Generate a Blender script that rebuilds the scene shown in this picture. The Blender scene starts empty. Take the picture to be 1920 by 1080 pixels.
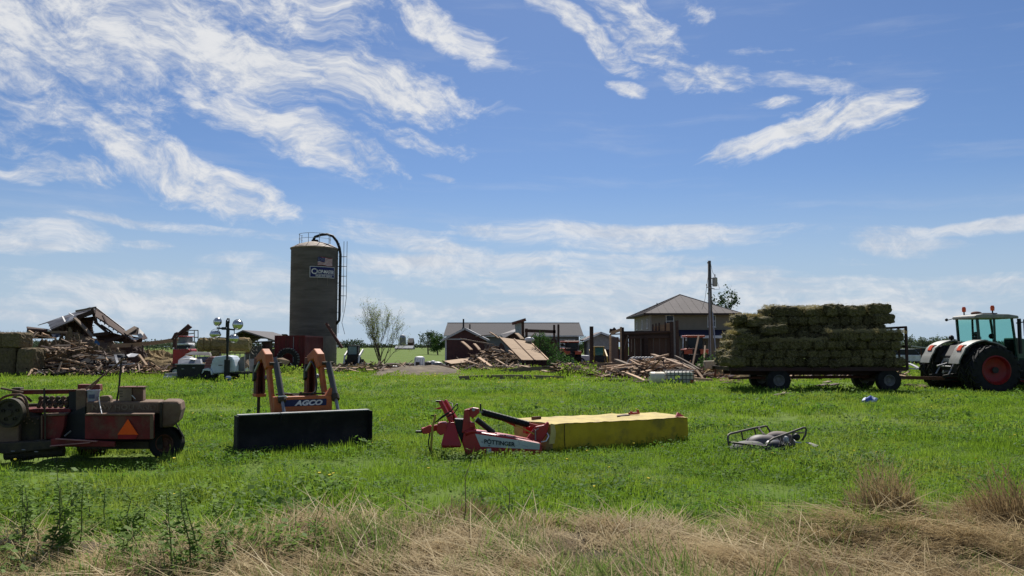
import bpy, bmesh, math, random
import numpy as np
from mathutils import Vector, Matrix, Quaternion, noise as mnoise
R = math.radians
random.seed(7); rng = np.random.default_rng(7)
scene = bpy.context.scene
COL = scene.collection

# ------------------------------------------------------------------ camera
F = 1507.0                      # focal length in photo pixels (1920 wide)
CAM_H = 1.9
PITCH = math.atan(110.0 / F)
cd = bpy.data.cameras.new('camera'); cam = bpy.data.objects.new('camera', cd); COL.objects.link(cam)
cam.location = (0, 0, CAM_H); cam.rotation_euler = (R(90) + PITCH, 0, 0)
cd.sensor_width = 36; cd.lens = F / 1920 * 36; cd.clip_start = 0.1; cd.clip_end = 20000
scene.camera = cam

# ------------------------------------------------------------------ light
SUN_AZ = R(2)                 # measured from +Y towards +X
SUN_EL = R(47)
sd = bpy.data.lights.new('sun', 'SUN'); sun = bpy.data.objects.new('sun', sd); COL.objects.link(sun)
sd.energy = 5.0; sd.angle = R(0.5); sd.color = (1, 0.955, 0.88)
sdir = Vector((math.sin(SUN_AZ) * math.cos(SUN_EL), math.cos(SUN_AZ) * math.cos(SUN_EL), math.sin(SUN_EL)))
sun.rotation_euler = (-sdir).to_track_quat('-Z', 'Y').to_euler(); sun.location = (0, 0, 60)
scene.view_settings.view_transform = 'Standard'; scene.view_settings.look = 'None'
scene.view_settings.gamma = 1; scene.view_settings.use_curve_mapping = False
scene.view_settings.exposure = 0.42
scene.cycles.max_bounces = 6; scene.cycles.diffuse_bounces = 3; scene.cycles.transparent_max_bounces = 6
scene.cycles.sample_clamp_indirect = 4

def ray(u, v):
    a = (u - 960) / F; b = (540 - v) / F
    return Vector((a, math.cos(PITCH) - b * math.sin(PITCH), math.sin(PITCH) + b * math.cos(PITCH)))
def at(u, v, Y):
    d = ray(u, v or 650); return Vector((0, 0, CAM_H)) + d * (Y / d.y)
def gnd(u, v):
    d = ray(u, v); return Vector((0, 0, CAM_H)) + d * (-CAM_H / d.z)
def azel(u, v):
    d = ray(u, v); return math.atan2(d.x, d.y), math.atan2(d.z, math.hypot(d.x, d.y))

# ------------------------------------------------------------------ world: sky with cirrus
world = bpy.data.worlds.new('World'); scene.world = world; world.use_nodes = True
wt = world.node_tree; wt.nodes.clear()
class NT:
    def __init__(s, t): s.t = t
    def n(s, ty, **k):
        x = s.t.nodes.new(ty)
        for a, b in k.items(): setattr(x, a, b)
        return x
    def set(s, sock, val):
        if isinstance(val, (int, float, tuple, list)): sock.default_value = val
        elif val is not None: s.t.links.new(val, sock)
    def m(s, op, a, b=None, c=None, clamp=False):
        x = s.n('ShaderNodeMath', operation=op, use_clamp=clamp)
        for i, q in enumerate((a, b, c)):
            if q is not None: s.set(x.inputs[i], q)
        return x.outputs[0]
    def noise(s, vec, scale, detail=4, rough=.5, dist=0, dims='3D', out=0):
        x = s.n('ShaderNodeTexNoise', noise_dimensions=dims)
        s.set(x.inputs['Vector'], vec); x.inputs['Scale'].default_value = scale
        x.inputs['Detail'].default_value = detail; x.inputs['Roughness'].default_value = rough
        x.inputs['Distortion'].default_value = dist
        return x.outputs[out]
    def ramp(s, val, a, b, lo=0., hi=1.):
        x = s.n('ShaderNodeMapRange', interpolation_type='SMOOTHSTEP')
        s.set(x.inputs[0], val)
        for i, q in zip((1, 2, 3, 4), (a, b, lo, hi)): x.inputs[i].default_value = q
        return x.outputs[0]
    def xyz(s, x, y, z=0.):
        c = s.n('ShaderNodeCombineXYZ')
        for i, q in enumerate((x, y, z)): s.set(c.inputs[i], q)
        return c.outputs[0]
    def mix(s, f, a, b, blend='MIX'):
        x = s.n('ShaderNodeMix', data_type='RGBA', blend_type=blend)
        s.set(x.inputs[0], f); s.set(x.inputs[6], a); s.set(x.inputs[7], b)
        return x.outputs[2]
W = NT(wt)
sky = W.n('ShaderNodeTexSky', sky_type='NISHITA', sun_disc=False, sun_elevation=SUN_EL, sun_rotation=SUN_AZ,
          altitude=200, air_density=1.0, dust_density=0.35, ozone_density=2.2)
tc = W.n('ShaderNodeTexCoord'); sep = W.n('ShaderNodeSeparateXYZ'); wt.links.new(tc.outputs['Generated'], sep.inputs[0])
dx, dy, dz = sep.outputs
AZ = W.m('ARCTAN2', dx, dy)
EL = W.m('ARCTAN2', dz, W.m('SQRT', W.m('ADD', W.m('MULTIPLY', dx, dx), W.m('MULTIPLY', dy, dy))))
base = W.xyz(AZ, EL)
wn = W.n('ShaderNodeSeparateXYZ'); wt.links.new(W.noise(base, 4.5, 4, .5, 0, '2D', 1), wn.inputs[0])
WX = W.m('MULTIPLY', W.m('SUBTRACT', wn.outputs[0], .5), .17)
WY = W.m('MULTIPLY', W.m('SUBTRACT', wn.outputs[1], .5), .10)
AZw = W.m('ADD', AZ, WX); ELw = W.m('ADD', EL, WY)
def streaks(ang, sx, sy, det, rgh, seed):
    c, s_ = math.cos(ang), math.sin(ang)
    p = W.m('ADD', W.m('MULTIPLY', AZw, c), W.m('MULTIPLY', ELw, s_))
    q = W.m('SUBTRACT', W.m('MULTIPLY', ELw, c), W.m('MULTIPLY', AZw, s_))
    return W.noise(W.xyz(W.m('MULTIPLY', p, sx), W.m('MULTIPLY', q, sy), seed), 1.0, det, rgh, .12)
def blob(u0, v0, u1, v1, width, gain=1.0):
    """soft cigar between two directions of the sky"""
    a0, e0 = azel(u0, v0); a1, e1 = azel(u1, v1)
    cx, cy = (a0 + a1) / 2, (e0 + e1) / 2; L = math.hypot(a1 - a0, e1 - e0) / 2; th = math.atan2(e1 - e0, a1 - a0)
    c, s_ = math.cos(th), math.sin(th); w = width / F
    x = W.m('SUBTRACT', AZw, cx); y = W.m('SUBTRACT', ELw, cy)
    p = W.m('ADD', W.m('MULTIPLY', x, c / L), W.m('MULTIPLY', y, s_ / L))
    q = W.m('SUBTRACT', W.m('MULTIPLY', y, c / w), W.m('MULTIPLY', x, s_ / w))
    d = W.m('ADD', W.m('MULTIPLY', p, p), W.m('MULTIPLY', q, q))
    return W.m('MULTIPLY', W.ramp(d, 0.0, 2.6, 1, 0), gain)
def total(bs):
    r = bs[0]
    for b in bs[1:]: r = W.m('MAXIMUM', r, b)
    return r
SA = streaks(R(-24), 7.0, 26, 8, .62, 1.3)
SC = streaks(R(15), 6.0, 60, 7, .6, 8.7)
FN = W.noise(W.xyz(W.m('MULTIPLY', AZw, 1.0), W.m('MULTIPLY', ELw, 2.2)), 34, 7, .68, .1, '2D')
mA = total([blob(-250, 30, 480, 50, 120, 1.1), blob(100, 30, 850, 190, 66, 1.1), blob(250, -60, 740, 50, 70, .95), blob(300, 120, 560, 250, 50, .8), blob(380, 195, 760, 345, 40, 1.0), blob(560, 230, 880, 290, 22, .75),
            blob(130, 245, 330, 320, 52, 1.0), blob(220, 290, 560, 410, 40, 1.05), blob(-80, 190, 200, 215, 46, .85), blob(-80, 240, 150, 270, 30, .8), blob(-80, 300, 215, 328, 24, .95),
            blob(0, 130, 400, 225, 60, .74), blob(700, -40, 940, 130, 34, .85), blob(700, 160, 960, 215, 14, .6),
            blob(950, -20, 1160, 125, 26, 1.0), blob(1070, -40, 1300, 130, 52, .98), blob(1220, 140, 1410, 165, 36, 1.0), blob(1160, 70, 1350, 165, 34, .85), blob(1100, 150, 1180, 180, 14, .95), blob(1250, -20, 1370, 25, 20, .75)])
AZa, ELa = AZw, ELw
AZw = W.m('ADD', AZ, W.m('MULTIPLY', WX, .6)); ELw = W.m('ADD', EL, W.m('MULTIPLY', WY, .22))
SB = streaks(R(-2), 5.0, 42, 7, .6, 4.1)
mB = total([blob(-80, 445, 170, 450, 30, .9), blob(600, 425, 960, 475, 22, .85), blob(880, 440, 1480, 440, 26, 1.0), blob(640, 500, 1000, 515, 34, .9), blob(900, 505, 1480, 520, 46, .86),
            blob(300, 505, 680, 520, 30, .8), blob(800, 570, 1980, 560, 52, .86), blob(1580, 455, 1810, 450, 26, .85), blob(1740, 440, 2000, 405, 14, .9), blob(-100, 560, 800, 560, 60, .78), blob(380, 480, 560, 495, 14, .8),
            blob(120, 402, 560, 450, 11, .75), blob(1395, 150, 1640, 172, 18, .78), blob(1380, 100, 1640, 110, 20, .55), blob(190, 450, 330, 458, 9, .7), blob(1520, 490, 1640, 492, 9, .75), blob(800, 325, 870, 340, 8, .75), blob(1760, 520, 1960, 520, 20, .7)])
AZw, ELw = W.m('ADD', AZ, W.m('MULTIPLY', WX, .5)), W.m('ADD', EL, W.m('MULTIPLY', WY, .5))
mC = total([blob(1330, 302, 1560, 240, 26, .92), blob(1420, 265, 1725, 203, 34, .92), blob(1395, 212, 1500, 202, 10, .85)])
def dens(m_, st, k1, k2, lo, hi):
    d = W.m('ADD', W.m('MULTIPLY', m_, 1.15), W.m('ADD', W.m('MULTIPLY', W.m('SUBTRACT', st, .5), k1), W.m('MULTIPLY', W.m('SUBTRACT', FN, .5), k2)))
    return W.m('MULTIPLY', W.ramp(d, lo, hi), W.ramp(m_, .0, .4))
fA = dens(mA, SA, 2.3, 1.2, .46, 1.5); fB = W.m('MULTIPLY', dens(mB, SB, 2.0, .7, .5, 1.35), .85); fC = dens(mC, SC, 2.6, .9, .45, 1.4)
thin = W.m('MULTIPLY', W.ramp(SB, .5, .85), .2)
outv = W.m('MULTIPLY', W.ramp(W.m('ABSOLUTE', AZ), .7, 1.1), W.ramp(SA, .46, .8))      # streaks go on round the sky
hz = W.ramp(EL, 0.0, .22, .94, 0.0)
cl = W.m('MAXIMUM', W.m('MAXIMUM', fA, fB), W.m('MAXIMUM', fC, W.m('MULTIPLY', outv, .8)))
cl = W.m('ADD', W.m('MULTIPLY', cl, .96), W.m('MULTIPLY', thin, W.m('SUBTRACT', 1, cl)), clamp=True)
skyc = W.mix(1.0, sky.outputs[0], (0.70, 0.85, 1.10, 1), 'MULTIPLY')
skyc = W.mix(hz, skyc, (6.1, 7.7, 9.5, 1))
cc = W.mix(W.ramp(W.m('ADD', W.m('MULTIPLY', SA, .6), W.m('MULTIPLY', FN, .4)), .36, .64), (7.6, 8.2, 9.3, 1), (10.8, 10.9, 11.1, 1))
skyc = W.mix(cl, skyc, cc)
bg = W.n('ShaderNodeBackground'); wt.links.new(skyc, bg.inputs[0]); bg.inputs[1].default_value = 0.055
wo = W.n('ShaderNodeOutputWorld'); wt.links.new(bg.outputs[0], wo.inputs[0])
world.cycles.sampling_method = 'MANUAL'; world.cycles.sample_map_resolution = 512

# ------------------------------------------------------------------ materials
MATS = {}
def mat(name, c1, c2=None, scale=4.0, rough=.75, metal=0.0, bump=0.0, bscale=30.0, stretch=(1, 1, 1), spec=.3,
        dirt=None, damt=.5, dscale=2.0, coord='Object', rnd=0.0, detail=5):
    if name in MATS: return MATS[name]
    m = bpy.data.materials.new(name); m.use_nodes = True; t = NT(m.node_tree); nd = m.node_tree.nodes
    b = nd['Principled BSDF']; b.inputs['Roughness'].default_value = rough; b.inputs['Metallic'].default_value = metal
    b.inputs['Specular IOR Level'].default_value = spec
    if coord == 'World': vec = t.n('ShaderNodeNewGeometry').outputs['Position']
    else: vec = t.n('ShaderNodeTexCoord').outputs[coord]
    mp = t.n('ShaderNodeMapping'); t.set(mp.inputs[0], vec); mp.inputs['Scale'].default_value = stretch
    v = mp.outputs[0]
    c2 = c2 or tuple(x * .72 for x in c1)
    col = t.mix(t.ramp(t.noise(v, scale, detail, .6), .3, .7), (*c1, 1), (*c2, 1))
    if dirt:
        col = t.mix(t.m('MULTIPLY', t.ramp(t.noise(v, dscale, 8, .7), .45, .68), damt), col, (*dirt, 1))
    if rnd:
        oi = t.n('ShaderNodeObjectInfo'); h = t.n('ShaderNodeHueSaturation')
        h.inputs['Value'].default_value = 1; t.set(h.inputs['Value'], t.m('ADD', t.m('MULTIPLY', oi.outputs['Random'], 2 * rnd), 1 - rnd))
        t.set(h.inputs['Color'], col); col = h.outputs[0]
    t.set(b.inputs['Base Color'], col)
    if bump:
        bp = t.n('ShaderNodeBump'); bp.inputs['Strength'].default_value = bump; bp.inputs['Distance'].default_value = .02
        t.set(bp.inputs['Height'], t.noise(v, bscale, 6, .65)); t.set(b.inputs['Normal'], bp.outputs[0])
    MATS[name] = m; return m
def leafmat(name, c1, c2, c3=None, trans=.45, pscale=.35):
    """two sided leaf: diffuse plus light coming through"""
    if name in MATS: return MATS[name]
    m = bpy.data.materials.new(name); m.use_nodes = True; t = NT(m.node_tree); m.node_tree.nodes.clear()
    pos = t.n('ShaderNodeNewGeometry').outputs['Position']; oi = t.n('ShaderNodeObjectInfo')
    col = t.mix(oi.outputs['Random'], (*c1, 1), (*c2, 1))
    if c3: col = t.mix(t.m('MULTIPLY', t.ramp(t.noise(pos, pscale, 5, .6), .46, .68), .75), col, (*c3, 1))
    d = t.n('ShaderNodeBsdfDiffuse'); tr = t.n('ShaderNodeBsdfTranslucent'); g = t.n('ShaderNodeBsdfGlossy')
    t.set(d.inputs[0], col); t.set(tr.inputs[0], col); g.inputs['Roughness'].default_value = .6; g.inputs[0].default_value = (.9, .95, .9, 1)
    mx = t.n('ShaderNodeMixShader'); mx.inputs[0].default_value = trans
    t.set(mx.inputs[1], d.outputs[0]); t.set(mx.inputs[2], tr.outputs[0])
    m2 = t.n('ShaderNodeMixShader'); m2.inputs[0].default_value = .012
    t.set(m2.inputs[1], mx.outputs[0]); t.set(m2.inputs[2], g.outputs[0])
    o = t.n('ShaderNodeOutputMaterial'); t.set(o.inputs[0], m2.outputs[0]); MATS[name] = m; return m

# ------------------------------------------------------------------ mesh helpers
X3, Y3, Z3 = Vector((1, 0, 0)), Vector((0, 1, 0)), Vector((0, 0, 1))
BOXF = [(0, 1, 3, 2), (4, 6, 7, 5), (0, 4, 5, 1), (2, 3, 7, 6), (0, 2, 6, 4), (1, 5, 7, 3)]
class MB:
    def __init__(s): s.v = []; s.f = []
    def add(s, vs, fs):
        o = len(s.v); s.v += [tuple(v) for v in vs]; s.f += [tuple(i + o for i in f) for f in fs]; return s
    def box(s, x0, x1, y0, y1, z0, z1):
        return s.add([(x, y, z) for x in (x0, x1) for y in (y0, y1) for z in (z0, z1)], BOXF)
    def bar(s, a, b, w, h=None, up=None):
        a, b = Vector(a), Vector(b); h = h or w; d = (b - a).normalized(); up = Vector(up) if up else (Z3 if abs(d.z) < .95 else Y3)
        sx = d.cross(up).normalized(); sz = sx.cross(d).normalized()
        return s.add([p + sx * i * w / 2 + sz * j * h / 2 for p in (a, b) for i in (-1, 1) for j in (-1, 1)], BOXF)
    def tube(s, pts, r, n=8, cap=True):
        pts = [Vector(p) for p in pts]; k = len(pts); rs = r if isinstance(r, (list, tuple)) else [r] * k
        vs = []; prev = None
        for i, p in enumerate(pts):
            d = (pts[min(i + 1, k - 1)] - pts[max(i - 1, 0)])
            d = d.normalized() if d.length > 1e-9 else Z3
            if prev is None: sx = d.orthogonal().normalized()
            else: sx = (prev - d * prev.dot(d)); sx = sx.normalized() if sx.length > 1e-6 else d.orthogonal().normalized()
            prev = sx; sy = d.cross(sx)
            for j in range(n):
                a = 2 * math.pi * j / n; vs.append(p + (sx * math.cos(a) + sy * math.sin(a)) * rs[i])
        fs = [(i * n + j, i * n + (j + 1) % n, (i + 1) * n + (j + 1) % n, (i + 1) * n + j) for i in range(k - 1) for j in range(n)]
        if cap: fs += [tuple(range(n))[::-1], tuple((k - 1) * n + j for j in range(n))]
        return s.add(vs, fs)
    def lathe(s, prof, n=24, c=(0, 0, 0), axis='Z', a0=0.0, a1=None, closed=False):
        full = a1 is None; a1 = 2 * math.pi if full else a1; c = Vector(c); m = n if full else n + 1; vs = []
        for r, h in prof:
            for j in range(m):
                a = a0 + (a1 - a0) * j / n; p, q = r * math.cos(a), r * math.sin(a)
                vs.append(c + (Vector((p, q, h)) if axis == 'Z' else Vector((p, h, q)) if axis == 'Y' else Vector((h, p, q))))
        k = len(prof); fs = []
        for i in range(k if closed else k - 1):
            i2 = (i + 1) % k
            for j in range(n): fs.append((i * m + j, i * m + (j + 1) % m, i2 * m + (j + 1) % m, i2 * m + j))
        return s.add(vs, fs)
    def prism(s, poly, d):
        """polygon of 3d points pushed along vector d"""
        poly = [Vector(p) for p in poly]; d = Vector(d); n = len(poly)
        return s.add(poly + [p + d for p in poly], [tuple(range(n)), tuple(range(2 * n - 1, n - 1, -1))] + [(i, i + n, (i + 1) % n + n, (i + 1) % n) for i in range(n)])
    def slab(s, pts, t):
        p = [Vector(q) for q in pts]; n = (p[1] - p[0]).cross(p[2] - p[0]).normalized(); return s.prism(p, n * t)
    def sphere(s, c, r, n=12, m=8, sq=(1, 1, 1)):
        c = Vector(c); vs = []; 
        for i in range(m + 1):
            th = math.pi * i / m
            for j in range(n):
                a = 2 * math.pi * j / n
                vs.append(c + Vector((r * sq[0] * math.sin(th) * math.cos(a), r * sq[1] * math.sin(th) * math.sin(a), r * sq[2] * math.cos(th))))
        return s.add(vs, [(i * n + j, (i + 1) * n + j, (i + 1) * n + (j + 1) % n, i * n + (j + 1) % n) for i in range(m) for j in range(n)])
    def mesh(s, name, m, smooth=False, off=None):
        me = bpy.data.meshes.new(name)
        v = s.v if off is None else [(a - off[0], b - off[1], c - off[2]) for a, b, c in s.v]
        me.from_pydata(v, [], s.f); me.validate()
        bm = bmesh.new(); bm.from_mesh(me); bmesh.ops.recalc_face_normals(bm, faces=bm.faces[:]); bm.to_mesh(me); bm.free()
        if m: me.materials.append(m)
        if smooth:
            me.polygons.foreach_set('use_smooth', [True] * len(me.polygons))
            if smooth is not True: me.set_sharp_from_angle(angle=R(smooth))
        return me
def tag(o, label=None, cat=None, group=None, kind=None):
    for k, v in (('label', label), ('category', cat), ('group', group), ('kind', kind)):
        if v: o[k] = v
    return o
def link(name, me, parent=None):
    o = bpy.data.objects.new(name, me); COL.objects.link(o)
    if parent: o.parent = parent
    return o
def bev(o, w, seg=2):
    if w:
        b = o.modifiers.new('bevel', 'BEVEL'); b.width = w; b.segments = seg; b.limit_method = 'ANGLE'; b.angle_limit = R(40)
        b.harden_normals = False
    return o
OFF = {}
def thing(name, label, cat, loc=(0, 0, 0), rotz=0, group=None, world=False):
    o = link(name, None); o.empty_display_size = .2; o.location = loc; o.rotation_euler = (0, 0, rotz); tag(o, label, cat, group)
    OFF[o.name] = Vector(loc) if world else None
    return o
def part(name, mb, m, parent, bevel=0, smooth=False, label=None):
    o = link(name, mb.mesh(name, m, smooth, OFF.get(parent.name)), parent); OFF[o.name] = OFF.get(parent.name); bev(o, bevel)
    if label: o['label'] = label
    return o
def solo(name, label, cat, mb, m, loc=None, group=None, bevel=0, smooth=False, kind=None):
    """a thing that is one mesh, given in world coordinates"""
    if loc is None:
        n = len(mb.v); loc = Vector((sum(v[0] for v in mb.v) / n, sum(v[1] for v in mb.v) / n, min(v[2] for v in mb.v)))
    o = link(name, mb.mesh(name, m, smooth, Vector(loc))); o.location = loc; OFF[o.name] = Vector(loc); bev(o, bevel); return tag(o, label, cat, group, kind)
def structure(name, mb, m, smooth=False):
    o = link(name, mb.mesh(name, m, smooth)); OFF[o.name] = None; o['kind'] = 'structure'; return o
def copy_tree(o, parent=None):
    c = o.copy(); COL.objects.link(c); c.parent = parent
    for ch in o.children: copy_tree(ch, c)
    return c
def text_mb(body, size, origin, xdir, updir, depth=.004, bold=0, xs=1.0, shear=0):
    cu = bpy.data.curves.new('t', 'FONT'); cu.body = body; cu.size = size; cu.extrude = depth; cu.offset = bold; cu.shear = shear
    o = bpy.data.objects.new('t', cu); COL.objects.link(o); dg = bpy.context.evaluated_depsgraph_get()
    me = bpy.data.meshes.new_from_object(o.evaluated_get(dg)); COL.objects.unlink(o); bpy.data.objects.remove(o)
    xd, ud = Vector(xdir).normalized(), Vector(updir).normalized(); nd = xd.cross(ud); org = Vector(origin)
    mb = MB(); mb.v = [tuple(org + xd * v.co.x * xs + ud * v.co.y + nd * v.co.z) for v in me.vertices]; mb.f = [tuple(p.vertices) for p in me.polygons]
    return mb
def fbm(x, y, s=1.0, o=3):
    r = 0; a = 1
    for i in range(o): r += a * mnoise.noise(Vector((x * s, y * s, 3.7 + i))); s *= 2.1; a *= .5
    return r

# ------------------------------------------------------------------ ground
def ground_z(x, y):
    d = math.hypot(x, y)
    near = max(0, min(1, (11.0 - y) / 3.0))
    z = .05 * fbm(x, y, .25, 2) * max(0, min(1, (40 - d) / 20)) 
    z += near * (.10 * fbm(x + 5, y, .55, 3) + .05)
    return z
M_ground = mat('meadow_soil', (.075, .125, .014), (.12, .175, .026), scale=.25, rough=.95, bump=.6, bscale=9, coord='World', dirt=(.10, .105, .035), damt=.5, dscale=.12, spec=.1)
g = MB(); nr, ns = 90, 160
rs = [1.5 * (7000 / 1.5) ** (i / (nr - 1)) for i in range(nr)]
for r in rs:
    for j in range(ns):
        a = 2 * math.pi * j / ns; x, y = r * math.cos(a), r * math.sin(a); g.v.append((x, y, ground_z(x, y) if r < 60 else 0))
g.v.append((0, 0, 0))
g.f = [(i * ns + j, i * ns + (j + 1) % ns, (i + 1) * ns + (j + 1) % ns, (i + 1) * ns + j) for i in range(nr - 1) for j in range(ns)] + [(nr * ns, (j + 1) % ns, j) for j in range(ns)]
structure('ground', g, M_ground, True)
def patch(name, pts, z, m, jag=.3, n=64, dome=0.0):
    """irregular sheet through ground points, with a ragged edge"""
    c = sum((Vector(p) for p in pts), Vector()) / len(pts); mb = MB(); k = len(pts); ring = []
    for i in range(n):
        t = i / n * k; a, b = Vector(pts[int(t) % k]), Vector(pts[(int(t) + 1) % k]); p = a.lerp(b, t % 1)
        d = p - c; p = c + d * (1 + jag * .4 * fbm(p.x, p.y, .35, 3)); ring.append(p)
    prof = [1, .93, .8, .6, .35, .12]
    for s in prof:
        for p in ring:
            q = c.lerp(p, s); q.z = z + dome * (1 - s * s) * (.75 + .5 * fbm(q.x, q.y, .8, 3)) if s < 1 else z * .2
            mb.v.append(tuple(q))
    L = len(prof)
    mb.f = [(i * n + j, i * n + (j + 1) % n, (i + 1) * n + (j + 1) % n, (i + 1) * n + j) for i in range(L - 1) for j in range(n)] + [tuple((L - 1) * n + j for j in range(n))]
    return structure(name, mb, m, True)
M_dirt = mat('bare_dirt', (.13, .095, .06), (.075, .055, .035), scale=1.2, rough=.95, bump=.8, bscale=14, coord='World', dirt=(.24, .2, .12), damt=.5, dscale=.8)
M_chaff = mat('trampled_straw', (.30, .22, .115), (.17, .12, .06), scale=2.5, rough=.95, bump=.8, bscale=25, coord='World')
M_gravel = mat('pale_concrete', (.34, .33, .31), (.25, .24, .23), scale=2, rough=.9, bump=.4, bscale=20, coord='World')
patch('barnyard_dirt', [gnd(30, 702), gnd(200, 700), gnd(345, 703), gnd(430, 690), gnd(400, 678), gnd(250, 672), gnd(20, 672), gnd(-80, 690)], .006, M_chaff)
patch('farmyard_dirt', [gnd(1070, 708), gnd(1200, 717), gnd(1320, 718), gnd(1480, 712), gnd(1700, 700), gnd(1690, 684), gnd(1380, 672), gnd(1080, 676), gnd(1000, 690)], .007, M_dirt)
patch('trampled_straw', [gnd(1330, 716), gnd(1440, 713), gnd(1530, 712), gnd(1620, 704), gnd(1560, 690), gnd(1420, 683), gnd(1340, 692)], .014, M_chaff)
patch('dirt_mound', [gnd(688, 706), gnd(760, 705), gnd(866, 702), gnd(862, 693), gnd(780, 691), gnd(715, 695)], .05, M_dirt, .6, dome=.5)
patch('concrete_slab', [gnd(735, 692), gnd(800, 692), gnd(862, 692), gnd(842, 684), gnd(770, 683)], .12, M_gravel, .1)

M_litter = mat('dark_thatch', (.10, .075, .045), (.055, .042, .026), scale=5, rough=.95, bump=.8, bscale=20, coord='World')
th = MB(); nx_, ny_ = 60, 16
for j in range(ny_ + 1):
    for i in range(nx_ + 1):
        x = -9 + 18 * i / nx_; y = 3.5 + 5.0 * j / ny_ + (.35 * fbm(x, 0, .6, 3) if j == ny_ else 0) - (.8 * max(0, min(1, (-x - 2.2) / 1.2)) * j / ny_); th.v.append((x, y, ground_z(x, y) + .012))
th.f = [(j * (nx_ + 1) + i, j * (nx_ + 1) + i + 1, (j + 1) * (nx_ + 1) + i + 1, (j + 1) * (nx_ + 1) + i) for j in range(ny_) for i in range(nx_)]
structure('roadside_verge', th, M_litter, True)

# ------------------------------------------------------------------ grass and other ground cover
def blades(n, spread, h0, h1, w, bend, seed, seg=2, flat=0.0, drop=0.0, azs=None):
    r = random.Random(seed); mb = MB()
    for i in range(n):
        a, d = r.random() * 6.283, spread * math.sqrt(r.random()); p = Vector((d * math.cos(a), d * math.sin(a), -.01))
        az = r.random() * 6.283 if azs is None else r.gauss(0, azs); h = r.uniform(h0, h1); di = Vector((math.cos(az), math.sin(az), 0)); sd_ = Vector((-di.y, di.x, 0))
        k = r.uniform(.3, 1) * bend; base = len(mb.v); ww = w * r.uniform(.7, 1.3); f = r.uniform(flat * .93, flat)
        for q in range(seg + 1):
            t = q / seg; z = h * t * (1 - f); o = di * (h * (k * t * t + f * t)); z -= drop * h * t * t
            c = p + o + Vector((0, 0, max(z, 0) + .02 * (t > 0)))
            if q < seg: mb.v += [tuple(c - sd_ * ww * (1 - t * .6) / 2), tuple(c + sd_ * ww * (1 - t * .6) / 2)]
            else: mb.v.append(tuple(c))
        for q in range(seg - 1): mb.f.append((base + 2 * q, base + 2 * q + 1, base + 2 * q + 3, base + 2 * q + 2))
        mb.f.append((base + 2 * seg - 2, base + 2 * seg - 1, base + 2 * seg))
    return mb
def clover(n, spread, seed, s=.034, h=.10):
    r = random.Random(seed); mb = MB()
    for i in range(n):
        a, d = r.random() * 6.283, spread * math.sqrt(r.random()); p = Vector((d * math.cos(a), d * math.sin(a), r.uniform(.03, h)))
        az = r.random() * 6.283; tl = r.uniform(-.3, .6); u_ = Vector((math.cos(az), math.sin(az), tl)); w_ = Vector((-math.sin(az), math.cos(az), r.uniform(-.4, .4)))
        q = s * r.uniform(.6, 1.4)
        mb.add([p, p + u_ * q * .5 + w_ * q * .4, p + u_ * q, p + u_ * q * .5 - w_ * q * .4], [(0, 1, 2, 3)])
    return mb
def source(name, mb, m):
    return bpy.data.objects.new(name, mb.mesh(name, m))
def scatter(name, label, cat, pts, rots, scls, src):
    me = bpy.data.meshes.new(name); me.from_pydata([tuple(p) for p in pts], [], [])
    a = me.attributes.new('rot', 'FLOAT_VECTOR', 'POINT'); a.data.foreach_set('vector', np.asarray(rots, dtype=np.float32).ravel())
    a = me.attributes.new('scl', 'FLOAT_VECTOR', 'POINT'); a.data.foreach_set('vector', np.asarray(scls, dtype=np.float32).ravel())
    o = link(name, me); tag(o, label, cat, None, 'stuff')
    ng = bpy.data.node_groups.new(name, 'GeometryNodeTree'); ng.interface.new_socket('Geometry', in_out='INPUT', socket_type='NodeSocketGeometry'); ng.interface.new_socket('Geometry', in_out='OUTPUT', socket_type='NodeSocketGeometry')
    N = ng.nodes.new; gi, go, ip = N('NodeGroupInput'), N('NodeGroupOutput'), N('GeometryNodeInstanceOnPoints')
    oi = N('GeometryNodeObjectInfo'); oi.inputs['Object'].default_value = src; oi.inputs['As Instance'].default_value = True
    na, nb = N('GeometryNodeInputNamedAttribute'), N('GeometryNodeInputNamedAttribute')
    na.data_type = nb.data_type = 'FLOAT_VECTOR'; na.inputs[0].default_value = 'rot'; nb.inputs[0].default_value = 'scl'
    L = ng.links.new; L(gi.outputs[0], ip.inputs['Points']); L(oi.outputs['Geometry'], ip.inputs['Instance'])
    L(na.outputs[0], ip.inputs['Rotation']); L(nb.outputs[0], ip.inputs['Scale']); L(ip.outputs[0], go.inputs[0])
    md = o.modifiers.new('scatter', 'NODES'); md.node_group = ng
    return o
def in_poly(x, y, poly):
    c = False; n = len(poly); j = n - 1
    for i in range(n):
        xi, yi = poly[i]; xj, yj = poly[j]
        if (yi > y) != (yj > y) and x < (xj - xi) * (y - yi) / (yj - yi) + xi: c = not c
        j = i
    return c
GB = {}
def field(y0, y1, dens, hw=.74, margin=1.5, keep=None):
    """random ground points from depth y0 to y1 over the strip in view and somewhat beyond"""
    n = int(sum((hw * 2 * (y0 + (i + .5) * (y1 - y0) / 20) + 2 * margin) * (y1 - y0) / 20 for i in range(20)) * dens)
    t = rng.random(n); a, b = hw, margin
    # depth drawn in proportion to the strip's width
    w0, w1 = a * y0 + b, a * y1 + b; w = np.sqrt(w0 ** 2 + t * (w1 ** 2 - w0 ** 2)); y = (w - b) / a
    x = (rng.random(n) * 2 - 1) * w
    P = [(px, py) for px, py in zip(x.tolist(), y.tolist()) if keep is None or keep(px, py)]
    return P
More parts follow.
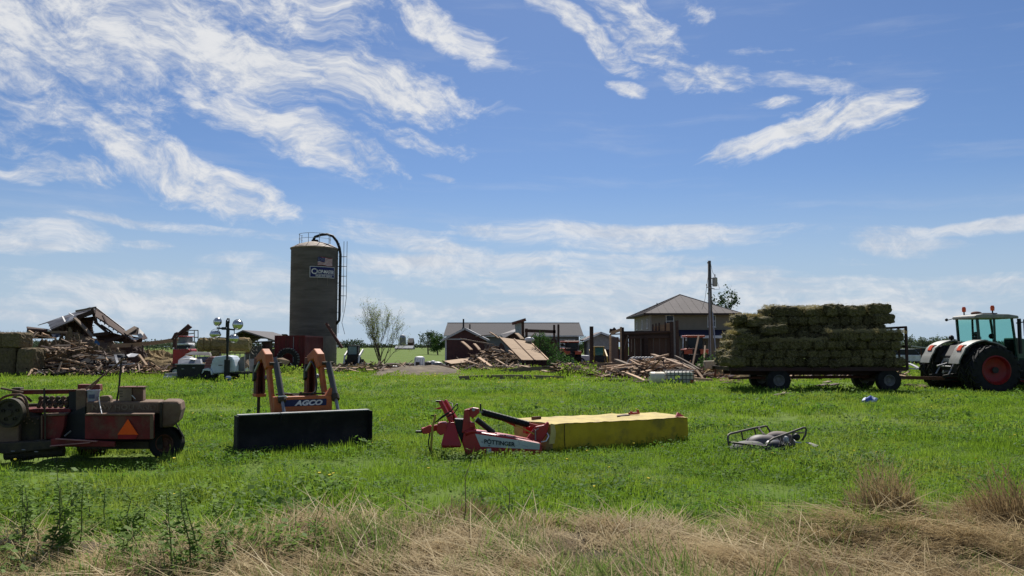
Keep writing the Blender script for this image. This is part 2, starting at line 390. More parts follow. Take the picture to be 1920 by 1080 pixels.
def dryness(x, y):
    """1 in the mown dead grass at the roadside, 0 in the meadow"""
    e = 8.25 + .55 * fbm(x, 0, .6, 3) + .8 * max(0, min(1, (x - 2.6) / 1.5)) - .9 * max(0, min(1, (-x - 2.2) / 1.2))
    return max(0, min(1 if x > -2.6 else .72, (e - y) / .5 + .5 + .7 * fbm(x, y, 1.7, 2)))
M_g1 = leafmat('grass_blade', (.145, .25, .017), (.20, .305, .03), (.27, .32, .055), .58, .25)
M_g2 = leafmat('meadow_leaf', (.075, .17, .018), (.125, .225, .032), (.17, .25, .045), .55)
M_gd = leafmat('dead_straw', (.47, .36, .19), (.31, .22, .11), (.16, .11, .06), .33, 1.1)
M_gd2 = leafmat('pale_straw', (.62, .51, .31), (.48, .38, .21), None, .4)
M_gg = leafmat('roadside_blade', (.12, .21, .035), (.18, .26, .06), (.28, .28, .11), .5, 1.2)
M_wl = leafmat('weed_leaf', (.13, .22, .04), (.20, .29, .07), None, .5)
EXCL = []
def meadow(x, y):
    for q in EXCL:
        if in_poly(x, y, q): return False
    tx = -3.1 - (y - 10) * .26 + .25 * math.sin(y * .4)
    if min(abs(x - tx), abs(x - tx - 1.6)) < .2 and random.random() < .7: return False
    if fbm(x + 3, y * 1.4, .2, 3) > .34 and random.random() < .6: return False
    return random.random() > dryness(x, y) * .93
def lay(name, label, cat, P, src, smin, smax, tilt=.15, patchy=.5, zoff=0.0, zs=1.0):
    pts, ro, sc = [], [], []
    for (x, y) in P:
        k = 1 + patchy * fbm(x, y, .45, 2); s = random.uniform(smin, smax) * max(.35, k)
        pts.append((x, y, ground_z(x, y) + zoff)); ro.append((random.gauss(0, tilt), random.gauss(0, tilt), random.random() * 6.283)); sc.append((s, s, s * zs))
    return scatter(name, label, cat, pts, ro, sc, src)
def build_grass():
    for i in range(2):
        lay('meadow_grass', 'fresh green meadow grass close to the camera', 'grass', field(8.0, 17, 11, keep=meadow), source('tuft', blades(70, .3, .05, .13, .0075, .5, 10 + i), M_g1), .7, 1.25)
        lay('meadow_clover', 'low leafy clover and weeds growing among the near grass', 'clover', field(8.0, 19, 6, keep=meadow), source('leafy', clover(70, .3, 20 + i), M_g2), .7, 1.35)
        lay('middle_grass', 'green meadow grass in the middle distance round the machines', 'grass', field(17, 34, 4.2, keep=meadow), source('tuft_m', blades(70, .42, .04, .12, .014, .5, 30 + i), M_g1), .75, 1.3)
        lay('distant_grass', 'far green grass in front of the ruined barns', 'grass', field(34, 75, 1.0, keep=lambda x, y: meadow(x, y) and not yard(x, y)), source('tuft_f', blades(64, .8, .04, .1, .035, .5, 40 + i), M_g1), .7, 1.3)
    lay('middle_clover', 'dark leafy patches in the meadow grass', 'clover', field(18, 40, 5, keep=meadow), source('leafy_m', clover(30, .3, 25, .06, .12), M_g2), .6, 1.3, patchy=1.0)
    lay('grass_tussocks', 'scattered darker tussocks in the middle of the meadow', 'grass', field(20, 40, .5, keep=lambda x, y: meadow(x, y) and fbm(x, y * 2.5, .16, 2) > .05), source('tussock', blades(90, .3, .1, .26, .014, .7, 47), M_g2), .6, 1.15, .15, .3)
    dry = lambda x, y: random.random() < dryness(x, y) * (1 if fbm(x * .9, y * 1.8, 1.3, 2) > -.28 else .2)
    def flow(x, y): return 2.6 + 1.3 * fbm(x + 9, y, .45, 2)
    def mat_(name, label, dens_, src, smin, smax, tilt, z, sp=.35, keep=dry):
        P = field(4.5, 10.6, dens_, keep=keep, hw=.78); pts, ro, sc = [], [], []
        for x, y in P:
            k = max(.45, 1 + .5 * fbm(x, y, .9, 2)); s_ = random.uniform(smin, smax) * k
            pts.append((x, y, ground_z(x, y) + z * random.random() + .10 * max(0, fbm(x * 1.3, y * 1.3, 1.2, 2)))); ro.append((random.gauss(0, tilt), random.gauss(0, tilt), flow(x, y) + random.gauss(0, sp))); sc.append((s_, s_, s_))
        scatter(name, label, 'dead grass', pts, ro, sc, src)
    mat_('dead_grass', 'matted dead grass along the roadside edge', 34, source('straw', blades(46, .2, .2, .55, .007, .12, 50, 3, .93, .0, .5), M_gd), .7, 1.2, .12, .05)
    mat_('dead_grass_mat', 'flattened tangle of dead stems at the roadside', 20, source('straw_b', blades(26, .25, .25, .6, .006, .25, 51, 3, .86, .05, 1.2), M_gd), .7, 1.2, .15, .08, 1.0)
    mat_('pale_stems', 'pale bleached stems lying over the dead grass', 11, source('straw_c', blades(7, .25, .3, .8, .0075, .2, 52, 3, .92, .0, .7), M_gd2), .7, 1.2, .15, .14, .6)
    lay('roadside_grass', 'thin green grass growing through the dead stems', 'grass', field(4.5, 10.2, 16, keep=lambda x, y: random.random() < dryness(x, y) and fbm(x, y, .7, 2) > -.1, hw=.78), source('tuft_r', blades(40, .2, .08, .24, .0075, .7, 53), M_gg), .7, 1.3, .3, .7)
    lay('roadside_weeds', 'low leafy weeds at the lower left of the roadside', 'weeds', field(4.5, 10.5, 6, keep=lambda x, y: x < -1.4 and random.random() < min(1, (-x - 1.4) / 1.6), hw=.78), source('weedy', clover(46, .22, 54, .045, .2), M_wl), .7, 1.3, .2, .6)
    # dandelion heads
    m = mat('dandelion_yellow', (.85, .68, .04), (.75, .58, .03), rough=.8)
    mb = MB(); mb.lathe([(.001, .17), (.018, .176), (.02, .168), (.001, .155)], 7)
    lay('dandelions', 'tiny yellow dandelion heads dotted over the meadow', 'dandelions', field(9.5, 24, .55, keep=meadow), source('dandelion', mb, m), .8, 1.2, .1, 0)
    mb = MB(); mb.lathe([(.001, .2), (.04, .21), (.045, .19), (.001, .17)], 6)
    lay('far_dandelions', 'yellow dandelion haze in the far grass', 'dandelions', field(36, 56, .8, keep=lambda x, y: meadow(x, y) and -16 < x < 4 and not yard(x, y)), source('dandelion_f', mb, m), .7, 1.2, .1, 0)
YARDS = [[gnd(30, 700), gnd(345, 701), gnd(430, 690), gnd(400, 678), gnd(250, 672), gnd(20, 672), gnd(-80, 690)],
         [gnd(1090, 704), gnd(1200, 715), gnd(1320, 716), gnd(1480, 710), gnd(1690, 699), gnd(1690, 684), gnd(1380, 672), gnd(1080, 676), gnd(1020, 690)],
         [gnd(692, 704), gnd(760, 704), gnd(860, 701), gnd(860, 684), gnd(740, 684)]]
YARDS = [[(p.x, p.y) for p in q] for q in YARDS]
def yard(x, y): return any(in_poly(x, y, q) for q in YARDS)

# ------------------------------------------------------------------ shared materials
M_conc = mat('weathered_concrete', (.15, .135, .12), (.095, .085, .075), scale=.8, rough=.95, bump=.4, bscale=20, stretch=(.22, .22, 1.3), dirt=(.055, .047, .04), damt=.55, dscale=1.3)
M_rusty = mat('rusted_steel', (.16, .06, .035), (.09, .035, .025), scale=3, rough=.85, bump=.3, dirt=(.06, .045, .04), damt=.6)
M_red = mat('red_paint', (.42, .022, .022), (.34, .018, .02), scale=2, rough=.42, spec=.4, dirt=(.16, .07, .05), damt=.35, dscale=3)
M_redold = mat('faded_red_paint', (.20, .026, .022), (.12, .018, .016), scale=3, rough=.75, bump=.15, dirt=(.13, .085, .055), damt=.65, dscale=4)
M_dusty = mat('dusty_tan_metal', (.20, .135, .085), (.13, .08, .05), scale=2.5, rough=.85, bump=.15, dirt=(.10, .04, .03), damt=.6, dscale=3)
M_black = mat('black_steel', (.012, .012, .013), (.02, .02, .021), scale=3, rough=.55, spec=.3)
M_rub = mat('tyre_rubber', (.014, .014, .0145), (.024, .023, .022), scale=5, rough=.85, bump=.1, spec=.2)
M_steel = mat('worn_steel', (.33, .33, .33), (.22, .22, .22), scale=6, rough=.45, metal=.7)
M_galv = mat('galvanised_steel', (.36, .37, .39), (.27, .28, .3), scale=4, rough=.6, metal=.3)
M_white = mat('white_paint', (.68, .68, .67), (.58, .58, .57), scale=2, rough=.5, dirt=(.4, .36, .3), damt=.4)
M_glass = mat('dark_glass', (.012, .018, .03), (.01, .014, .022), rough=.1, spec=.2)
M_wood = mat('raw_lumber', (.50, .34, .21), (.36, .23, .14), scale=5, rough=.85, stretch=(.25, 3, 3), bump=.2, rnd=.35)
M_woodg = mat('grey_weathered_lumber', (.25, .185, .13), (.15, .11, .08), scale=5, rough=.9, stretch=(.25, 3, 3), bump=.2, rnd=.4)
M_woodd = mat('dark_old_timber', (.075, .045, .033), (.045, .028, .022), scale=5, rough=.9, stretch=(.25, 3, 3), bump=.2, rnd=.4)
M_ply = mat('plywood_sheet', (.40, .275, .165), (.32, .215, .125), scale=2.2, rough=.85, stretch=(.5, 2, 1), dirt=(.22, .14, .085), damt=.4, dscale=1.5)
M_tin = mat('grey_roof_tin', (.17, .17, .175), (.11, .105, .105), scale=1.5, rough=.55, metal=.3, dirt=(.11, .06, .04), damt=.5)
M_tinw = mat('pale_roof_tin', (.43, .43, .44), (.33, .33, .34), scale=1.5, rough=.5, metal=.2, dirt=(.3, .25, .22), damt=.3)
M_maroon = mat('maroon_siding', (.085, .036, .034), (.06, .026, .026), scale=4, rough=.8, dirt=(.1, .06, .05), damt=.4)
M_blue = mat('blue_enamel', (.012, .018, .11), (.01, .015, .09), rough=.5)
M_hay = mat('dry_hay', (.33, .235, .105), (.20, .14, .06), scale=9, rough=.95, bump=1.0, bscale=45, rnd=.12, dirt=(.13, .09, .04), damt=.5, dscale=6)
M_haygreen = mat('green_hay', (.12, .10, .042), (.06, .052, .021), scale=10, rough=.95, bump=1.0, bscale=40, rnd=.35, dirt=(.24, .19, .09), damt=.5, dscale=7)
M_hayold = mat('grey_old_hay', (.155, .115, .06), (.09, .066, .036), scale=8, rough=.95, bump=1.0, bscale=40, rnd=.15, dirt=(.22, .16, .085), damt=.5, dscale=5)
M_leaf = leafmat('young_leaf', (.15, .21, .05), (.23, .27, .09), None, .5)
M_leafd = leafmat('dark_leaf', (.035, .07, .018), (.06, .105, .03), None, .35)
M_bark = mat('tree_bark', (.15, .115, .085), (.09, .07, .055), scale=8, rough=.95, bump=.5, bscale=25)
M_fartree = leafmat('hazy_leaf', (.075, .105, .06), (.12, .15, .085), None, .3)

# ------------------------------------------------------------------ two storey house
def siding(name, c, lap=.2):
    m = mat(name, c, tuple(x * .9 for x in c), scale=1.5, rough=.8)
    t = NT(m.node_tree); b = m.node_tree.nodes['Principled BSDF']; s = t.n('ShaderNodeSeparateXYZ')
    t.set(s.inputs[0], t.n('ShaderNodeTexCoord').outputs['Object']); w = t.m('FRACT', t.m('DIVIDE', s.outputs[2], lap))
    bp = t.n('ShaderNodeBump'); bp.inputs['Strength'].default_value = .6; bp.inputs['Distance'].default_value = .03; t.set(bp.inputs['Height'], w); t.set(b.inputs['Normal'], bp.outputs[0])
    return m
def window(parent, c, w, h, right, out, name='window', fr=.09):
    """a framed window: c centre on the wall, right along the wall, out away from it"""
    c, r, o = Vector(c), Vector(right), Vector(out); mb = MB()
    def q(x0, x1, z0, z1, d0, d1): 
        mb.prism([c + r * x0 + Z3 * z0 + o * d0, c + r * x1 + Z3 * z0 + o * d0, c + r * x1 + Z3 * z1 + o * d0, c + r * x0 + Z3 * z1 + o * d0], o * (d1 - d0))
    a, b = w / 2, h / 2
    q(-a, a, b - fr, b, -.02, .06); q(-a, a, -b, -b + fr, -.02, .06); q(-a, -a + fr, -b + fr, b - fr, -.02, .06); q(a - fr, a, -b + fr, b - fr, -.02, .06); q(-a + fr, a - fr, -.03, .03, -.02, .04)
    f = part(name, mb, M_white, parent); mb = MB(); q(-a + fr, a - fr, -b + fr, b - fr, -.01, .015); part('pane', mb, M_glass, f)
    mb = MB(); q(-a - .05, a + .05, -b - .06, -b, -.02, .12); part('sill', mb, M_white, f)
HX0, HX1, HY0, HY1, HE = 16.9, 26.8, 98.0, 111.0, 5.95
h = thing('farmhouse', 'two storey tan house with grey hipped metal roof behind the utility pole', 'house', (21.8, 104, 0), world=True)
M_tan = siding('tan_siding', (.235, .20, .15)); M_litsid = siding('skylit_siding', (.30, .275, .235))  # second siding is a lit copy: sky light on the left face, in its colour
part('wall', MB().box(HX0, HX1, HY0, HY1, 0, HE), M_tan, h)
part('side_wall', MB().box(HX0 - .03, HX0 - .003, HY0 + .1, HY1 - .1, 0, HE - .01), M_litsid, h)
part('corner_board', MB().box(HX0 - .04, HX0 + .12, HY0 - .02, HY0 + .1, 0, HE - .02), M_litsid, h)
part('corner_board', MB().box(HX1 - .12, HX1 + .04, HY0 - .02, HY0 + .1, 0, HE - .02), M_woodd, h)
ov = .95; ap = Vector((21.85, 104.5, 8.65)); e = HE
c4 = [Vector((HX0 - ov, HY0 - ov, e)), Vector((HX1 + ov, HY0 - ov, e)), Vector((HX1 + ov, HY1 + ov, e)), Vector((HX0 - ov, HY1 + ov, e))]
M_hroof = mat('house_roof_metal', (.115, .098, .095), (.095, .082, .08), scale=.6, rough=.8, spec=.15)
rf = part('roof', MB().add(c4 + [ap], [(0, 1, 4), (1, 2, 4), (2, 3, 4), (3, 0, 4), (3, 2, 1, 0)]), M_hroof, h)
mb = MB(); lo = [p - Z3 * .22 for p in c4]
for i in range(4): mb.bar(lo[i] + Z3 * .1, lo[(i + 1) % 4] + Z3 * .1, .1, .2)
part('fascia', mb, mat('dark_fascia', (.05, .035, .03)), rf)
part('soffit', MB().prism([p + Z3 * .02 for p in lo], Z3 * .05), mat('soffit', (.12, .1, .09)), rf)
for i in range(4): part('hip_cap', MB().tube([c4[i], ap + Z3 * .03], .06, 6), M_hroof, rf)
for face in range(4):
    p, q = c4[face], c4[(face + 1) % 4]; nrib = 12
    for i in range(1, nrib):
        t = i / nrib; b = p.lerp(q, t); k = 1 - abs(2 * t - 1); top = b.lerp(p.lerp(q, .5), 0) + (ap - p.lerp(q, .5)) * k
        part('roof_seam', MB().bar(b + Z3 * .015, top + Z3 * .015, .04, .03), M_hroof, rf)
part('vent_pipe', MB().tube([(18.6, 103, 6.9), (18.6, 103, 7.5)], .06), M_black, rf)
part('vent_pipe', MB().tube([(25.1, 108, 6.9), (25.1, 108, 7.9)], .08), M_galv, rf)
window(h, (at(1256, 600, HY0).x, HY0, at(0, 602, HY0).z), 1.0, 1.45, X3, -Y3); window(h, (at(1334, 600, HY0).x, HY0, at(0, 602, HY0).z), 1.0, 1.45, X3, -Y3)
for yy in (100.2, 104.2, 108.4): window(h, (HX0 - .03, yy, 4.75), .75, 1.2, -Y3, -X3)
po = part('porch_roof', MB().prism([(HX0 + 3.2, HY0 - .003, 3.95), (HX0 + 3.2, HY0 - 2.6, 3.25), (HX0 + 3.2, HY0 - 2.6, 3.15), (HX0 + 3.2, HY0 - .003, 3.15)], (HX1 - HX0 - 3.3, 0, 0)), mat('navy_porch_roof', (.02, .02, .05)), h)
part('porch_fascia', MB().box(HX0 + 3.1, HX1, HY0 - 2.68, HY0 - 2.6, 2.9, 3.22), M_white, po)
for xx in (HX0 + 3.4, HX0 + 6.5, HX1 - .3): part('porch_post', MB().box(xx - .08, xx + .08, HY0 - 2.58, HY0 - 2.42, 0, 3.15), M_white, po)
part('garage_door', MB().box(HX0 + 4.3, HX0 + 6.0, HY0 - .06, HY0 - .003, 0, 2.5), mat('brown_door', (.07, .05, .04)), h)
# ------------------------------------------------------------------ long low building
lb = thing('long_building', 'long low grey building with shingled gable roof behind the wrecked shed', 'building', (0, 101, 0), world=True)
Y0, Y1, xl, xr, ez, rz = 95.6, 106.4, -7.6, 7.95, 3.1, 4.75
M_lbw = mat('grey_siding', (.20, .205, .215), (.17, .175, .18), rough=.8); M_shing = mat('grey_shingles', (.085, .08, .082), (.062, .058, .06), scale=8, rough=.95, bump=.5, bscale=30, stretch=(1, 3, 3))
ym = (Y0 + Y1) / 2
part('wall', MB().prism([(xl, Y0, 0), (xl, Y1, 0), (xl, Y1, ez), (xl, ym, rz - .2), (xl, Y0, ez)], (xr - xl, 0, 0)), M_lbw, lb)
rf = part('roof', MB().prism([(xl - .5, Y0 - .6, ez - .02), (xl - .5, ym, rz), (xl - .5, Y1 + .6, ez - .02), (xl - .5, Y1 + .6, ez + .12), (xl - .5, ym, rz + .14), (xl - .5, Y0 - .6, ez + .12)], (xr - xl + 1.0, 0, 0)), M_shing, lb)
part('ridge_cap', MB().bar((xl - .5, ym, rz + .15), (xr + .5, ym, rz + .15), .3, .05), M_tinw, rf)
part('gutter', MB().box(xl - .5, xr + .5, Y0 - .72, Y0 - .605, ez - .02, ez + .13), M_white, rf)
part('stove_pipe', MB().tube([at(869, 615, 99), at(869, 598, 99)], .1), M_black, rf)
part('stove_pipe', MB().tube([at(881, 617, 98), at(881, 608, 98)], .08), M_black, rf)
part('roof_vent', MB().tube([at(1047, 615, 99), at(1047, 608, 99)], .1), M_black, rf)
for u in (1056, 1071): window(lb, (at(u, 644, Y0).x, Y0, at(0, 644, Y0).z), .85, .95, X3, -Y3)
# ------------------------------------------------------------------ maroon shed
ms = thing('maroon_shed', 'maroon gable shed with white roof edge left of the plywood wreckage', 'shed', (-4.9, 87, 0), world=True)
Y0, Y1, xl, xr, ez = 84, 91, -6.95, -2.85, 2.72; xm = (xl + xr) / 2; rz = 3.75
part('wall', MB().prism([(xl, Y0, 0), (xr, Y0, 0), (xr, Y0, ez), (xm, Y0, rz), (xl, Y0, ez)], (0, Y1 - Y0, 0)), M_maroon, ms)
rf = part('roof', MB().prism([(xl - .35, Y0 - .35, ez - .17), (xm, Y0 - .35, rz + .02), (xr + .35, Y0 - .35, ez - .17), (xr + .35, Y0 - .35, ez - .05), (xm, Y0 - .35, rz + .14), (xl - .35, Y0 - .35, ez - .05)], (0, Y1 - Y0 + .7, 0)), M_tinw, ms)
for s in (-1, 1): part('barge_board', MB().bar((xm, Y0 - .39, rz + .02), (xm + s * (xr - xm + .35), Y0 - .39, ez - .17), .05, .2), M_tinw, rf)
for i in range(1, 12): part('batten', MB().box(xl + i * .34 - .025, xl + i * .34 + .025, Y0 - .03, Y0 - .003, 0, ez), M_maroon, ms)
part('corner_trim', MB().box(xl - .03, xl + .14, Y0 - .05, Y0 - .032, 0, ez), M_tinw, ms)
part('eave_trim', MB().box(xl + .15, xl + 2.2, Y0 - .06, Y0 - .033, ez - .1, ez + .02), M_tinw, ms)
# ------------------------------------------------------------------ small gabled garage
gg = thing('garage', 'small gabled garage with brown roof behind the yellow loader', 'garage', (10.6, 95, 0), world=True)
p = at(1126, 624, 94); xm = p.x; rz = p.z; ez = at(0, 637, 94).z
part('wall', MB().prism([(xm - 1.5, 94, 0), (xm + 1.5, 94, 0), (xm + 1.5, 94, ez + .1), (xm, 94, rz - .15), (xm - 1.5, 94, ez + .1)], (0, 5, 0)), mat('garage_wall', (.35, .33, .31)), gg)
rf = part('roof', MB().prism([(xm - 2, 93.5, ez - .15), (xm, 93.5, rz), (xm + 3.2, 93.5, ez - .35), (xm + 3.2, 93.5, ez - .23), (xm, 93.5, rz + .12), (xm - 2, 93.5, ez - .03)], (0, 6, 0)), mat('garage_roof', (.12, .085, .08)), gg)
for s, ex in ((-1, 2.0), (1, 3.2)): part('barge_board', MB().bar((xm, 93.46, rz), (xm + s * ex, 93.46, ez - (.15 if s < 0 else .35)), .05, .2), M_white, rf)
# ------------------------------------------------------------------ concrete stave silo
SC_, SR, ST = Vector((at(587, 0, 77.2).x, 77.2, 0)), 2.22, at(0, 461, 75).z
si = thing('silo', 'tall dark concrete stave silo with blue sign and flag', 'silo', SC_, world=True)
def ringpt(r, a, z): return SC_ + Vector((math.sin(a) * r, -math.cos(a) * r, z))     # angle from the camera side towards the right
M_concl = mat('paler_concrete', (.20, .17, .145), (.15, .13, .11), scale=1.5, rough=.95, bump=.4, bscale=20, dirt=(.12, .11, .1), damt=.5, dscale=.9)
m = M_conc; t = NT(m.node_tree)
part('barrel', MB().lathe([(SR, .0), (SR, 2.9)], 64, SC_), M_concl, si, smooth=True)
part('barrel', MB().lathe([(SR + .004, 2.9), (SR + .004, ST)], 64, SC_), M_conc, si, smooth=True)
for i in range(23):
    z = .35 + i * .48
    if z < ST - .1: part('hoop', MB().lathe([(SR, z - .015), (SR + .022, z), (SR, z + .015)], 48, SC_), M_conc if z > 2.9 else M_concl, si, smooth=True)
dm = part('dome', MB().lathe([(SR + .07, ST - .12), (SR + .1, ST), (SR * .72, ST + .38), (SR * .38, ST + .6), (.3, ST + .7), (.0, ST + .72)], 48, SC_), mat('dome_tin', (.30, .25, .2), (.2, .16, .13), scale=2, rough=.75, metal=.2, dirt=(.14, .09, .06), damt=.5), si, smooth=20)
part('hatch', MB().lathe([(.34, ST + .66), (.34, ST + .85), (.0, ST + .86)], 16, SC_), M_black, dm)
rl = part('railing', MB().tube([ringpt(1.5, a, ST + 1.35) for a in [R(-115 + 10 * i) for i in range(25)]], .022, 6), M_galv, si)
part('rail', MB().tube([ringpt(1.5, a, ST + .9) for a in [R(-115 + 10 * i) for i in range(25)]], .018, 6), M_galv, rl)
for a in (-110, -60, -10, 30, 75, 120): part('rail_post', MB().tube([ringpt(1.5, R(a), ST + .3), ringpt(1.5, R(a), ST + 1.36)], .028, 6), M_galv, rl)
pa = R(87)
pts = [ringpt(.15, R(-90), ST + .85), ringpt(.0, 0, ST + 1.15), ringpt(.6, pa, ST + 1.35), ringpt(1.2, pa, ST + 1.4), ringpt(1.75, pa, ST + 1.2), ringpt(2.15, pa, ST + .7), ringpt(2.42, pa, ST + .05), ringpt(2.52, pa, ST - .6), ringpt(2.52, pa, 4.9), ringpt(2.48, pa, 4.4), ringpt(2.2, pa, 4.05)]
part('fill_pipe', MB().tube(pts, .13, 12), M_black, si, smooth=True)
for z in (9.6, 8.0, 6.4, 5.2): part('pipe_clamp', MB().bar(ringpt(2.2, pa, z), ringpt(2.56, pa, z), .08, .05), M_black, si)
la = R(100); ld = part('ladder', MB().tube([ringpt(SR + .1, la, 3.2), ringpt(SR + .1, la, ST + .6)], .025, 6), M_galv, si)
for r_ in (.55, .85): part('ladder_rail', MB().tube([ringpt(SR + r_, R(95), 5.2 if r_ < .6 else 6.6), ringpt(SR + r_, R(95), ST + .75)], .03, 6), M_galv, ld)
for i in range(27): part('rung', MB().tube([ringpt(SR + .1, R(95), 3.4 + i * .3), ringpt(SR + .1, R(106), 3.4 + i * .3)], .014, 5), M_galv, ld)
for z in np.arange(6.8, 11.5, .95): part('cage_hoop', MB().tube([ringpt(SR + .1, R(88), z), ringpt(SR + .55, R(92), z), ringpt(SR + .86, R(95), z), ringpt(SR + .55, R(101), z), ringpt(SR + .1, R(106), z)], .02, 5), M_galv, ld)
part('bent_ladder_end', MB().tube([ringpt(SR + .85, R(95), 6.6), ringpt(SR + .7, R(96), 5.4), ringpt(SR + .45, R(98), 4.2), ringpt(SR + .75, R(96), 3.1)], .025, 5), M_galv, ld)
def arcquad(mb, a0, a1, z0, z1, r0, r1, n=10, wave=0):
    vs = []
    for i in range(n + 1):
        a = a0 + (a1 - a0) * i / n; dz = wave * math.sin(i / n * 6.283)
        for r_ in (r0, r1): vs += [ringpt(r_, a, z0 + dz), ringpt(r_, a, z1 + dz)]
    fs = [(4 * i + q0, 4 * i + q1, 4 * i + 4 + q1, 4 * i + 4 + q0) for i in range(n) for q0, q1 in ((0, 1), (1, 3), (3, 2), (2, 0))] + [(0, 1, 3, 2), (4 * n, 4 * n + 1, 4 * n + 3, 4 * n + 2)]
    return mb.add(vs, fs)
za, zb = at(0, 520, 75).z, at(0, 499, 75).z; a0, a1 = R(3), R(68)
sg = part('sign', arcquad(MB(), a0, a1, za, zb, SR + .03, SR + .07), M_white, si)
part('sign_face', arcquad(MB(), a0 + .025, a1 - .025, za + .05, zb - .05, SR + .04, SR + .078), M_blue, sg)
def arctext(body, size, a_start, z, xs, bold=.0):
    mb = text_mb(body, size, (0, 0, 0), X3, Z3, .004, bold, xs)
    mb.v = [tuple(ringpt(SR + .085 - q[1], a_start + q[0] / SR, z + q[2])) for q in mb.v]; return mb
part('lettering', arctext('C', .72, a0 + .06, za + .34, .95, .012), M_white, sg); part('lettering', arctext('ROP-MASTER', .42, a0 + .27, za + .42, .72, .014), M_white, sg)
part('underline', arcquad(MB(), a0 + .22, a1 - .06, za + .29, za + .325, SR + .07, SR + .088), M_white, sg)
part('lettering', arctext('SALES AND SERVICE', .2, a0 + .24, za + .1, .9, .006), M_white, sg)
for u in (.35, .8): part('sign_strap', arcquad(MB(), u, u + .03, za - .75, za, SR + .02, SR + .03, 2), M_concl, sg)
fz0, fz1 = zb + .08, at(0, 482, 75).z; fa0, fa1 = R(21), R(60)
fl = part('flag', arcquad(MB(), fa0, fa1, fz0, fz1, SR + .03, SR + .05, 14, .05), mat('flag_red', (.32, .02, .03)), si)
sh = (fz1 - fz0) / 13
for i in range(6):
    lo_ = fz0 + (2 * i + 1) * sh; part('white_stripe', arcquad(MB(), fa0, fa1, lo_, lo_ + sh, SR + .04, SR + .056, 14, .05), M_white, fl)
part('canton', arcquad(MB(), fa0, fa0 + (fa1 - fa0) * .45, fz0 + 6 * sh, fz1, SR + .045, SR + .062, 8, .03), M_blue, fl)
mb = MB()
for r_ in range(5):
    for c in range(6): 
        aa = fa0 + (fa1 - fa0) * (.04 + .068 * c); zz = fz0 + (6.7 + 1.3 * r_) * sh; arcquad(mb, aa, aa + .012, zz, zz + .03, SR + .06, SR + .066, 1)
part('stars', mb, M_white, fl)
solo('broken_auger', 'thin dark auger tube leaning at the right foot of the silo', 'auger', MB().tube([at(612, 607, 74), at(641, 652, 72.5)], .13, 8), M_rusty)
solo('roof_vent', 'small dark metal flap lying on top of the red container', 'metal scrap', MB().slab([at(528, 627.5, 68), at(537, 627.5, 68), at(540, 629, 70), at(530, 629.3, 70)], .05), M_black)
# ------------------------------------------------------------------ red shipping container
cx0, cx1, cy0, cy1, cz = at(514.5, 0, 66).x, at(572, 0, 66).x, 66.0, 72.3, at(0, 629, 66).z
co = thing('shipping_container', 'dark red shipping container with ribbed sides in front of the silo', 'container', ((cx0 + cx1) / 2, 69, 0), world=True)
M_cont = mat('container_red', (.14, .016, .016), (.095, .012, .013), scale=1.2, rough=.7, stretch=(2, 2, .5), dirt=(.07, .035, .03), damt=.5, dscale=1.6)
part('body', MB().box(cx0 + .06, cx1 - .06, cy0 + .06, cy1 - .06, .12, cz - .05), M_cont, co)
fr = MB(); 
for x in (cx0, cx1 - .12):
    for y in (cy0, cy1 - .12): fr.box(x, x + .12, y, y + .12, .1, cz)
for z in (.1, cz - .13):
    fr.box(cx0 + .12, cx1 - .12, cy0 + .003, cy0 + .12, z, z + .13); fr.box(cx1 - .12, cx1 - .003, cy0 + .12, cy1 - .12, z, z + .13); fr.box(cx0 + .003, cx0 + .12, cy0 + .12, cy1 - .12, z, z + .13)
part('frame', fr, M_cont, co)
for i in range(15): yy = cy0 + .35 + i * .39; part('side_rib', MB().box(cx1 - .07, cx1 - .02, yy, yy + .2, .24, cz - .14), M_cont, co)
for s in (0, 1):
    x0 = cx0 + .14 + s * (cx1 - cx0 - .28) / 2; x1 = x0 + (cx1 - cx0 - .28) / 2 - .02
    d = part('door', MB().box(x0, x1, cy0 + .03, cy0 + .058, .24, cz - .15), M_cont, co)
    for i in range(3): xx = x0 + .08 + i * (x1 - x0 - .2) / 2.4; part('door_rib', MB().box(xx, xx + .16, cy0 + .005, cy0 + .03, .3, cz - .22), M_cont, d)
    for xx in (x0 + .3, x1 - .3): part('lock_bar', MB().tube([(xx, cy0 - .02, .2), (xx, cy0 - .02, cz - .1)], .022, 6), M_galv if s and xx < x0 + .4 else M_rusty, d)
for y in (cy0, cy1 - .2): part('foot', MB().box(cx0 + .1, cx1 - .1, y, y + .2, 0, .1), M_black, co)
# ------------------------------------------------------------------ utility pole
pole_x = at(1334, 0, 72).x
up = thing('utility_pole', 'tall grey wooden utility pole with transformer in front of the house', 'utility pole', (pole_x, 72, 0), world=True)
ptop = at(1330, 489, 72)
part('pole', MB().tube([(pole_x, 72, 0), (pole_x - .05, 72, 5), ptop], [.2, .18, .14], 12), mat('pole_wood', (.155, .14, .125), (.11, .1, .09), scale=6, rough=.95, stretch=(3, 3, .3), bump=.3), up, smooth=True)
tr = part('transformer', MB().lathe([(.0, 0), (.2, .0), (.23, .05), (.23, .72), (.24, .74), (.2, .8), (.0, .83)], 16, at(1340.5, 537, 71.9)), mat('transformer_grey', (.33, .35, .36), rough=.45), up, smooth=35)
part('bushing', MB().lathe([(.03, 0), (.06, .06), (.03, .1), (.055, .16), (.02, .3), (0, .31)], 8, at(1340.5, 520, 71.9)), M_rusty, tr)
for v in (522, 533): part('bracket', MB().bar(at(1331, v, 72), at(1339, v, 71.9), .08, .08), M_galv, tr)
part('cross_arm', MB().bar(at(1324.5, 538, 71.8), at(1340, 542, 71.8), .08, .08), M_galv, up)
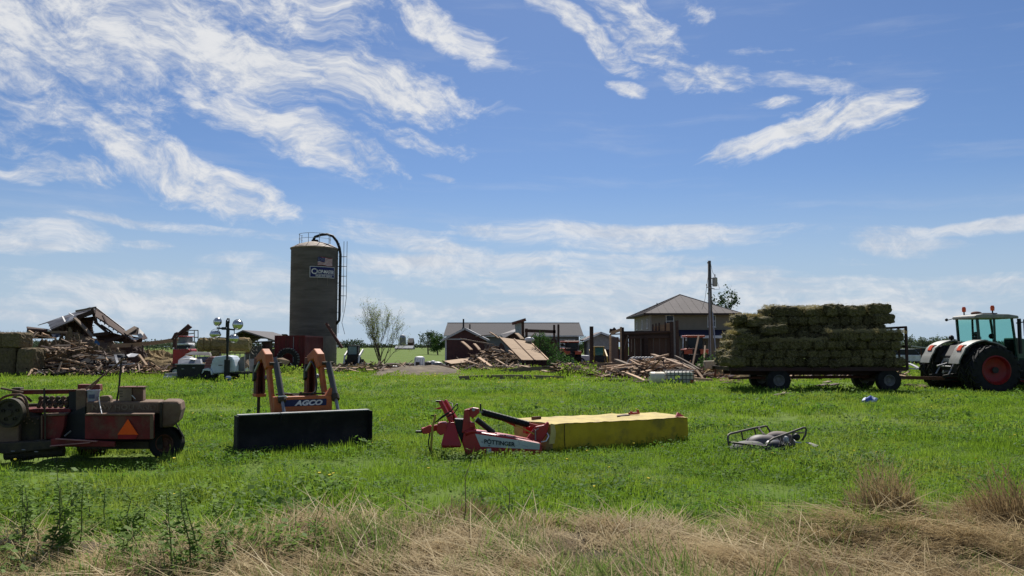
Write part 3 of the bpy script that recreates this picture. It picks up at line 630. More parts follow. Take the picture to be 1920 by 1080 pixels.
part('insulator', MB().lathe([(.03, 0), (.07, .05), (.03, .12), (.06, .18), (0, .22)], 8, at(1325, 536, 71.8)), M_white, up); part('insulator', MB().lathe([(.03, 0), (.06, .05), (0, .15)], 8, at(1327, 494, 71.8)), M_rusty, up)
part('service_wire', MB().tube([at(1331, 495, 71.8), at(1326, 530, 71.7), at(1322, 560, 75), at(1318, 575, 85), at(1316, 580, 97)], .018, 5), M_black, up)
part('lead_wire', MB().tube([at(1332, 492, 71.8), at(1336, 510, 71.7), at(1340, 517, 71.8)], .014, 5), M_black, up)
part('lead_wire', MB().tube([at(1343, 524, 71.8), at(1349, 540, 71.7), at(1350, 542, 71.8), at(1340, 543, 71.8)], .014, 5), M_black, up)
part('guy_wire', MB().tube([at(1336, 585, 71.8), at(1342, 660, 70.5), at(1344, 684, 69.5)], .05, 6), M_galv, up)
part('conduit', MB().tube([at(1330.5, 545, 71.75), at(1333, 685, 71.7)], .045, 6), M_galv, up)
# ------------------------------------------------------------------ open sided cattle shed on the left
os_ = thing('open_shed', 'open sided barn with pale roof beyond the hay bales', 'shed', (at(470, 0, 112).x, 114, 0), world=True)
k = 112; L, A, Rr = at(405, 645, k), at(455, 621.5, k), at(514, 640, k); base_z = 0
rf = part('roof', MB().prism([L, A, Rr, Rr + Z3 * .2, A + Z3 * .2, L + Z3 * .2], (0, 14, 0)), mat('shed_roof', (.16, .15, .15), rough=.85, spec=.1), os_)
for a, b in ((L, A), (A, Rr)):
    for i in range(1, 5): p = a.lerp(b, i / 5); part('purlin', MB().bar(p + Y3 * .1 - Z3 * .1, p + Y3 * 13.8 - Z3 * .1, .1, .15), M_woodd, rf)
part('truss', MB().bar(L + Y3 * .3, Rr + Y3 * .3, .12, .2).bar(A + Y3 * .3 - Z3 * .1, L.lerp(Rr, .5) + Y3 * .3, .12, .12).bar(L.lerp(Rr, .5) + Y3 * .3, L.lerp(A, .5) + Y3 * .3, .12, .12).bar(L.lerp(Rr, .5) + Y3 * .3, A.lerp(Rr, .5) + Y3 * .3, .12, .12), M_woodd, os_)
for t_ in (.05, .55, .8, .93):
    for dy in (.3, 13.5): p = L.lerp(Rr, t_); part('post', MB().box(p.x - .12, p.x + .12, p.y + dy - .12, p.y + dy + .12, 0, p.z), M_woodd, os_)
p, q = at(491, 0, k), at(508, 0, k); part('red_wall', MB().box(p.x, q.x, k + .5, k + .7, 0, Rr.z), M_maroon, os_); part('back_wall', MB().box(L.x, at(489, 0, k).x, k + 13.6, k + 13.8, 0, 1.6), mat('shed_wall', (.25, .25, .24)), os_)
p, q = at(509, 0, k), at(512, 0, k); part('gate_panel', MB().box(p.x, q.x, k + .4, k + .5, 0, 1.4), M_woodd, os_)
# ------------------------------------------------------------------ far farmstead
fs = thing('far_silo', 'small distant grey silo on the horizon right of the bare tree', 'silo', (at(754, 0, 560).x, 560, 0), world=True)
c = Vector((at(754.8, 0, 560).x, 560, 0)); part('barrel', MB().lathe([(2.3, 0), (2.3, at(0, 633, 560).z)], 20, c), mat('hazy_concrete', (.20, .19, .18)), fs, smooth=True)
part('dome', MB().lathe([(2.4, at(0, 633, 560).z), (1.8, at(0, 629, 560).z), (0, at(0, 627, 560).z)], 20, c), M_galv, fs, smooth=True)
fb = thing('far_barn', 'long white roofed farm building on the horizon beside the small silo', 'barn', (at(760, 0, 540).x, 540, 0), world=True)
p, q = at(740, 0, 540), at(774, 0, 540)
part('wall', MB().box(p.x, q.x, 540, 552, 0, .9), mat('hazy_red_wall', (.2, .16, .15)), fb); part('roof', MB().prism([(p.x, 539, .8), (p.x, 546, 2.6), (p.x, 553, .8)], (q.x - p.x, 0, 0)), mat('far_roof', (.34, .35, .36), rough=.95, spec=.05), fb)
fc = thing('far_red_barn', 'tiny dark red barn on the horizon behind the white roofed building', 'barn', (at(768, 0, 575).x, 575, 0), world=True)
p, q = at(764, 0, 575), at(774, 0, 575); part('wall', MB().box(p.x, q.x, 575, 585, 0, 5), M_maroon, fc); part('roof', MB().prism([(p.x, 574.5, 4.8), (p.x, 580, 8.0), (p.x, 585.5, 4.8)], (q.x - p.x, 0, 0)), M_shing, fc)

# ------------------------------------------------------------------ trees
def grow(mb, leaves, p, d, L, r, depth, rnd, spread, leaf, up=.15, kids=(2, 3), tips=3, lowb=.55):
    q = p + d * L; mid = p.lerp(q, .5) + Vector((rnd.gauss(0, 1), rnd.gauss(0, 1), rnd.gauss(0, .6))) * L * .05
    mb.tube([p, mid, q], [r, r * .82, r * .62], 6 if r > .03 else 4, False)
    if depth <= tips:
        for i in range(leaf):
            t = rnd.uniform(.2, 1.05); leaves.append(p.lerp(q, t) + Vector((rnd.gauss(0, .12), rnd.gauss(0, .12), rnd.gauss(0, .12))) * max(.5, L))
    if depth == 0: return
    for i in range(rnd.randint(*kids)):
        a = rnd.random() * 6.283; o = d.orthogonal().normalized(); o = Quaternion(d, a) @ o
        nd = (d + o * spread * rnd.uniform(.5, 1.2) + Z3 * up).normalized()
        grow(mb, leaves, p.lerp(q, rnd.uniform(lowb, 1)), nd, L * rnd.uniform(.66, .88), r * rnd.uniform(.5, .68), depth - 1, rnd, spread, leaf, up, kids, tips, lowb)
def leafcloud(pts, s, rnd, n=1):
    mb = MB()
    for p in pts:
        for _ in range(n):
            a = Vector((rnd.gauss(0, 1), rnd.gauss(0, 1), rnd.gauss(0, 1))).normalized(); b = a.orthogonal().normalized(); b = Quaternion(a, rnd.random() * 6.28) @ b
            q = s * rnd.uniform(.6, 1.4); c = p + Vector((rnd.gauss(0, s), rnd.gauss(0, s), rnd.gauss(0, s))) * .6
            mb.add([c - a * q * .5, c + b * q * .32, c + a * q * .5, c - b * q * .32], [(0, 1, 2, 3)])
    return mb
def fit(mb, leaves, base, H, Wd):
    """scale a grown skeleton to a height and a width"""
    zs = [v[2] for v in mb.v]; xs = [v[0] for v in mb.v]; kz = H / max(zs); kx = Wd / (max(xs) - min(xs)); cx = (max(xs) + min(xs)) / 2
    f = lambda v: Vector((base.x + (v[0] - cx * min(1, v[2] / max(zs) * 2)) * kx, base.y + v[1] * kx, base.z + v[2] * kz))
    mb.v = [tuple(f(v)) for v in mb.v]; return [f(v) for v in leaves]
def tree(name, label, base, H, Wd, seed, lm, ls, depth=5, leaf=3, stems=1, spread=.5, r=.12, group=None, n=1, up=.15, kids=(2, 3), lean=0, tips=3, lowb=.55):
    rnd = random.Random(seed); mb = MB(); lv = []
    for s in range(stems):
        d = Vector((rnd.gauss(lean, .12 + .14 * (stems > 1)), rnd.gauss(0, .2), 1)).normalized()
        grow(mb, lv, Vector((rnd.gauss(0, .02), rnd.gauss(0, .02), -.02)) * stems, d, 1.0, r * (.7 if stems > 1 else 1), depth, rnd, spread, leaf, up, kids, tips, lowb)
    lv = fit(mb, lv, base, H, Wd)
    t = thing(name, label, 'tree', base, group=group, world=True)
    part('trunk', mb, M_bark, t); part('crown', leafcloud(lv, ls, rnd, n), lm, t); return t
b = gnd(714, 686); tree('bare_tree', 'slender many stemmed tree with sparse young leaves right of the silo', b, at(0, 551, b.y).z, (at(749, 0, b.y).x - at(668, 0, b.y).x) * 1.3, 5, M_leaf, .10, 6, 2, 6, .5, .05, kids=(2, 3), up=.2, tips=2, lowb=.2)
def round_tree(name, label, u, Y, vtop, Wd, seed, lm, ls, clumps=16, per=120):
    """trunk, limbs to each leaf clump, and clumps spread through an uneven crown"""
    rnd = random.Random(seed); b = Vector((at(u, 0, Y).x, Y, 0)); H = at(0, vtop, Y).z; t = thing(name, label, 'tree', b, world=True); tr_ = MB(); pts = []; top = b + Z3 * H * .45
    tr_.tube([b, b + Vector((rnd.gauss(0, .1), 0, H * .25)), top], [H * .035, H * .028, H * .02], 7)
    for k in range(clumps):
        a = rnd.random() * 6.283; hh = rnd.uniform(.22, .93); rad = Wd / 2 * math.sqrt(max(.08, 1 - (abs(hh - .55) / .5) ** 2)) * rnd.uniform(.35, .95); c = b + Vector((math.cos(a) * rad, math.sin(a) * rad, H * hh)); cr = Wd * rnd.uniform(.12, .22); tr_.tube([b + Z3 * H * min(.45, hh * .6), c], [H * .012, H * .004], 4, False)
        for q in range(per): d = Vector((rnd.gauss(0, 1), rnd.gauss(0, 1), rnd.gauss(0, .8))).normalized() * cr * rnd.random() ** .4; pts.append(c + d)
    part('trunk', tr_, M_bark, t); part('crown', leafcloud(pts, ls, rnd), lm, t); return t
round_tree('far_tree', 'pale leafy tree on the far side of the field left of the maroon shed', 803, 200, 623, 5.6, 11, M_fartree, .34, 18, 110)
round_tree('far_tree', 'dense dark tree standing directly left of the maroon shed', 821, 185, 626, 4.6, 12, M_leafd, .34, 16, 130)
tree('broken_tree', 'storm torn leafy tree top rising behind the house roof', Vector((at(1352, 0, 118).x, 118, 0)), at(0, 541, 118).z, 4.6, 17, M_leafd, .34, 5, 5, 1, .6, .11, n=2, lean=.05, tips=2)
for i, (u, y, v, w, lab) in enumerate([(1716, 95, 634, 3.4, 'green leafy tree just right of the wagon end rack'), (1738, 100, 641, 4.2, 'green bushy tree left of the tractor wheel'), (1768, 110, 633, 4.0, 'tree top showing behind the tractor fender'), (1100, 150, 633, 3.6, 'hazy dark tree between the long building and the garage')]):
    round_tree('yard_tree', lab, u, y, v, w, 30 + i, M_fartree if i != 3 else M_leafd, .22, 18, 130)
def hedge(name, label, u0, u1, Y, h0, h1, seed, lm=M_fartree, dens=.5):
    rnd = random.Random(seed); pts = []; x0, x1 = at(u0, 0, Y).x, at(u1, 0, Y).x; step = max(.5, Y / 900)
    x = x0
    while x < x1:
        hh = h0 + (h1 - h0) * (.5 + .5 * fbm(x, seed, 6 / Y, 3))
        for k in range(20): pts.append(Vector((x + rnd.gauss(0, step), Y + rnd.uniform(0, 8), hh * rnd.random() ** .6)))
        x += step
    o = solo(name, label, 'trees', leafcloud(pts, Y / 420, rnd), lm, kind='stuff'); return o
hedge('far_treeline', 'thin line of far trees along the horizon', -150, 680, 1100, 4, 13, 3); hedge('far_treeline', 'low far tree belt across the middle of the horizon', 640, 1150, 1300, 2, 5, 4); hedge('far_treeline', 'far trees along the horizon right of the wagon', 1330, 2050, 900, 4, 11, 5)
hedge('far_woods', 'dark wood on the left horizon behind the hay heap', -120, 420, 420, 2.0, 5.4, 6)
def bush(name, label, spots, lm, ls, n, seed, group=None, twig=True):
    rnd = random.Random(seed); c = sum((s[0] for s in spots), Vector()) / len(spots); c.z = 0
    t = thing(name, label, 'bush', c, group=group, world=True); pts = []; mb = MB()
    for p, r_ in spots:
        for k in range(n):
            d = Vector((rnd.gauss(0, 1), rnd.gauss(0, 1), rnd.gauss(0, 1))).normalized() * r_ * rnd.random() ** .45; q = p + d; q.z = max(.03, q.z); pts.append(q)
        for k in range(10):
            d = Vector((rnd.gauss(0, 1), rnd.gauss(0, 1), rnd.gauss(0, 1))).normalized() * r_ * 1.1; q = p + d; q.z = max(.03, q.z); mb.tube([p - Z3 * r_ * .4, q], [.03, .008], 4, False)
    part('branches', mb, M_bark, t); part('foliage', leafcloud(pts, ls, rnd), lm, t); return t
M_bushl = leafmat('bush_leaf', (.04, .095, .022), (.075, .145, .035), None, .4)
bush('fallen_tree_crown', 'green crown of a felled tree sprawled against the plywood wall', [(at(1012, 636, 71), .7), (at(1022, 645, 70.5), .8), (at(1030, 656, 70), .9), (at(1042, 668, 69), .9), (at(1052, 677, 68), .9), (at(1066, 684, 66), .8), (at(1040, 682, 66), .7)], M_bushl, .17, 260, 1)
bush('weed_patch', 'bright green weeds in front of the fallen lumber', [(gnd(1062, 705) + Z3 * .2, .6), (gnd(1085, 703) + Z3 * .2, .7), (gnd(1105, 706) + Z3 * .25, .7), (gnd(1120, 709) + Z3 * .15, .5)], M_g1, .14, 240, 2)
bush('shrub', 'leafy shrub growing at the foot of the utility pole', [(at(1325, 680, 60), .7), (at(1334, 690, 58), .6), (at(1318, 690, 58), .5), (at(1345, 684, 62), .5)], M_bushl, .15, 200, 3)
bush('shrub', 'weeds growing under the big tyre by the red container', [(gnd(530, 702) + Z3 * .2, .45), (gnd(546, 702) + Z3 * .2, .45), (gnd(562, 702) + Z3 * .2, .45)], M_g1, .14, 120, 4)
bush('shrub', 'tuft of weeds at the left end of the dirt mound', [(gnd(700, 692) + Z3 * .2, .4), (gnd(1290, 722) + Z3 * .1, .2)][:1], M_g1, .12, 80, 5)

# ------------------------------------------------------------------ wheels
def wheel(parent, c, r, w, rr, rim, lugs=0, hub=.12, side=-1, n=32, dish=.1, name='wheel', lugh=.045):
    """disc wheel with a tyre, axis along Y; side = the outward face"""
    c = Vector(c); s = side
    prof = [(0, s * w * .22), (hub, s * w * .22), (hub, s * w * .12), (rr * .55, s * (w * .12)), (rr * .8, s * (w * .5 - dish)), (rr * .93, s * w * .46), (rr * 1.0, s * w * .44), (rr, -s * w * .44), (0, -s * w * .1)]
    a = part(name, MB().lathe(prof, n, c, 'Y'), rim, parent, smooth=35)
    t = part('tyre', MB().lathe([(rr * .97, -w * .40), (r * .80, -w * .5), (r * .93, -w * .48), (r, -w * .40), (r, w * .40), (r * .93, w * .48), (r * .80, w * .5), (rr * .97, w * .40)], n, c, 'Y', closed=True), M_rub, a, smooth=40)
    if lugs:
        mb = MB()
        for k in range(lugs):
            for q in (-1, 1):
                a0 = 2 * math.pi * (k + (.5 if q > 0 else 0)) / lugs; ps = []
                for f, da, rad in ((.02, 0, r), (.30, .16, r), (.47, .26, r * .985), (.505, .28, r * .9)):
                    an = a0 + da; ps.append(c + Vector((math.cos(an) * (rad + lugh * .35), q * w * f, math.sin(an) * (rad + lugh * .35))))
                for i in range(3): 
                    d = (ps[i] - c); d.y = 0; mb.bar(ps[i], ps[i + 1], .05 * r / .9, lugh * 1.5, up=d.normalized())
        part('tread', mb, M_rub, t)
    return a
# ------------------------------------------------------------------ hay bales
def fuzzy_box(L, Wd, H, seed, nu=6, rnd_=.12, amp=.055, straw=260, sl=.11, sw=.005):
    r = random.Random(seed); bm = bmesh.new(); bmesh.ops.create_cube(bm, size=1)
    bmesh.ops.subdivide_edges(bm, edges=bm.edges[:], cuts=nu, use_grid_fill=True)
    half = Vector((L / 2, Wd / 2, H / 2)); mb = MB()
    for v in bm.verts:
        p = Vector((v.co.x * L, v.co.y * Wd, v.co.z * H)); inner = Vector([max(-half[i] + rnd_, min(half[i] - rnd_, p[i])) for i in range(3)])
        d = p - inner; p = inner + (d.normalized() * rnd_ if d.length > 1e-6 else d)
        q = Vector((p.x * 9 + seed, p.y * 9, p.z * 9)); n = p.normalized()
        p += n * amp * (mnoise.noise(q) * 1.4 + mnoise.noise(q * 2.3) * .8)
        p.z += H / 2; v.co = p
    bm.verts.ensure_lookup_table(); bm.faces.ensure_lookup_table(); bm.normal_update()
    mb.v = [tuple(v.co) for v in bm.verts]; mb.f = [tuple(v.index for v in f.verts) for f in bm.faces]
    fc = [(f.calc_center_median().copy(), f.normal.copy()) for f in bm.faces]; fct = [q for q in fc if q[1].z > .3]; bm.free()
    for i in range(straw):
        c, n = r.choice(fc) if r.random() > .45 else r.choice(fct); c = c + Vector((r.gauss(0, 1), r.gauss(0, 1), r.gauss(0, 1))) * .04; d = (n * .55 + Vector((r.gauss(0, 1), r.gauss(0, 1), r.gauss(0, 1))) * .6).normalized(); s_ = d.orthogonal().normalized()
        l = sl * r.uniform(.5, 1.3); mb.add([c - s_ * sw, c + s_ * sw, c + d * l], [(0, 1, 2)])
    return mb
M_hstraw = leafmat('loose_hay_stalk', (.50, .42, .20), (.38, .32, .13), None, .5)
def hay_mesh(mb, name, m):
    me = mb.mesh(name, m); me.materials.append(M_hstraw)
    for q in me.polygons: q.material_index = 1 if len(q.vertices) == 3 else 0
    return me
BALE = [hay_mesh(fuzzy_box(.96, .48, .38, 100 + i), 'hay_bale', M_haygreen) for i in range(6)]
def bale(x, y, z, rot, label, group, sc=1.0):
    o = link('hay_bale', random.choice(BALE)); o.location = (x, y, z); o.rotation_euler = (random.gauss(0, .06), random.gauss(0, .05), rot + random.gauss(0, .11)); o.scale = (sc * random.uniform(.9, 1.08), sc * random.uniform(.9, 1.1), sc * random.uniform(.92, 1.08))
    return tag(o, label, 'hay bale', group)
WY0 = 33.7; WL, WR = at(1366, 0, WY0).x, at(1699, 0, WY0).x; DZ = at(0, 688, WY0).z
random.seed(21)
LBL = {'near': 'small green hay bale stacked end out along the near side of the wagon', 'top': 'small hay bale on the raised middle stack of the wagon', 'end': 'small pale hay bale on the stepped left end of the wagon load'}
GRP = {k: v for k, v in (('near', 'hay bales along the wagon side'), ('top', 'hay bales on top of the wagon load'), ('end', 'hay bales at the left end of the wagon'))}
CH, CW = .355, .455
nx = int((WR - WL - .15) / CW)
for row in range(3):                      # rows from the near side backwards, bales lying across the deck
    yc = WY0 + .48 + row * .93
    for k in range(8):
        # how far the course reaches: left end steps back with height
        left = WL + (.10, .15, .32, .52, .62, 1.0, 1.75, 2.1)[k] + random.uniform(-.05, .05); right = WR - (.05, .08, .05, .08, .08, .12, .42, .9)[k]
        top = 4 if row == 0 else 7 if row == 1 else 6
        x = left + .23
        while x < right - .12:
            uu = (x - WL) / (WR - WL)
            kk = top
            if row == 0: kk = 3 if .10 < uu < .56 else 4
            if row == 1: kk = 5 if uu < .12 else 6 if uu < .26 or uu > .95 else 7
            if row == 2: kk = 6 if .2 < uu < .95 else 4
            hidden = (row >= 1 and k < 2 and x > left + .5) or (row == 2 and k < 4 and x > left + .5)
            if k < kk and not hidden:
                ty = 'end' if x < left + .5 or uu < .1 else 'near' if row == 0 else 'top'
                bale(x, yc + random.gauss(0, .085), DZ + k * CH + random.gauss(0, .014), R(90), LBL[ty], GRP[ty])
            x += CW * (1 + random.uniform(-.01, .03))
# loose bales that lie along the top and over the ends
for (u, v, Y, rot, lab) in [(1452, 626, 33.95, 3, 'hay bale lying lengthwise on the wagon shoulder nearest its left end'), (1385, 606, 34.6, 80, 'upright looking hay bale at the highest step of the left load end'), (1422, 612, 34.5, 5, 'hay bale lying lengthwise above the left steps of the load'),
                            (1400, 646, 33.9, 8, 'big pale hay bale lying lengthwise on the second step of the left end'), (1372, 686, 33.8, 6, 'lowest hay bale at the left corner of the wagon deck'),
                            (1470, 592, 34.8, 4, 'shaggy hay bale at the left end of the top course'), (1560, 589, 34.9, 12, 'hay bale lying askew in the middle of the top course'), (1600, 592, 34.8, -9, 'rumpled hay bale on the top course right of the middle'), (1648, 588, 34.8, 5, 'tall pale hay bale at the right end of the top course'), (1654, 606, 34.75, 14, 'hay bale slipping off the right end of the raised stack')]:
    p = at(u, v, Y); bale(p.x, p.y, p.z - .02, R(rot), lab, None, 1.08)
for (u, v, rot, lab) in [(1365, 722, 10, 'burst hay bale lying on the ground under the wagon rear tongue'), (1385, 721, 60, 'broken hay bale on the ground beside the wagon rear wheel'), (1713, 726, 20, 'pale lump of hay on the ground under the wagon hitch'), (1728, 729, 70, 'second pale hay lump on the ground just behind the tractor')]:
    p = gnd(u, v); o = bale(p.x, p.y, -.1, R(rot), lab, None, .95); o.scale.z *= .7
def hay_fluff(name, label, segs, n, seed, L=.15, w=.010):  # loose hay, laid thick and bright to give the load sunlit tops
    r = random.Random(seed); mb = MB()
    for i in range(n):
        a, b, yd = r.choice(segs); t_ = r.random(); c = a.lerp(b, t_) + Vector((r.gauss(0, .06), r.uniform(-.08, yd), 0)); hh = .11 * (1 + fbm(c.x * 2.2, c.y, 1.0, 2)); c.z += r.uniform(-.04, hh); d = Vector((r.gauss(0, 1), r.gauss(0, 1), r.gauss(0, .55))).normalized(); s_ = d.orthogonal().normalized() * w; l = L * r.uniform(.5, 1.4); mb.add([c - d * l / 2 - s_, c - d * l / 2 + s_, c + d * l / 2], [(0, 1, 2)])
    solo(name, label, 'loose hay', mb, M_hstraw, kind='stuff')
sh_ = lambda u0, u1, k, y: (Vector((WL + u0 * (WR - WL), WY0 + y, DZ + k * CH + .02)), Vector((WL + u1 * (WR - WL), WY0 + y, DZ + k * CH + .02)), .5)
hay_fluff('loose_hay', 'loose hay on the shoulder of the wagon load', [sh_(.1, .56, 3, .08), sh_(.56, 1.0, 4, .08), sh_(.02, .1, 4, .1), sh_(.56, 1.0, 4, .0), sh_(.1, .56, 3, .0)], 6500, 1)
hay_fluff('loose_hay', 'loose hay on the very top of the wagon load', [sh_(.26, .95, 7, 1.0), sh_(.26, .95, 7, 1.1), sh_(.12, .26, 6, 1.0), sh_(.04, .13, 5, 1.0)], 6500, 2)
# ------------------------------------------------------------------ hay wagon
wg = thing('hay_wagon', 'long flat hay wagon on four black tyres behind the tractor', 'wagon', ((WL + WR) / 2, WY0 + 1.4, 0), world=True)
WY1 = WY0 + 2.85; M_wsteel = mat('wagon_steel', (.05, .018, .016), (.03, .014, .013), rough=.7, dirt=(.07, .05, .04), damt=.4)
for i in range(9): yy = WY0 + .02 + i * .314; part('deck_plank', MB().box(WL - .02, WR + .02, yy, yy + .3, DZ - .05, DZ), M_woodd, wg)
fr = part('deck_frame', MB().box(WL, WR, WY0, WY0 + .08, DZ - .17, DZ - .052).box(WL, WR, WY1 - .1, WY1 - .02, DZ - .17, DZ - .052), M_wsteel, wg)
for i in range(10): x = WL + .1 + i * (WR - WL - .3) / 9; part('cross_joist', MB().box(x, x + .08, WY0 + .082, WY1 - .102, DZ - .165, DZ - .052), M_wsteel, fr)
for y in (WY0 + .8, WY0 + 2.0): part('beam', MB().box(WL + .3, WR - .3, y, y + .12, DZ - .36, DZ - .17), M_wsteel, wg)
ax1, ax2 = at(1458, 0, WY0 + .15).x, at(1664, 0, WY0 + .15).x; wr = .49
M_rimg = mat('dusty_grey_rim', (.17, .165, .15), (.11, .105, .095), scale=6, rough=.7)
for x in (ax1, ax2):
    part('axle', MB().box(x - .07, x + .07, WY0 + .3, WY1 - .3, wr - .08, wr + .08).box(x - .25, x + .25, WY0 + .6, WY1 - .6, wr + .08, DZ - .36), M_wsteel, wg)
    for y, s in ((WY0 + .2, -1), (WY1 - .25, 1)): wheel(wg, (x, y, wr), wr, .34, .24, M_rimg, 0, .07, s, 28, .06)
part('reach_pole', MB().bar((ax1 - .3, WY0 + 1.4, .56), (ax2 + .3, WY0 + 1.4, .6), .1, .12), M_rusty, wg)
part('rear_hitch', MB().bar((ax1 - .1, WY0 + .9, .58), (ax1 - 1.75, WY0 + 1.3, .52), .06, .07).bar((ax1 - .1, WY0 + 1.9, .58), (ax1 - 1.75, WY0 + 1.35, .52), .06, .07), M_rusty, wg)
part('tongue', MB().bar((ax2 + .2, WY0 + 1.0, .62), (ax2 + 1.6, WY0 + 1.4, .55), .1, .13).bar((ax2 + .2, WY0 + 1.8, .62), (ax2 + 1.6, WY0 + 1.4, .55), .1, .13).bar((ax2 + 1.5, WY0 + 1.4, .56), (ax2 + 3.0, WY0 + 1.4, .52), .12, .14), M_rusty, wg)
rk = part('end_rack', MB().bar((WR + .06, WY0 + .1, DZ - .15), (WR + .06, WY0 + .1, DZ + 1.66), .09).bar((WR + .06, WY1 - .1, DZ - .15), (WR + .06, WY1 - .1, DZ + 1.66), .09), M_wsteel, wg)
for y in (WY0 + .75, WY0 + 1.4, WY0 + 2.1): part('rack_post', MB().bar((WR + .06, y, DZ - .1), (WR + .06, y, DZ + 1.62), .07), M_wsteel, rk)
for z in (DZ + .85, DZ + 1.66): part('rack_rail', MB().bar((WR + .06, WY0 + .04, z), (WR + .06, WY1 - .04, z), .06, .09), M_wsteel, rk)
for i in range(8): x = ax1 + .6 + i * .45; part('hanger', MB().box(x, x + .03, WY0 + 1.38, WY0 + 1.42, .6, DZ - .2), M_wsteel, wg)
# ------------------------------------------------------------------ tractor
TX = at(1868, 0, 33).x
tt = thing('tractor', 'large green and white tractor with dual red wheels hitched to the hay wagon', 'tractor', (TX, 35.2, 0), world=True)
M_tg = mat('tractor_green', (.045, .095, .06), (.035, .08, .05), rough=.35, spec=.5, dirt=(.12, .11, .085), damt=.35)
M_tw = mat('dusty_white_panel', (.30, .30, .265), (.23, .23, .20), rough=.5, dirt=(.27, .24, .19), damt=.45, dscale=3)
M_tred = mat('wheel_red', (.24, .012, .010), (.18, .010, .010), rough=.45, dirt=(.16, .05, .04), damt=.4)
M_tdark = mat('chassis_black', (.018, .018, .018), (.03, .028, .026), rough=.7)
M_orange = mat('orange_lens', (.8, .10, .015), (.7, .08, .01), rough=.3)
TR = .97
for y, s in ((33.28, -1), (33.98, -1), (36.42, 1), (37.12, 1)): wheel(tt, (TX, y, TR - .03), TR, .56, .60, M_tred, 20, .14, s, 40, .16)
CY0, CY1 = 34.35, 36.05
part('chassis', MB().box(TX - .55, TX + 3.6, 34.75, 35.65, .55, 1.35).box(TX - .3, TX + .3, 34.2, 36.2, .75, 1.15), M_tdark, tt, .05)
part('rear_axle', MB().tube([(TX, 33.1, TR - .03), (TX, 37.3, TR - .03)], .13, 12), M_tdark, tt)
ho = part('hood', MB().prism([(TX + 1.9, 34.75, 1.35), (TX + 4.1, 34.75, 1.15), (TX + 4.15, 34.75, 1.75), (TX + 3.7, 34.75, 2.05), (TX + 1.9, 34.75, 2.3)], (0, .9, 0)), M_tg, tt, .08)
part('grille', MB().box(TX + 4.16, TX + 4.2, 34.85, 35.55, 1.2, 1.7), M_black, ho)
for y, s in ((34.25, -1), (36.15, 1)): wheel(tt, (TX + 3.0, y, .68), .68, .5, .38, M_tred, 16, .12, s, 32, .1, 'front_wheel')
part('front_axle', MB().tube([(TX + 3, 34.2, .68), (TX + 3, 36.2, .68)], .1), M_tdark, tt)
rt, rb = at(0, 588, 34.3).z, at(0, 597, 34.3).z; x0, x1 = at(1834, 0, CY0).x, at(1906, 0, CY0).x
M_cabf = mat('cab_frame', (.05, .085, .06), (.03, .05, .04), rough=.5)
cb = part('cab', MB().bar((x0 + .12, CY0 + .06, 1.5), (x0 + .04, CY0 + .06, rb), .1).bar((x0 + .12, CY1 - .06, 1.5), (x0 + .04, CY1 - .06, rb), .1)
          .bar((x1 + .1, CY0 + .12, 1.3), (x1 - .1, CY0 + .08, rb), .09).bar((x1 + .1, CY1 - .12, 1.3), (x1 - .1, CY1 - .08, rb), .09).bar((x0 + .75, CY0 + .04, 1.3), (x0 + .75, CY0 + .04, rb), .08).bar((x0 + .75, CY1 - .04, 1.3), (x0 + .75, CY1 - .04, rb), .08)
          .box(x0 + .1, x1 + .1, CY0 + .08, CY1 - .08, 1.0, 1.35).box(x0 - .0, x0 + .12, CY0 + .1, CY1 - .1, 1.35, 2.12), M_cabf, tt, .02)
rfp = [(x0 - .12, rb), (x0 - .1, rb + .14), (x0 + .25, rt), (x1 - .3, rt - .02), (x1 + .12, rb + .12), (x1 + .14, rb)]
crf = part('cab_roof', MB().prism([(x, CY0 - .06, z) for x, z in rfp], (0, CY1 - CY0 + .12, 0)), M_tw, tt, .05)
part('roof_hatch', MB().box(x0 + .5, x1 - .5, CY0 + .4, CY1 - .4, rt - .002, rt + .05), M_tdark, crf, .02); part('roof_air_filter', MB().sphere((x0 + .5, CY0 + .9, rt + .05), .22, 12, 8, (1, 1, .4)), M_rusty, crf, smooth=True)
for u, Y in ((1807.5, CY1 - .3), (1861, CY0 + .1)):
    p = at(u, 585, Y); z0 = rt - .05
    be = part('beacon', MB().lathe([(.0, .18), (.075, .18), (.085, .32), (.06, .40), (0, .41)], 12, (p.x, Y, z0)), M_orange, crf, smooth=30); part('beacon_stem', MB().tube([(p.x, Y, z0 - .05), (p.x, Y, z0 + .19)], .03), M_black, be)
M_cglass = bpy.data.materials.new('tinted_glass'); M_cglass.use_nodes = True; b_ = M_cglass.node_tree.nodes['Principled BSDF']; b_.inputs['Base Color'].default_value = (.55, .80, .75, 1); b_.inputs['Roughness'].default_value = .03; b_.inputs['Transmission Weight'].default_value = 1.0; b_.inputs['IOR'].default_value = 1.03
for nm, a in (('rear_window', [(x0 + .07, CY0 + .12, 2.12), (x0 + .07, CY1 - .12, 2.12), (x0 + .03, CY1 - .12, rb - .02), (x0 + .03, CY0 + .12, rb - .02)]), ('windscreen', [(x1 + .06, CY0 + .16, 1.5), (x1 + .06, CY1 - .16, 1.5), (x1 - .09, CY1 - .14, rb - .02), (x1 - .09, CY0 + .14, rb - .02)])): part(nm, MB().slab(a, .012), M_cglass, tt)
for y in (CY0 + .05, CY1 - .07):
    part('quarter_window', MB().slab([(x0 + .17, y, 1.95), (x0 + .70, y, 1.55), (x0 + .70, y, rb - .02), (x0 + .1, y, rb - .02)], .012), M_cglass, tt); part('door_window', MB().slab([(x0 + .8, y, 1.36), (x1 + .05, y, 1.36), (x1 - .12, y, rb - .02), (x0 + .8, y, rb - .02)], .012), M_cglass, tt)
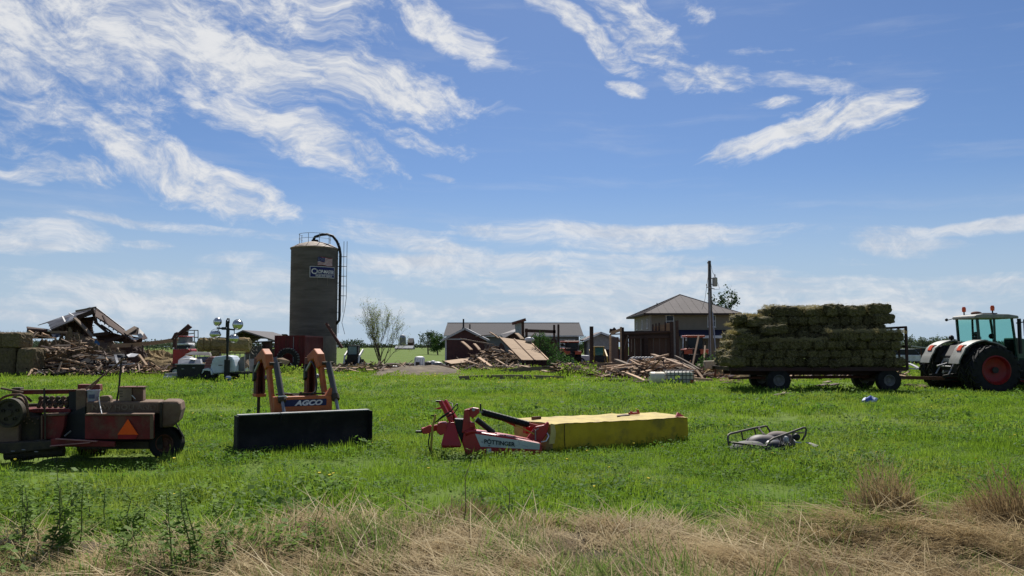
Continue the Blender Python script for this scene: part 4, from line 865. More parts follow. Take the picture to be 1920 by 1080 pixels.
part('operator_seat', MB().box(x0 + .45, x0 + .95, 34.95, 35.45, 1.5, 1.7).box(x0 + .4, x0 + .52, 34.95, 35.45, 1.65, 2.35).box(x0 + .4, x0 + .5, 35.05, 35.35, 2.35, 2.55), M_tdark, tt, .04)
part('steering_wheel', MB().lathe([(.19, -.02), (.21, 0), (.19, .02)], 16, (x0 + 1.25, 35.2, 2.1)).tube([(x0 + 1.25, 35.2, 1.35), (x0 + 1.25, 35.2, 2.1)], .04), M_tdark, tt)
part('control_console', MB().box(x0 + .6, x0 + 1.1, CY0 + .25, CY0 + .4, 1.6, 2.0).sphere((x0 + .8, CY0 + .35, 2.35), .12, 10, 6), M_tdark, tt)
def fender(y0, y1, s):
    mb = MB(); ri, n = TR + .16, 14; vs = []
    for i in range(n + 1):
        a = R(168 - i * 118 / n); rad = ri + (.1 if 3 < i < 10 else .04); z = TR - .03 + math.sin(a) * rad * .98; x = TX + math.cos(a) * rad * 1.04
        for y in (y0, y1):
            for d in (0, .05): vs.append((x + math.cos(a) * d, y, z + math.sin(a) * d))
    fs = [(4 * i + p, 4 * i + q, 4 * i + 4 + q, 4 * i + 4 + p) for i in range(n) for p, q in ((0, 1), (1, 3), (3, 2), (2, 0))] + [(0, 1, 3, 2), (4 * n, 4 * n + 1, 4 * n + 3, 4 * n + 2)]
    f = part('fender', mb.add(vs, fs), M_tw, tt, smooth=50); yo = y0 if s < 0 else y1
    xb, zb_ = TX - 1.0, 1.72
    tl = part('tail_light', MB().box(-.06, .12, -.16, .16, -.14, .14), M_orange, f, .03); tl.location = (xb + .1 - OFF[tt.name].x, (y0 + y1) / 2 - OFF[tt.name].y, zb_ + .1); tl.rotation_euler = (0, R(32), 0)
    for v in tl.data.vertices: v.co += OFF[tt.name]
    hb = part('light_housing', MB().box(-.02, .22, -.24, .24, -.2, .2), M_tdark, f, .03); hb.location = (xb + .13 - OFF[tt.name].x, (y0 + y1) / 2 - OFF[tt.name].y, zb_ + .1); hb.rotation_euler = (0, R(32), 0)
    for v in hb.data.vertices: v.co += OFF[tt.name]
    part('reflector', MB().box(TX - 1.19, TX - 1.16, (y0 + y1) / 2 - .12, (y0 + y1) / 2 + .12, 1.27, 1.33), M_red, f)
    part('inner_fender', MB().prism([(TX - 1.0, (y1 if s < 0 else y0), 1.2), (TX + .3, (y1 if s < 0 else y0), 1.2), (TX + .6, (y1 if s < 0 else y0), 1.95), (TX, (y1 if s < 0 else y0), 2.1), (TX - .75, (y1 if s < 0 else y0), 1.8)], (0, .03 * -s, 0)), M_tdark, f)
fender(33.62, 34.4, -1); fender(36.0, 36.78, 1)
part('rear_body', MB().prism([(TX - .7, 34.42, .7), (TX + .4, 34.42, .7), (TX + .4, 34.42, 2.1), (TX - .35, 34.42, 1.95), (TX - .75, 34.42, 1.5)], (0, 1.56, 0)), M_tdark, tt, .04)
part('lift_arm', MB().bar((TX - .5, 34.75, .75), (TX - 1.35, 34.65, .62), .08, .12), M_tdark, tt); part('lift_arm', MB().bar((TX - .5, 35.65, .75), (TX - 1.35, 35.75, .62), .08, .12), M_tdark, tt)
part('lift_rod', MB().tube([(TX - .6, 34.75, 1.55), (TX - 1.1, 34.68, .68)], .035), M_steel, tt); part('lift_rod', MB().tube([(TX - .6, 35.65, 1.55), (TX - 1.1, 35.72, .68)], .035), M_steel, tt)
part('top_link', MB().tube([(TX - .75, 35.2, 1.2), (TX - 1.3, 35.2, 1.05)], .045), M_steel, tt); part('hitch_bar', MB().tube([(TX - 1.0, 34.62, 1.05), (TX - 1.0, 35.7, 1.05)], .025), M_steel, tt)
part('drawbar', MB().box(TX - 1.5, TX, 35.1, 35.25, .42, .52), M_tdark, tt); part('power_take_off', MB().tube([(TX - .75, 35.2, .8), (TX - 1.05, 35.2, .8)], .07), M_steel, tt)
part('hydraulic_coupler', MB().box(TX - .86, TX - .76, 34.95, 35.45, 1.25, 1.4), M_steel, tt)
p = at(1786, 593, CY1); part('work_light', MB().tube([(x0 - .1, CY1, rb + .05), (x0 - .3, CY1 + .1, rb - .02)], .02).sphere((x0 - .32, CY1 + .12, rb), .07, 8, 6), M_black, tt)
part('work_light', MB().tube([(x0 - .05, CY1 - .1, 2.2), (x0 - .18, CY1, 2.25)], .02).sphere((x0 - .2, CY1, 2.3), .12, 8, 6), M_black, tt)
part('mirror', MB().tube([(x1, CY0 - .05, rb - .2), (x1 + .2, CY0 - .35, rb - .15)], .025).box(x1 + .12, x1 + .2, CY0 - .55, CY0 - .33, rb - .75, rb - .05), M_black, tt)
part('exhaust', MB().tube([(x1 + .25, CY0 + .15, 1.6), (x1 + .25, CY0 + .15, 3.1)], .08), M_black, tt); part('step', MB().box(x1 - .45, x1 + .1, CY0 - .35, CY0, .5, .55).box(x1 - .45, x1 + .1, CY0 - .3, CY0 + .05, .85, .9).box(x1 - .45, x1 - .42, CY0 - .35, CY0, .5, 1.3), M_tdark, tt)
part('fuel_tank', MB().box(x0 + .55, x1 + .05, CY0 - .1, CY0 + .5, .6, 1.25), M_tdark, tt, .06)

# ------------------------------------------------------------------ old hay baler
SKEW = -.3                      # the baler stands turned a little, its side running away to the left
def pp(poly, Y, d, mb=None): return (mb or MB()).prism([at(u, v, Y) for u, v in poly], (SKEW * d, d, 0))
def pbox(u0, u1, v0, v1, Y, d, mb=None): return pp([(u0, v0), (u1, v0), (u1, v1), (u0, v1)], Y, d, mb)
ba = thing('hay_baler', 'old dusty red hay baler with orange slow triangle at the left edge', 'baler', (at(170, 0, 13.8).x, 13.8, 0), world=True)
EXCL.append([(at(-40, 0, 13.3).x, 13.3), (at(345, 0, 13.3).x, 13.3), (at(345, 0, 14.5).x, 14.5), (at(-40, 0, 14.5).x, 14.5)])
M_slow = mat('slow_orange', (.9, .12, .012), (.85, .10, .01), rough=.6, spec=.2)
M_bdark = mat('greasy_dark_metal', (.035, .03, .022), (.06, .048, .03), scale=7, rough=.8, bump=.3, dirt=(.09, .07, .03), damt=.5, dscale=6)
M_blue_t = mat('pail_white', (.45, .46, .50), (.36, .37, .42), rough=.5, dirt=(.25, .22, .2), damt=.5)
ch = part('bale_chamber', pbox(161, 301, 753, 776, 13.42, .62), M_dusty, ba, .04)
part('lettering', text_mb('NEW HOLLAND', .115, at(171, 768.3, 13.405), X3, Z3, .003, .003, 1.28), mat('faded_letters', (.22, .165, .105), (.14, .095, .06), scale=12), ch)
part('end_cap', pp([(301, 752), (333, 752), (338, 757), (340, 769), (335, 789), (325, 801), (301, 803)], 13.38, .7), M_dusty, ba, .05)
part('end_cap_seam', pbox(299, 304, 754, 802, 13.36, .05), M_bdark, ba, .005)
sp = part('side_panel', pbox(159, 287, 779, 824, 13.12, .2), M_redold, ba, .015); part('panel_lip', pbox(159, 287, 776, 779.5, 13.09, .34), M_dusty, sp, .01)
part('panel_edge', pbox(281, 287.5, 779.5, 823, 13.09, .03), M_dusty, sp, .006)
tri = part('slow_triangle', pp([(239.6, 786), (259, 815), (220, 815)], 13.09, .015), M_slow, sp, label='bright orange slow moving vehicle triangle')
part('triangle_border', pp([(221, 815.5), (258, 815.5), (254, 823), (221, 823)], 13.092, .013), mat('triangle_red', (.35, .02, .02)), tri)
part('gap_shade', pbox(286, 304, 772, 834, 13.5, .1), M_black, ba); part('rear_frame', pbox(150, 305, 828, 842, 13.5, .12), M_bdark, ba); part('under_body', pbox(100, 300, 800, 838, 13.7, .7), M_black, ba)  # black gap box stands in for the shade between panel and end cap
wheel(ba, at(313, 830, 13.6), .265, .24, .15, M_rusty, 0, .05, -1, 26, .04); wheel(ba, at(175, 834, 14.6), .26, .2, .15, M_rusty, 0, .05, 1, 26, .04)  # second wheel added to fill the dark shade under the body
part('mud_flap', MB().slab([at(328, 793, 13.3), at(342, 819, 13.2), at(344, 823, 13.6), at(331, 797, 13.7)], .02), M_bdark, ba)
fw = part('flywheel', MB().lathe([(0, -.05), (.05, -.05), (.06, -.02), (.19, -.015), (.2, -.05), (.235, -.05), (.235, .05), (0, .05)], 40, at(19, 774, 13.15), 'Y'), M_bdark, ba, smooth=30)
for k in range(5):
    a = R(72 * k + 20); c = at(19, 774, 13.12) + Vector((math.cos(a) * .12, 0, math.sin(a) * .12)); part('flywheel_hole', MB().lathe([(.025, -.008), (.025, .02), (0, .02)], 12, c, 'Y'), M_black, fw)
part('pulley', MB().lathe([(0, -.03), (.09, -.03), (.11, -.045), (.115, 0), (.11, .045), (0, .03)], 28, at(36, 757, 13.35), 'Y'), M_dusty, ba, smooth=30)
arc = [at(36 + 15 * math.cos(R(a)), 762 - 22 * math.sin(R(a)), 13.3) for a in range(0, 171, 17)]; part('belt_guard', MB().tube([at(53, 782, 13.3)] + arc, .022, 8), M_dusty, ba, smooth=True)
arc = [at(28 + 34 * math.cos(R(a)), 762 - 22 * math.sin(R(a)), 13.5) for a in range(25, 171, 15)]; part('belt_guard', MB().tube(arc, .02, 8), M_rusty, ba, smooth=True)
part('top_rail', MB().bar(at(40, 735.5, 13.6), at(161, 734, 13.6), .07, .07), M_redold, ba, .008); part('top_rail_flange', MB().bar(at(40, 731.5, 13.58), at(161, 730.5, 13.58), .09, .012), M_dusty, ba)
part('lift_rod', MB().tube([at(2, 728, 13.5), at(44, 736, 13.5)], .018, 8), M_dusty, ba); part('rail_bracket', pbox(22, 38, 727, 738, 13.6, .2), M_bdark, ba, .01); part('rail_post', MB().tube([at(83, 728, 13.55), at(84, 800, 13.4)], .016, 6), M_bdark, ba)
part('chamber_post', pbox(142, 161, 731, 777, 13.5, .35), M_dusty, ba, .015); part('knotter_housing', pbox(129, 143, 734, 790, 13.55, .4), M_black, ba); part('rear_box', pbox(145, 187, 721, 734, 14.2, .25), M_redold, ba, .015)
part('feeder_floor', pbox(40, 132, 767, 774, 13.5, .5), M_redold, ba, .01)
rr_ = random.Random(4)
for i in range(6):
    u = 72 + i * 10.5; mb = MB().bar(at(u, 764, 13.6), at(u + 6, 748, 13.7), .05, .05).bar(at(u + 6, 748, 13.7), at(u + 11, 757, 13.6), .04, .04).sphere(at(u + 5, 747, 13.68), .045, 8, 6); part('packer_finger', mb, M_bdark if i % 2 else M_dusty, ba)
part('crank_shaft', MB().tube([at(52, 760, 13.8), at(140, 757, 13.8)], .03, 8), M_bdark, ba)
part('drive_cover', pbox(-40, 35, 790, 832, 13.25, .4), M_dusty, ba, .03); part('gearbox', pbox(36, 75, 780, 832, 13.4, .5), M_bdark, ba, .04); part('gearbox_cap', MB().sphere(at(62, 778, 13.6), .14, 14, 8, (1, 1, .6)), M_bdark, ba, smooth=True)
for i in range(7): u = 40 + i * 5.2; part('gearbox_bolt', MB().sphere(at(u, 786 + 4 * (i % 3), 13.39), .014, 8, 5), M_dusty, ba)
sb = part('chute_panel', pp([(78, 780), (122, 779), (120, 800), (112, 823), (79, 824)], 13.25, .2), M_redold, ba, .015); part('chute_lip', pp([(80, 777), (123, 775), (123, 779), (80, 781)], 13.22, .3), M_dusty, sb, .008)
part('slanted_shield', pp([(122, 778), (160, 762), (160, 826), (112, 826)], 13.42, .1), M_black, ba); part('tie_rod', MB().tube([at(121, 818, 13.2), at(133, 808, 13.2)], .012, 6), M_steel, ba)
part('chute_strap', pbox(76.5, 79.5, 779, 824, 13.2, .03), M_dusty, ba); part('chute_strap', pbox(83, 86, 774, 824, 13.19, .02), M_bdark, ba)
db = part('drawbar', pp([(95, 823), (182, 827), (215, 829), (215, 838), (95, 837)], 13.05, .12), M_redold, ba, .01); part('drawbar_edge', MB().bar(at(105, 822.5, 13.0), at(182, 827.5, 13.0), .05, .014), mat('worn_pink_edge', (.42, .2, .18), rough=.6), db); part('drawbar_edge', MB().bar(at(95, 836, 13.0), at(170, 829.5, 13.0), .05, .014), MATS['worn_pink_edge'], db)
pk = part('pickup_reel', MB().tube([at(10, 853, 13.25), at(120, 846, 13.4)], .085, 12), M_bdark, ba); part('pickup_guard', pp([(-30, 832), (100, 826), (112, 840), (60, 846), (12, 852), (-30, 846)], 13.1, .5), M_bdark, ba, .02)
for i in range(12): u = 14 + i * 8.6; part('tine', MB().tube([at(u, 852, 13.25), at(u - 3, 864, 13.2)], .006, 5), M_black, pk)
part('skid_plate', pp([(12, 846), (60, 840), (62, 862), (20, 868)], 13.3, .35), M_bdark, ba, .02)
for u, v in ((24, 846), (44, 843.5), (68, 847)): part('skid_scrape', MB().sphere(at(u, v, 13.08), .02, 8, 5, (1.8, .5, .5)), M_steel, ba)
part('tension_lever', MB().tube([at(158, 733, 13.6), at(233, 672, 13.75)], .016, 8), M_dusty, ba); part('tension_lever', MB().tube([at(168, 731, 13.7), at(186, 713, 13.75)], .012, 8), M_dusty, ba)
part('twine_lever', MB().tube([at(228, 671, 13.9), at(223, 728, 13.7), at(219, 752, 13.6)], .016, 8), M_bdark, ba); part('lever_handle', MB().tube([at(228, 671, 13.9), at(236, 670, 13.85)], .02, 8), M_black, ba)
part('twine_string', MB().tube([at(185, 745, 13.4), at(188, 762, 13.35), at(191, 776, 13.1)], .007, 6), M_white, ba); part('small_box', pp([(187, 743), (203, 742), (207, 746), (207, 753), (187, 753)], 13.5, .2), M_dusty, ba, .01)
pl = thing('plastic_pail', 'white plastic pail standing on the hay baler', 'pail', at(174.5, 753.5, 13.72), world=True)
bc = at(174.5, 753.5, 13.6); part('bucket', MB().lathe([(0, .003), (.085, .003), (.1, .18), (.106, .185), (.106, .2), (.098, .2), (.08, .02)], 24, bc), M_blue_t, pl, smooth=30); part('label_print', MB().lathe([(.096, .06), (.099, .13)], 10, bc, a0=R(-110), a1=R(-50)), mat('pail_print', (.12, .13, .2)), pl)
cn = thing('twine_box', 'tan and brown twine box on the baler right of the white pail', 'box', at(246, 752.5, 13.7), world=True)
part('left_half', pbox(223, 247, 727, 752.6, 13.5, .35), mat('tan_box', (.26, .19, .125), (.2, .14, .09), dirt=(.1, .07, .05), damt=.4), cn, .015); part('right_half', pbox(247.5, 268, 727, 752.6, 13.53, .32), M_dusty, cn, .02); part('lid', pbox(222, 269, 725.5, 727, 13.48, .38), M_rusty, cn, .005)
for u in (232, 257): part('lid_knob', MB().sphere(at(u, 725, 13.65), .018, 8, 6), M_bdark, cn)
part('strap', MB().bar(at(247, 741, 13.49), at(254, 748, 13.49), .012), M_white, cn)
for v in (733, 738, 743): part('groove', pbox(223.5, 230, v, v + 1, 13.494, .01), M_bdark, cn)

SKEW = 0
# ------------------------------------------------------------------ front loader with push blade
lc = Vector((-3.72, 14.68, 0)); lo_ = thing('front_loader', 'detached orange front loader with wide black push blade', 'loader', lc, R(31))
d_ = [Vector((math.cos(R(31)), math.sin(R(31)), 0)), Vector((-math.sin(R(31)), math.cos(R(31)), 0))]
EXCL.append([tuple((lc + d_[0] * a + d_[1] * b)[:2]) for a, b in ((-1.25, .02), (1.25, .02), (1.25, .25), (-1.25, .25))])
M_or = mat('faded_orange_paint', (.52, .15, .042), (.40, .11, .036), scale=4, rough=.65, dirt=(.16, .08, .05), damt=.5, dscale=5, bump=.1)
M_bl = mat('black_rubber_blade', (.010, .010, .011), (.017, .017, .018), scale=4, rough=.75, bump=.35, bscale=12, spec=.2, dirt=(.045, .04, .034), damt=.45, dscale=2.2)
pr_ = []
for i in range(9):
    t = i / 8; z = .02 + .68 * t; y = .10 * math.sin(t * math.pi) - .02 + .02 * t; pr_.append((y, z))
vs = [(x, y, z) for x in (-1.2, 1.2) for y, z in pr_ + [(y + .05, z) for y, z in pr_[::-1]]]; n_ = 18
bl = part('push_blade', MB().add(vs, [tuple(range(n_))[::-1], tuple(range(n_, 2 * n_))] + [(i, (i + 1) % n_, (i + 1) % n_ + n_, i + n_) for i in range(n_)]), M_bl, lo_, smooth=30)
part('blade_top_lip', MB().box(-1.2, 1.2, -.02, .14, .702, .722), mat('worn_grey_lip', (.34, .34, .33), (.24, .24, .235), rough=.6), bl, .004); part('blade_end', MB().box(-1.23, -1.203, -.1, .18, .0, .70), M_bl, bl, .01); part('blade_end', MB().box(1.203, 1.23, -.1, .18, .0, .70), M_bl, bl, .01)
part('cutting_edge', MB().box(-1.19, 1.19, -.06, -.03, .0, .12), M_bl, bl); part('blade_joint', MB().box(-.47, -.46, -.024, .145, .60, .725), M_black, bl)
for x in (-.9, -.43, .1, .58, 1.0): part('blade_rib', MB().prism([(x, .12, .05), (x, .3, .05), (x, .3, .3), (x, .12, .66)], (.03, 0, 0)), M_bl, bl)
cbm = part('cross_beam', MB().box(-.47, .62, .42, .62, .68, .98), M_or, lo_, .02); part('name_plate', MB().box(-.34, .50, .408, .419, .80, .92), mat('navy_plate', (.022, .03, .085)), cbm)
part('lettering', text_mb('AGCO', .125, (-.09, .404, .815), X3, Z3, .003, .006, 1.35, .25), M_white, cbm); part('beam_gusset', MB().prism([(.50, .45, .98), (.62, .45, .98), (.62, .45, 1.12)], (0, .15, 0)), M_or, cbm)
for x in (-.43, .58):
    s = 1 if x > 0 else -1
    arm = part('lift_arm', MB().prism([(x - .05, .45, .62), (x - .05, .62, .62), (x - .05, 1.12, 1.55), (x - .05, 1.32, 1.67), (x - .05, 1.72, 1.6), (x - .05, 1.74, 1.72), (x - .05, 1.32, 1.84), (x - .05, .98, 1.70)], (.07, 0, 0)), M_or, lo_, .012)
    part('arm_elbow', MB().prism([(x - .09, .86, 1.52), (x - .09, 1.02, 1.46), (x - .09, 1.24, 1.66), (x - .09, 1.70, 1.58), (x - .09, 1.70, 1.72), (x - .09, 1.25, 1.86), (x - .09, 1.0, 1.76)], (.15, 0, 0)), M_or, arm, .02)
    cyx = x + .09
    cy = part('lift_cylinder', MB().tube([(cyx, .38, .92), (cyx, .86, 1.58)], .058, 14), mat('grey_cylinder', (.10, .095, .09), (.07, .065, .06), rough=.6), lo_, smooth=30); part('piston_rod', MB().tube([(cyx, .20, .66), (cyx, .40, .94)], .03, 10), M_steel, cy, smooth=30)
    part('cylinder_collar', MB().tube([(cyx, .37, .90), (cyx, .43, .985)], .075, 14), M_bdark, cy); part('pin', MB().tube([(cyx - .12, .86, 1.58), (cyx + .1, .86, 1.58)], .03, 8), M_bdark, cy); part('pivot_lug', MB().box(cyx - .08, cyx + .08, .14, .3, .62, .72), M_bdark, cy, .01)
    mt = part('mount_tower', MB().box(x - .09, x - .05, 1.62, 1.84, .98, 1.68).box(x + .05, x + .09, 1.62, 1.84, .98, 1.68).box(x - .05, x + .05, 1.80, 1.84, .98, 1.66), mat('dark_rust_orange', (.19, .055, .03), (.13, .04, .025), rough=.75, dirt=(.06, .04, .03), damt=.5), lo_, .008)
    part('mount_foot', MB().box(x - .1, x + .1, 1.58, 1.86, .92, .98), M_or, mt, .008); part('mount_bracket', MB().prism([(x - .14, 1.6, 1.28), (x - .14, 1.74, 1.22), (x - .14, 1.72, 1.5), (x - .14, 1.62, 1.55)], (.05, 0, 0)), M_black, mt)
    part('mount_link', MB().bar((x - .12, 1.6, 1.42), (x - .12, 1.3, 1.6), .03, .05), M_steel, mt); part('mount_bolt', MB().sphere((x + .1, 1.58, 1.3), .05, 8, 6), M_steel, mt); part('parking_stand', MB().bar((x, 1.76, .95), (x, 1.8, .0), .05, .05), M_bdark, lo_)
hs = [(-.30, .9, 1.35), (-.28, .85, 1.15), (-.2, .8, 1.03), (0, .75, 1.0), (.25, .75, .99), (.4, .8, 1.03), (.47, .95, 1.2), (.48, 1.1, 1.5), (.46, 1.25, 1.62)]
part('hydraulic_hose', MB().tube(hs, .014, 8), M_black, lo_, smooth=True); part('hydraulic_hose', MB().tube([(q[0] + .02, q[1] + .03, q[2] - .03) for q in hs], .014, 8), M_black, lo_, smooth=True); part('hose_rail', MB().tube([(-.4, .6, 1.02), (.55, .6, 1.01)], .016, 8), M_bdark, lo_)
part('hose_clamp', MB().box(.05, .09, .58, .64, .98, 1.05), M_bdark, lo_); part('hose', MB().tube([(.60, 1.3, 1.6), (.66, 1.25, 1.4), (.62, 1.15, 1.1), (.58, .9, 1.0)], .012, 6), M_black, lo_, smooth=True); part('strap', MB().tube([(-.42, .36, .99), (-.3, .33, 1.0), (-.26, .36, .97)], .012, 6), M_white, lo_)
# ------------------------------------------------------------------ disc mower
A_, B_ = Vector((.72, 14.35, 0)), Vector((3.42, 15.75, 0)); ev = (B_ - A_).normalized(); nv = Vector((-ev.y, ev.x, 0)); LM = (B_ - A_).length
mw = thing('disc_mower', 'red disc mower with long yellow canvas cover lying in the grass', 'mower', A_, world=True)
EXCL.append([tuple((A_ + ev * a + nv * b)[:2]) for a, b in ((-.2, .03), (LM - .02, .03), (LM - .02, 1.0), (-.2, 1.0))]); EXCL.append([(at(868, 0, 13.95).x, 13.95), (at(1020, 0, 13.95).x, 13.95), (at(1020, 0, 14.4).x, 14.4), (at(868, 0, 14.4).x, 14.4)])
M_yel = mat('yellow_canvas', (.56, .40, .02), (.44, .31, .018), scale=2.5, rough=.8, dirt=(.15, .125, .035), damt=.8, dscale=1.7, bump=.4, bscale=6)
M_yelt = mat('dusty_yellow_canvas', (.56, .45, .16), (.45, .35, .12), scale=3, rough=.85, dirt=(.28, .2, .12), damt=.6, dscale=4, bump=.25, bscale=8)
def mp(a, b, z): return A_ + ev * a + nv * b + Z3 * z
def cloth(pa, pb, pc, pd, nu, nv_, amp, seed):
    """rippled quad sheet with thickness"""
    mb = MB(); nrm = (pb - pa).cross(pd - pa).normalized(); g_ = []
    for i in range(nu + 1):
        for j in range(nv_ + 1):
            p = pa.lerp(pb, i / nu).lerp(pd.lerp(pc, i / nu), j / nv_); edge = min(j, nv_ - j, 1) if nv_ > 2 else 1
            mb.v.append(tuple(p + nrm * amp * fbm(p.x * 3 + seed, p.z * 3 + p.y * 2, 1.3, 3) * (1 if nv_ > 9 else 1 - .75 * (j / nv_) ** 2)))
    k = nv_ + 1; mb.f = [(i * k + j, (i + 1) * k + j, (i + 1) * k + j + 1, i * k + j + 1) for i in range(nu) for j in range(nv_)]
    n0 = len(mb.v); mb.v += [tuple(Vector(v) - nrm * .006) for v in mb.v]; mb.f += [tuple(x + n0 for x in f[::-1]) for f in mb.f]
    return mb
hz_ = .53
part('front_curtain', cloth(mp(0, 0, .04), mp(LM, 0, .04), mp(LM, .02, hz_), mp(0, .02, hz_), 60, 8, .035, 1), M_yel, mw, smooth=True); part('back_curtain', cloth(mp(LM, 1.05, .04), mp(-.2, 1.05, .04), mp(-.2, 1.03, hz_), mp(LM, 1.03, hz_), 20, 4, .02, 2), M_yel, mw, smooth=True)
part('end_curtain', cloth(mp(LM, 0, .04), mp(LM, 1.05, .04), mp(LM - .02, 1.03, hz_), mp(LM - .02, .02, hz_), 8, 5, .02, 3), M_yel, mw, smooth=True)
cv = part('canvas_top', cloth(mp(-.02, .0, hz_ + .004), mp(LM + .01, .0, hz_ + .004), mp(LM + .01, 1.05, hz_ + .03), mp(-.28, 1.05, hz_ + .03), 50, 12, .014, 4), M_yelt, mw, smooth=True)
part('left_flap', cloth(mp(-.02, .0, .06), mp(.0, .0, hz_), mp(-.26, 1.0, hz_), mp(-.24, 1.0, .1), 6, 8, .03, 5), M_yelt, mw, smooth=True); part('torn_flap', cloth(mp(-.12, -.10, .2), mp(.02, -.03, .2), mp(.03, -.02, hz_), mp(-.06, -.05, hz_ + .02), 5, 8, .05, 6), M_yelt, mw, smooth=True)
part('curtain_seam', MB().tube([mp(.25, -.012, .05), mp(.24, .0, .3), mp(.25, .01, hz_)], .008, 5), mat('seam', (.12, .09, .02)), mw)
part('frame_beam', MB().box(0, 0, 0, 0, 0, 0).bar(mp(-.3, .5, .4), mp(LM - .05, .5, .4), .12, .12), M_red, mw); part('cutter_bar', MB().bar(mp(-.1, .45, .1), mp(LM - .05, .45, .1), .4, .07), M_bdark, mw)
part('top_slot', MB().prism([mp(1.72, .5, hz_ + .03), mp(2.12, .62, hz_ + .03), mp(2.12, .78, hz_ + .03), mp(1.8, .62, hz_ + .03)], Z3 * .012), mat('slot_dark', (.1, .05, .04)), cv)
part('cover_catch', MB().bar(mp(2.15, .7, hz_ + .055), mp(2.42, .75, hz_ + .055), .05, .04).bar(mp(2.4, .75, hz_ + .04), mp(2.4, .75, hz_ + .12), .04, .03).bar(mp(2.2, .7, hz_ + .04), mp(2.2, .7, hz_ + .1), .05, .03), M_red, cv); part('corner_tab', MB().prism([mp(LM - .3, .0, hz_ + .02), mp(LM - .08, .0, hz_ + .02), mp(LM - .18, .08, hz_ + .1)], nv * .03), M_red, cv); part('cover_catch', MB().bar(mp(.0, .75, hz_ + .05), mp(.2, .8, hz_ + .05), .05, .05), M_rusty, cv)
YH = 13.98
hd = part('gear_hood', pp([(869, 812), (878, 808.5), (893, 809), (950, 818), (1014, 831), (1017, 845), (1014, 855), (880, 857), (872, 851), (866, 830)], YH, .42), M_red, mw, .035); 
lp = part('name_panel', pp([(891, 813.5), (1012.5, 831.5), (1011.5, 843), (901, 837.5)], YH - .008, .01), mat('pale_green_decal', (.50, .56, .53), (.42, .48, .45), rough=.5, dirt=(.3, .27, .24), damt=.3), hd)
o0, o1 = at(907.5, 831, YH - .012), at(958, 836.5, YH - .012); part('lettering', text_mb('PÖTTINGER', .098, o0, o1 - o0, Z3, .003, .003, 1.0), mat('decal_ink', (.015, .03, .035)), lp); part('emblem', MB().prism([at(902, 827, YH - .012), at(906, 827.8, YH - .012), at(905.2, 830.6, YH - .012), at(903, 830.2, YH - .012)], (0, .005, 0)), M_galv, lp)
for a, b in (((962, 826), (966, 836)), ((966, 836), (975, 833)), ((975, 833), (972, 827)), ((978, 834), (990, 838))): part('doodle_line', MB().bar(at(*a, YH - .01), at(*b, YH - .01), .006, .006), M_galv, lp)
part('warning_sticker', pbox(912, 921, 841, 851, YH - .008, .008), M_white, hd); part('warning_mark', pp([(915, 836.5), (919, 836.5), (917, 833.6)], YH - .014, .005), MATS['decal_ink'], lp)
part('hood_bump', MB().tube([at(872, 814, YH + .02), at(884, 808.5, YH + .02), at(893, 809, YH + .02)], .045, 10), M_red, hd, smooth=True)
for i in range(5): p = at(930 + i * 17, 812.5 + i * 3.6, YH + .1); part('hood_bolt', MB().sphere(p, .014, 8, 5), M_bdark, hd)
part('cone_guard', MB().add([at(838, 792, YH + .1), at(852, 792, YH + .1), at(852, 792, YH + .25), at(838, 792, YH + .25), at(827, 835, YH - .02), at(865, 836, YH - .02), at(865, 834, YH + .4), at(827, 833, YH + .4), at(830, 839, YH + .0), at(863, 839, YH + .0)], [(0, 1, 5, 4), (1, 2, 6, 5), (2, 3, 7, 6), (3, 0, 4, 7), (0, 3, 2, 1), (4, 5, 9, 8), (4, 8, 9, 6, 7), (5, 6, 9)]), M_red, mw, .01)
part('drive_box', pp([(852, 785), (869, 786), (869, 815), (866, 832), (858, 812), (853, 800)], YH + .12, .2), M_black, mw, .01)
hp = part('headstock', pp([(870, 769), (880, 767), (881, 790), (890, 797), (892, 810), (866, 812), (868, 795)], YH + .05, .14), M_red, mw, .012)
part('headstock_arm', pp([(872, 768), (887, 764), (898, 766), (899, 774), (893, 780), (886, 785), (876, 776)], YH + .08, .1), M_red, mw, .012); part('headstock_pin', MB().tube([at(888, 768, YH), at(888, 768, YH + .25)], .03, 10), M_steel, hp); part('valve_block', pp([(879, 793), (889, 792), (891, 800), (881, 802)], YH - .02, .1), M_red, hp, .01)
part('upper_frame', MB().bar(at(826, 752, YH + .3), at(849, 796, YH + .2), .06, .07), M_red, mw, .01); part('upper_frame', MB().bar(at(834, 751, YH + .45), at(857, 790, YH + .3), .06, .07), M_red, mw, .01); part('frame_plate', pp([(838, 775), (846, 774), (852, 796), (842, 796)], YH + .22, .12), M_red, mw, .01)
part('hitch_pin', MB().tube([at(817, 752.5, YH + .3), at(828, 752.5, YH + .3)], .018, 8), M_black, mw); part('hitch_lug', pp([(813, 767), (828, 762), (830, 766), (822, 767.5)], YH + .35, .03), M_red, mw)
part('lower_hitch', MB().bar(at(791, 808, YH + .1), at(826, 800, YH + .2), .09, .1), M_red, mw, .012); part('hitch_box', pp([(820, 793), (834, 792), (838, 796), (836, 812), (826, 817), (818, 810)], YH + .05, .25), M_red, mw, .015); part('hitch_end', pp([(791, 804), (806, 797), (812, 803), (806, 813), (793, 814)], YH + .05, .1), M_red, mw, .01); part('hitch_pin', MB().tube([at(780, 809.5, YH + .1), at(793, 809.5, YH + .1)], .022, 8), M_black, mw)
M_ystand = mat('stand_yellow', (.48, .36, .06), (.36, .26, .05), rough=.7)
part('parking_stand', MB().tube([at(817, 777, YH + .05), at(811, 800, YH + .05), at(808, 845, YH + .02), at(811, 856, YH), at(818, 858, YH)], .02, 8), M_ystand, mw, smooth=True); part('stand_pin', MB().tube([at(808, 779, YH + .05), at(817, 779, YH + .05)], .012, 6), M_black, mw)
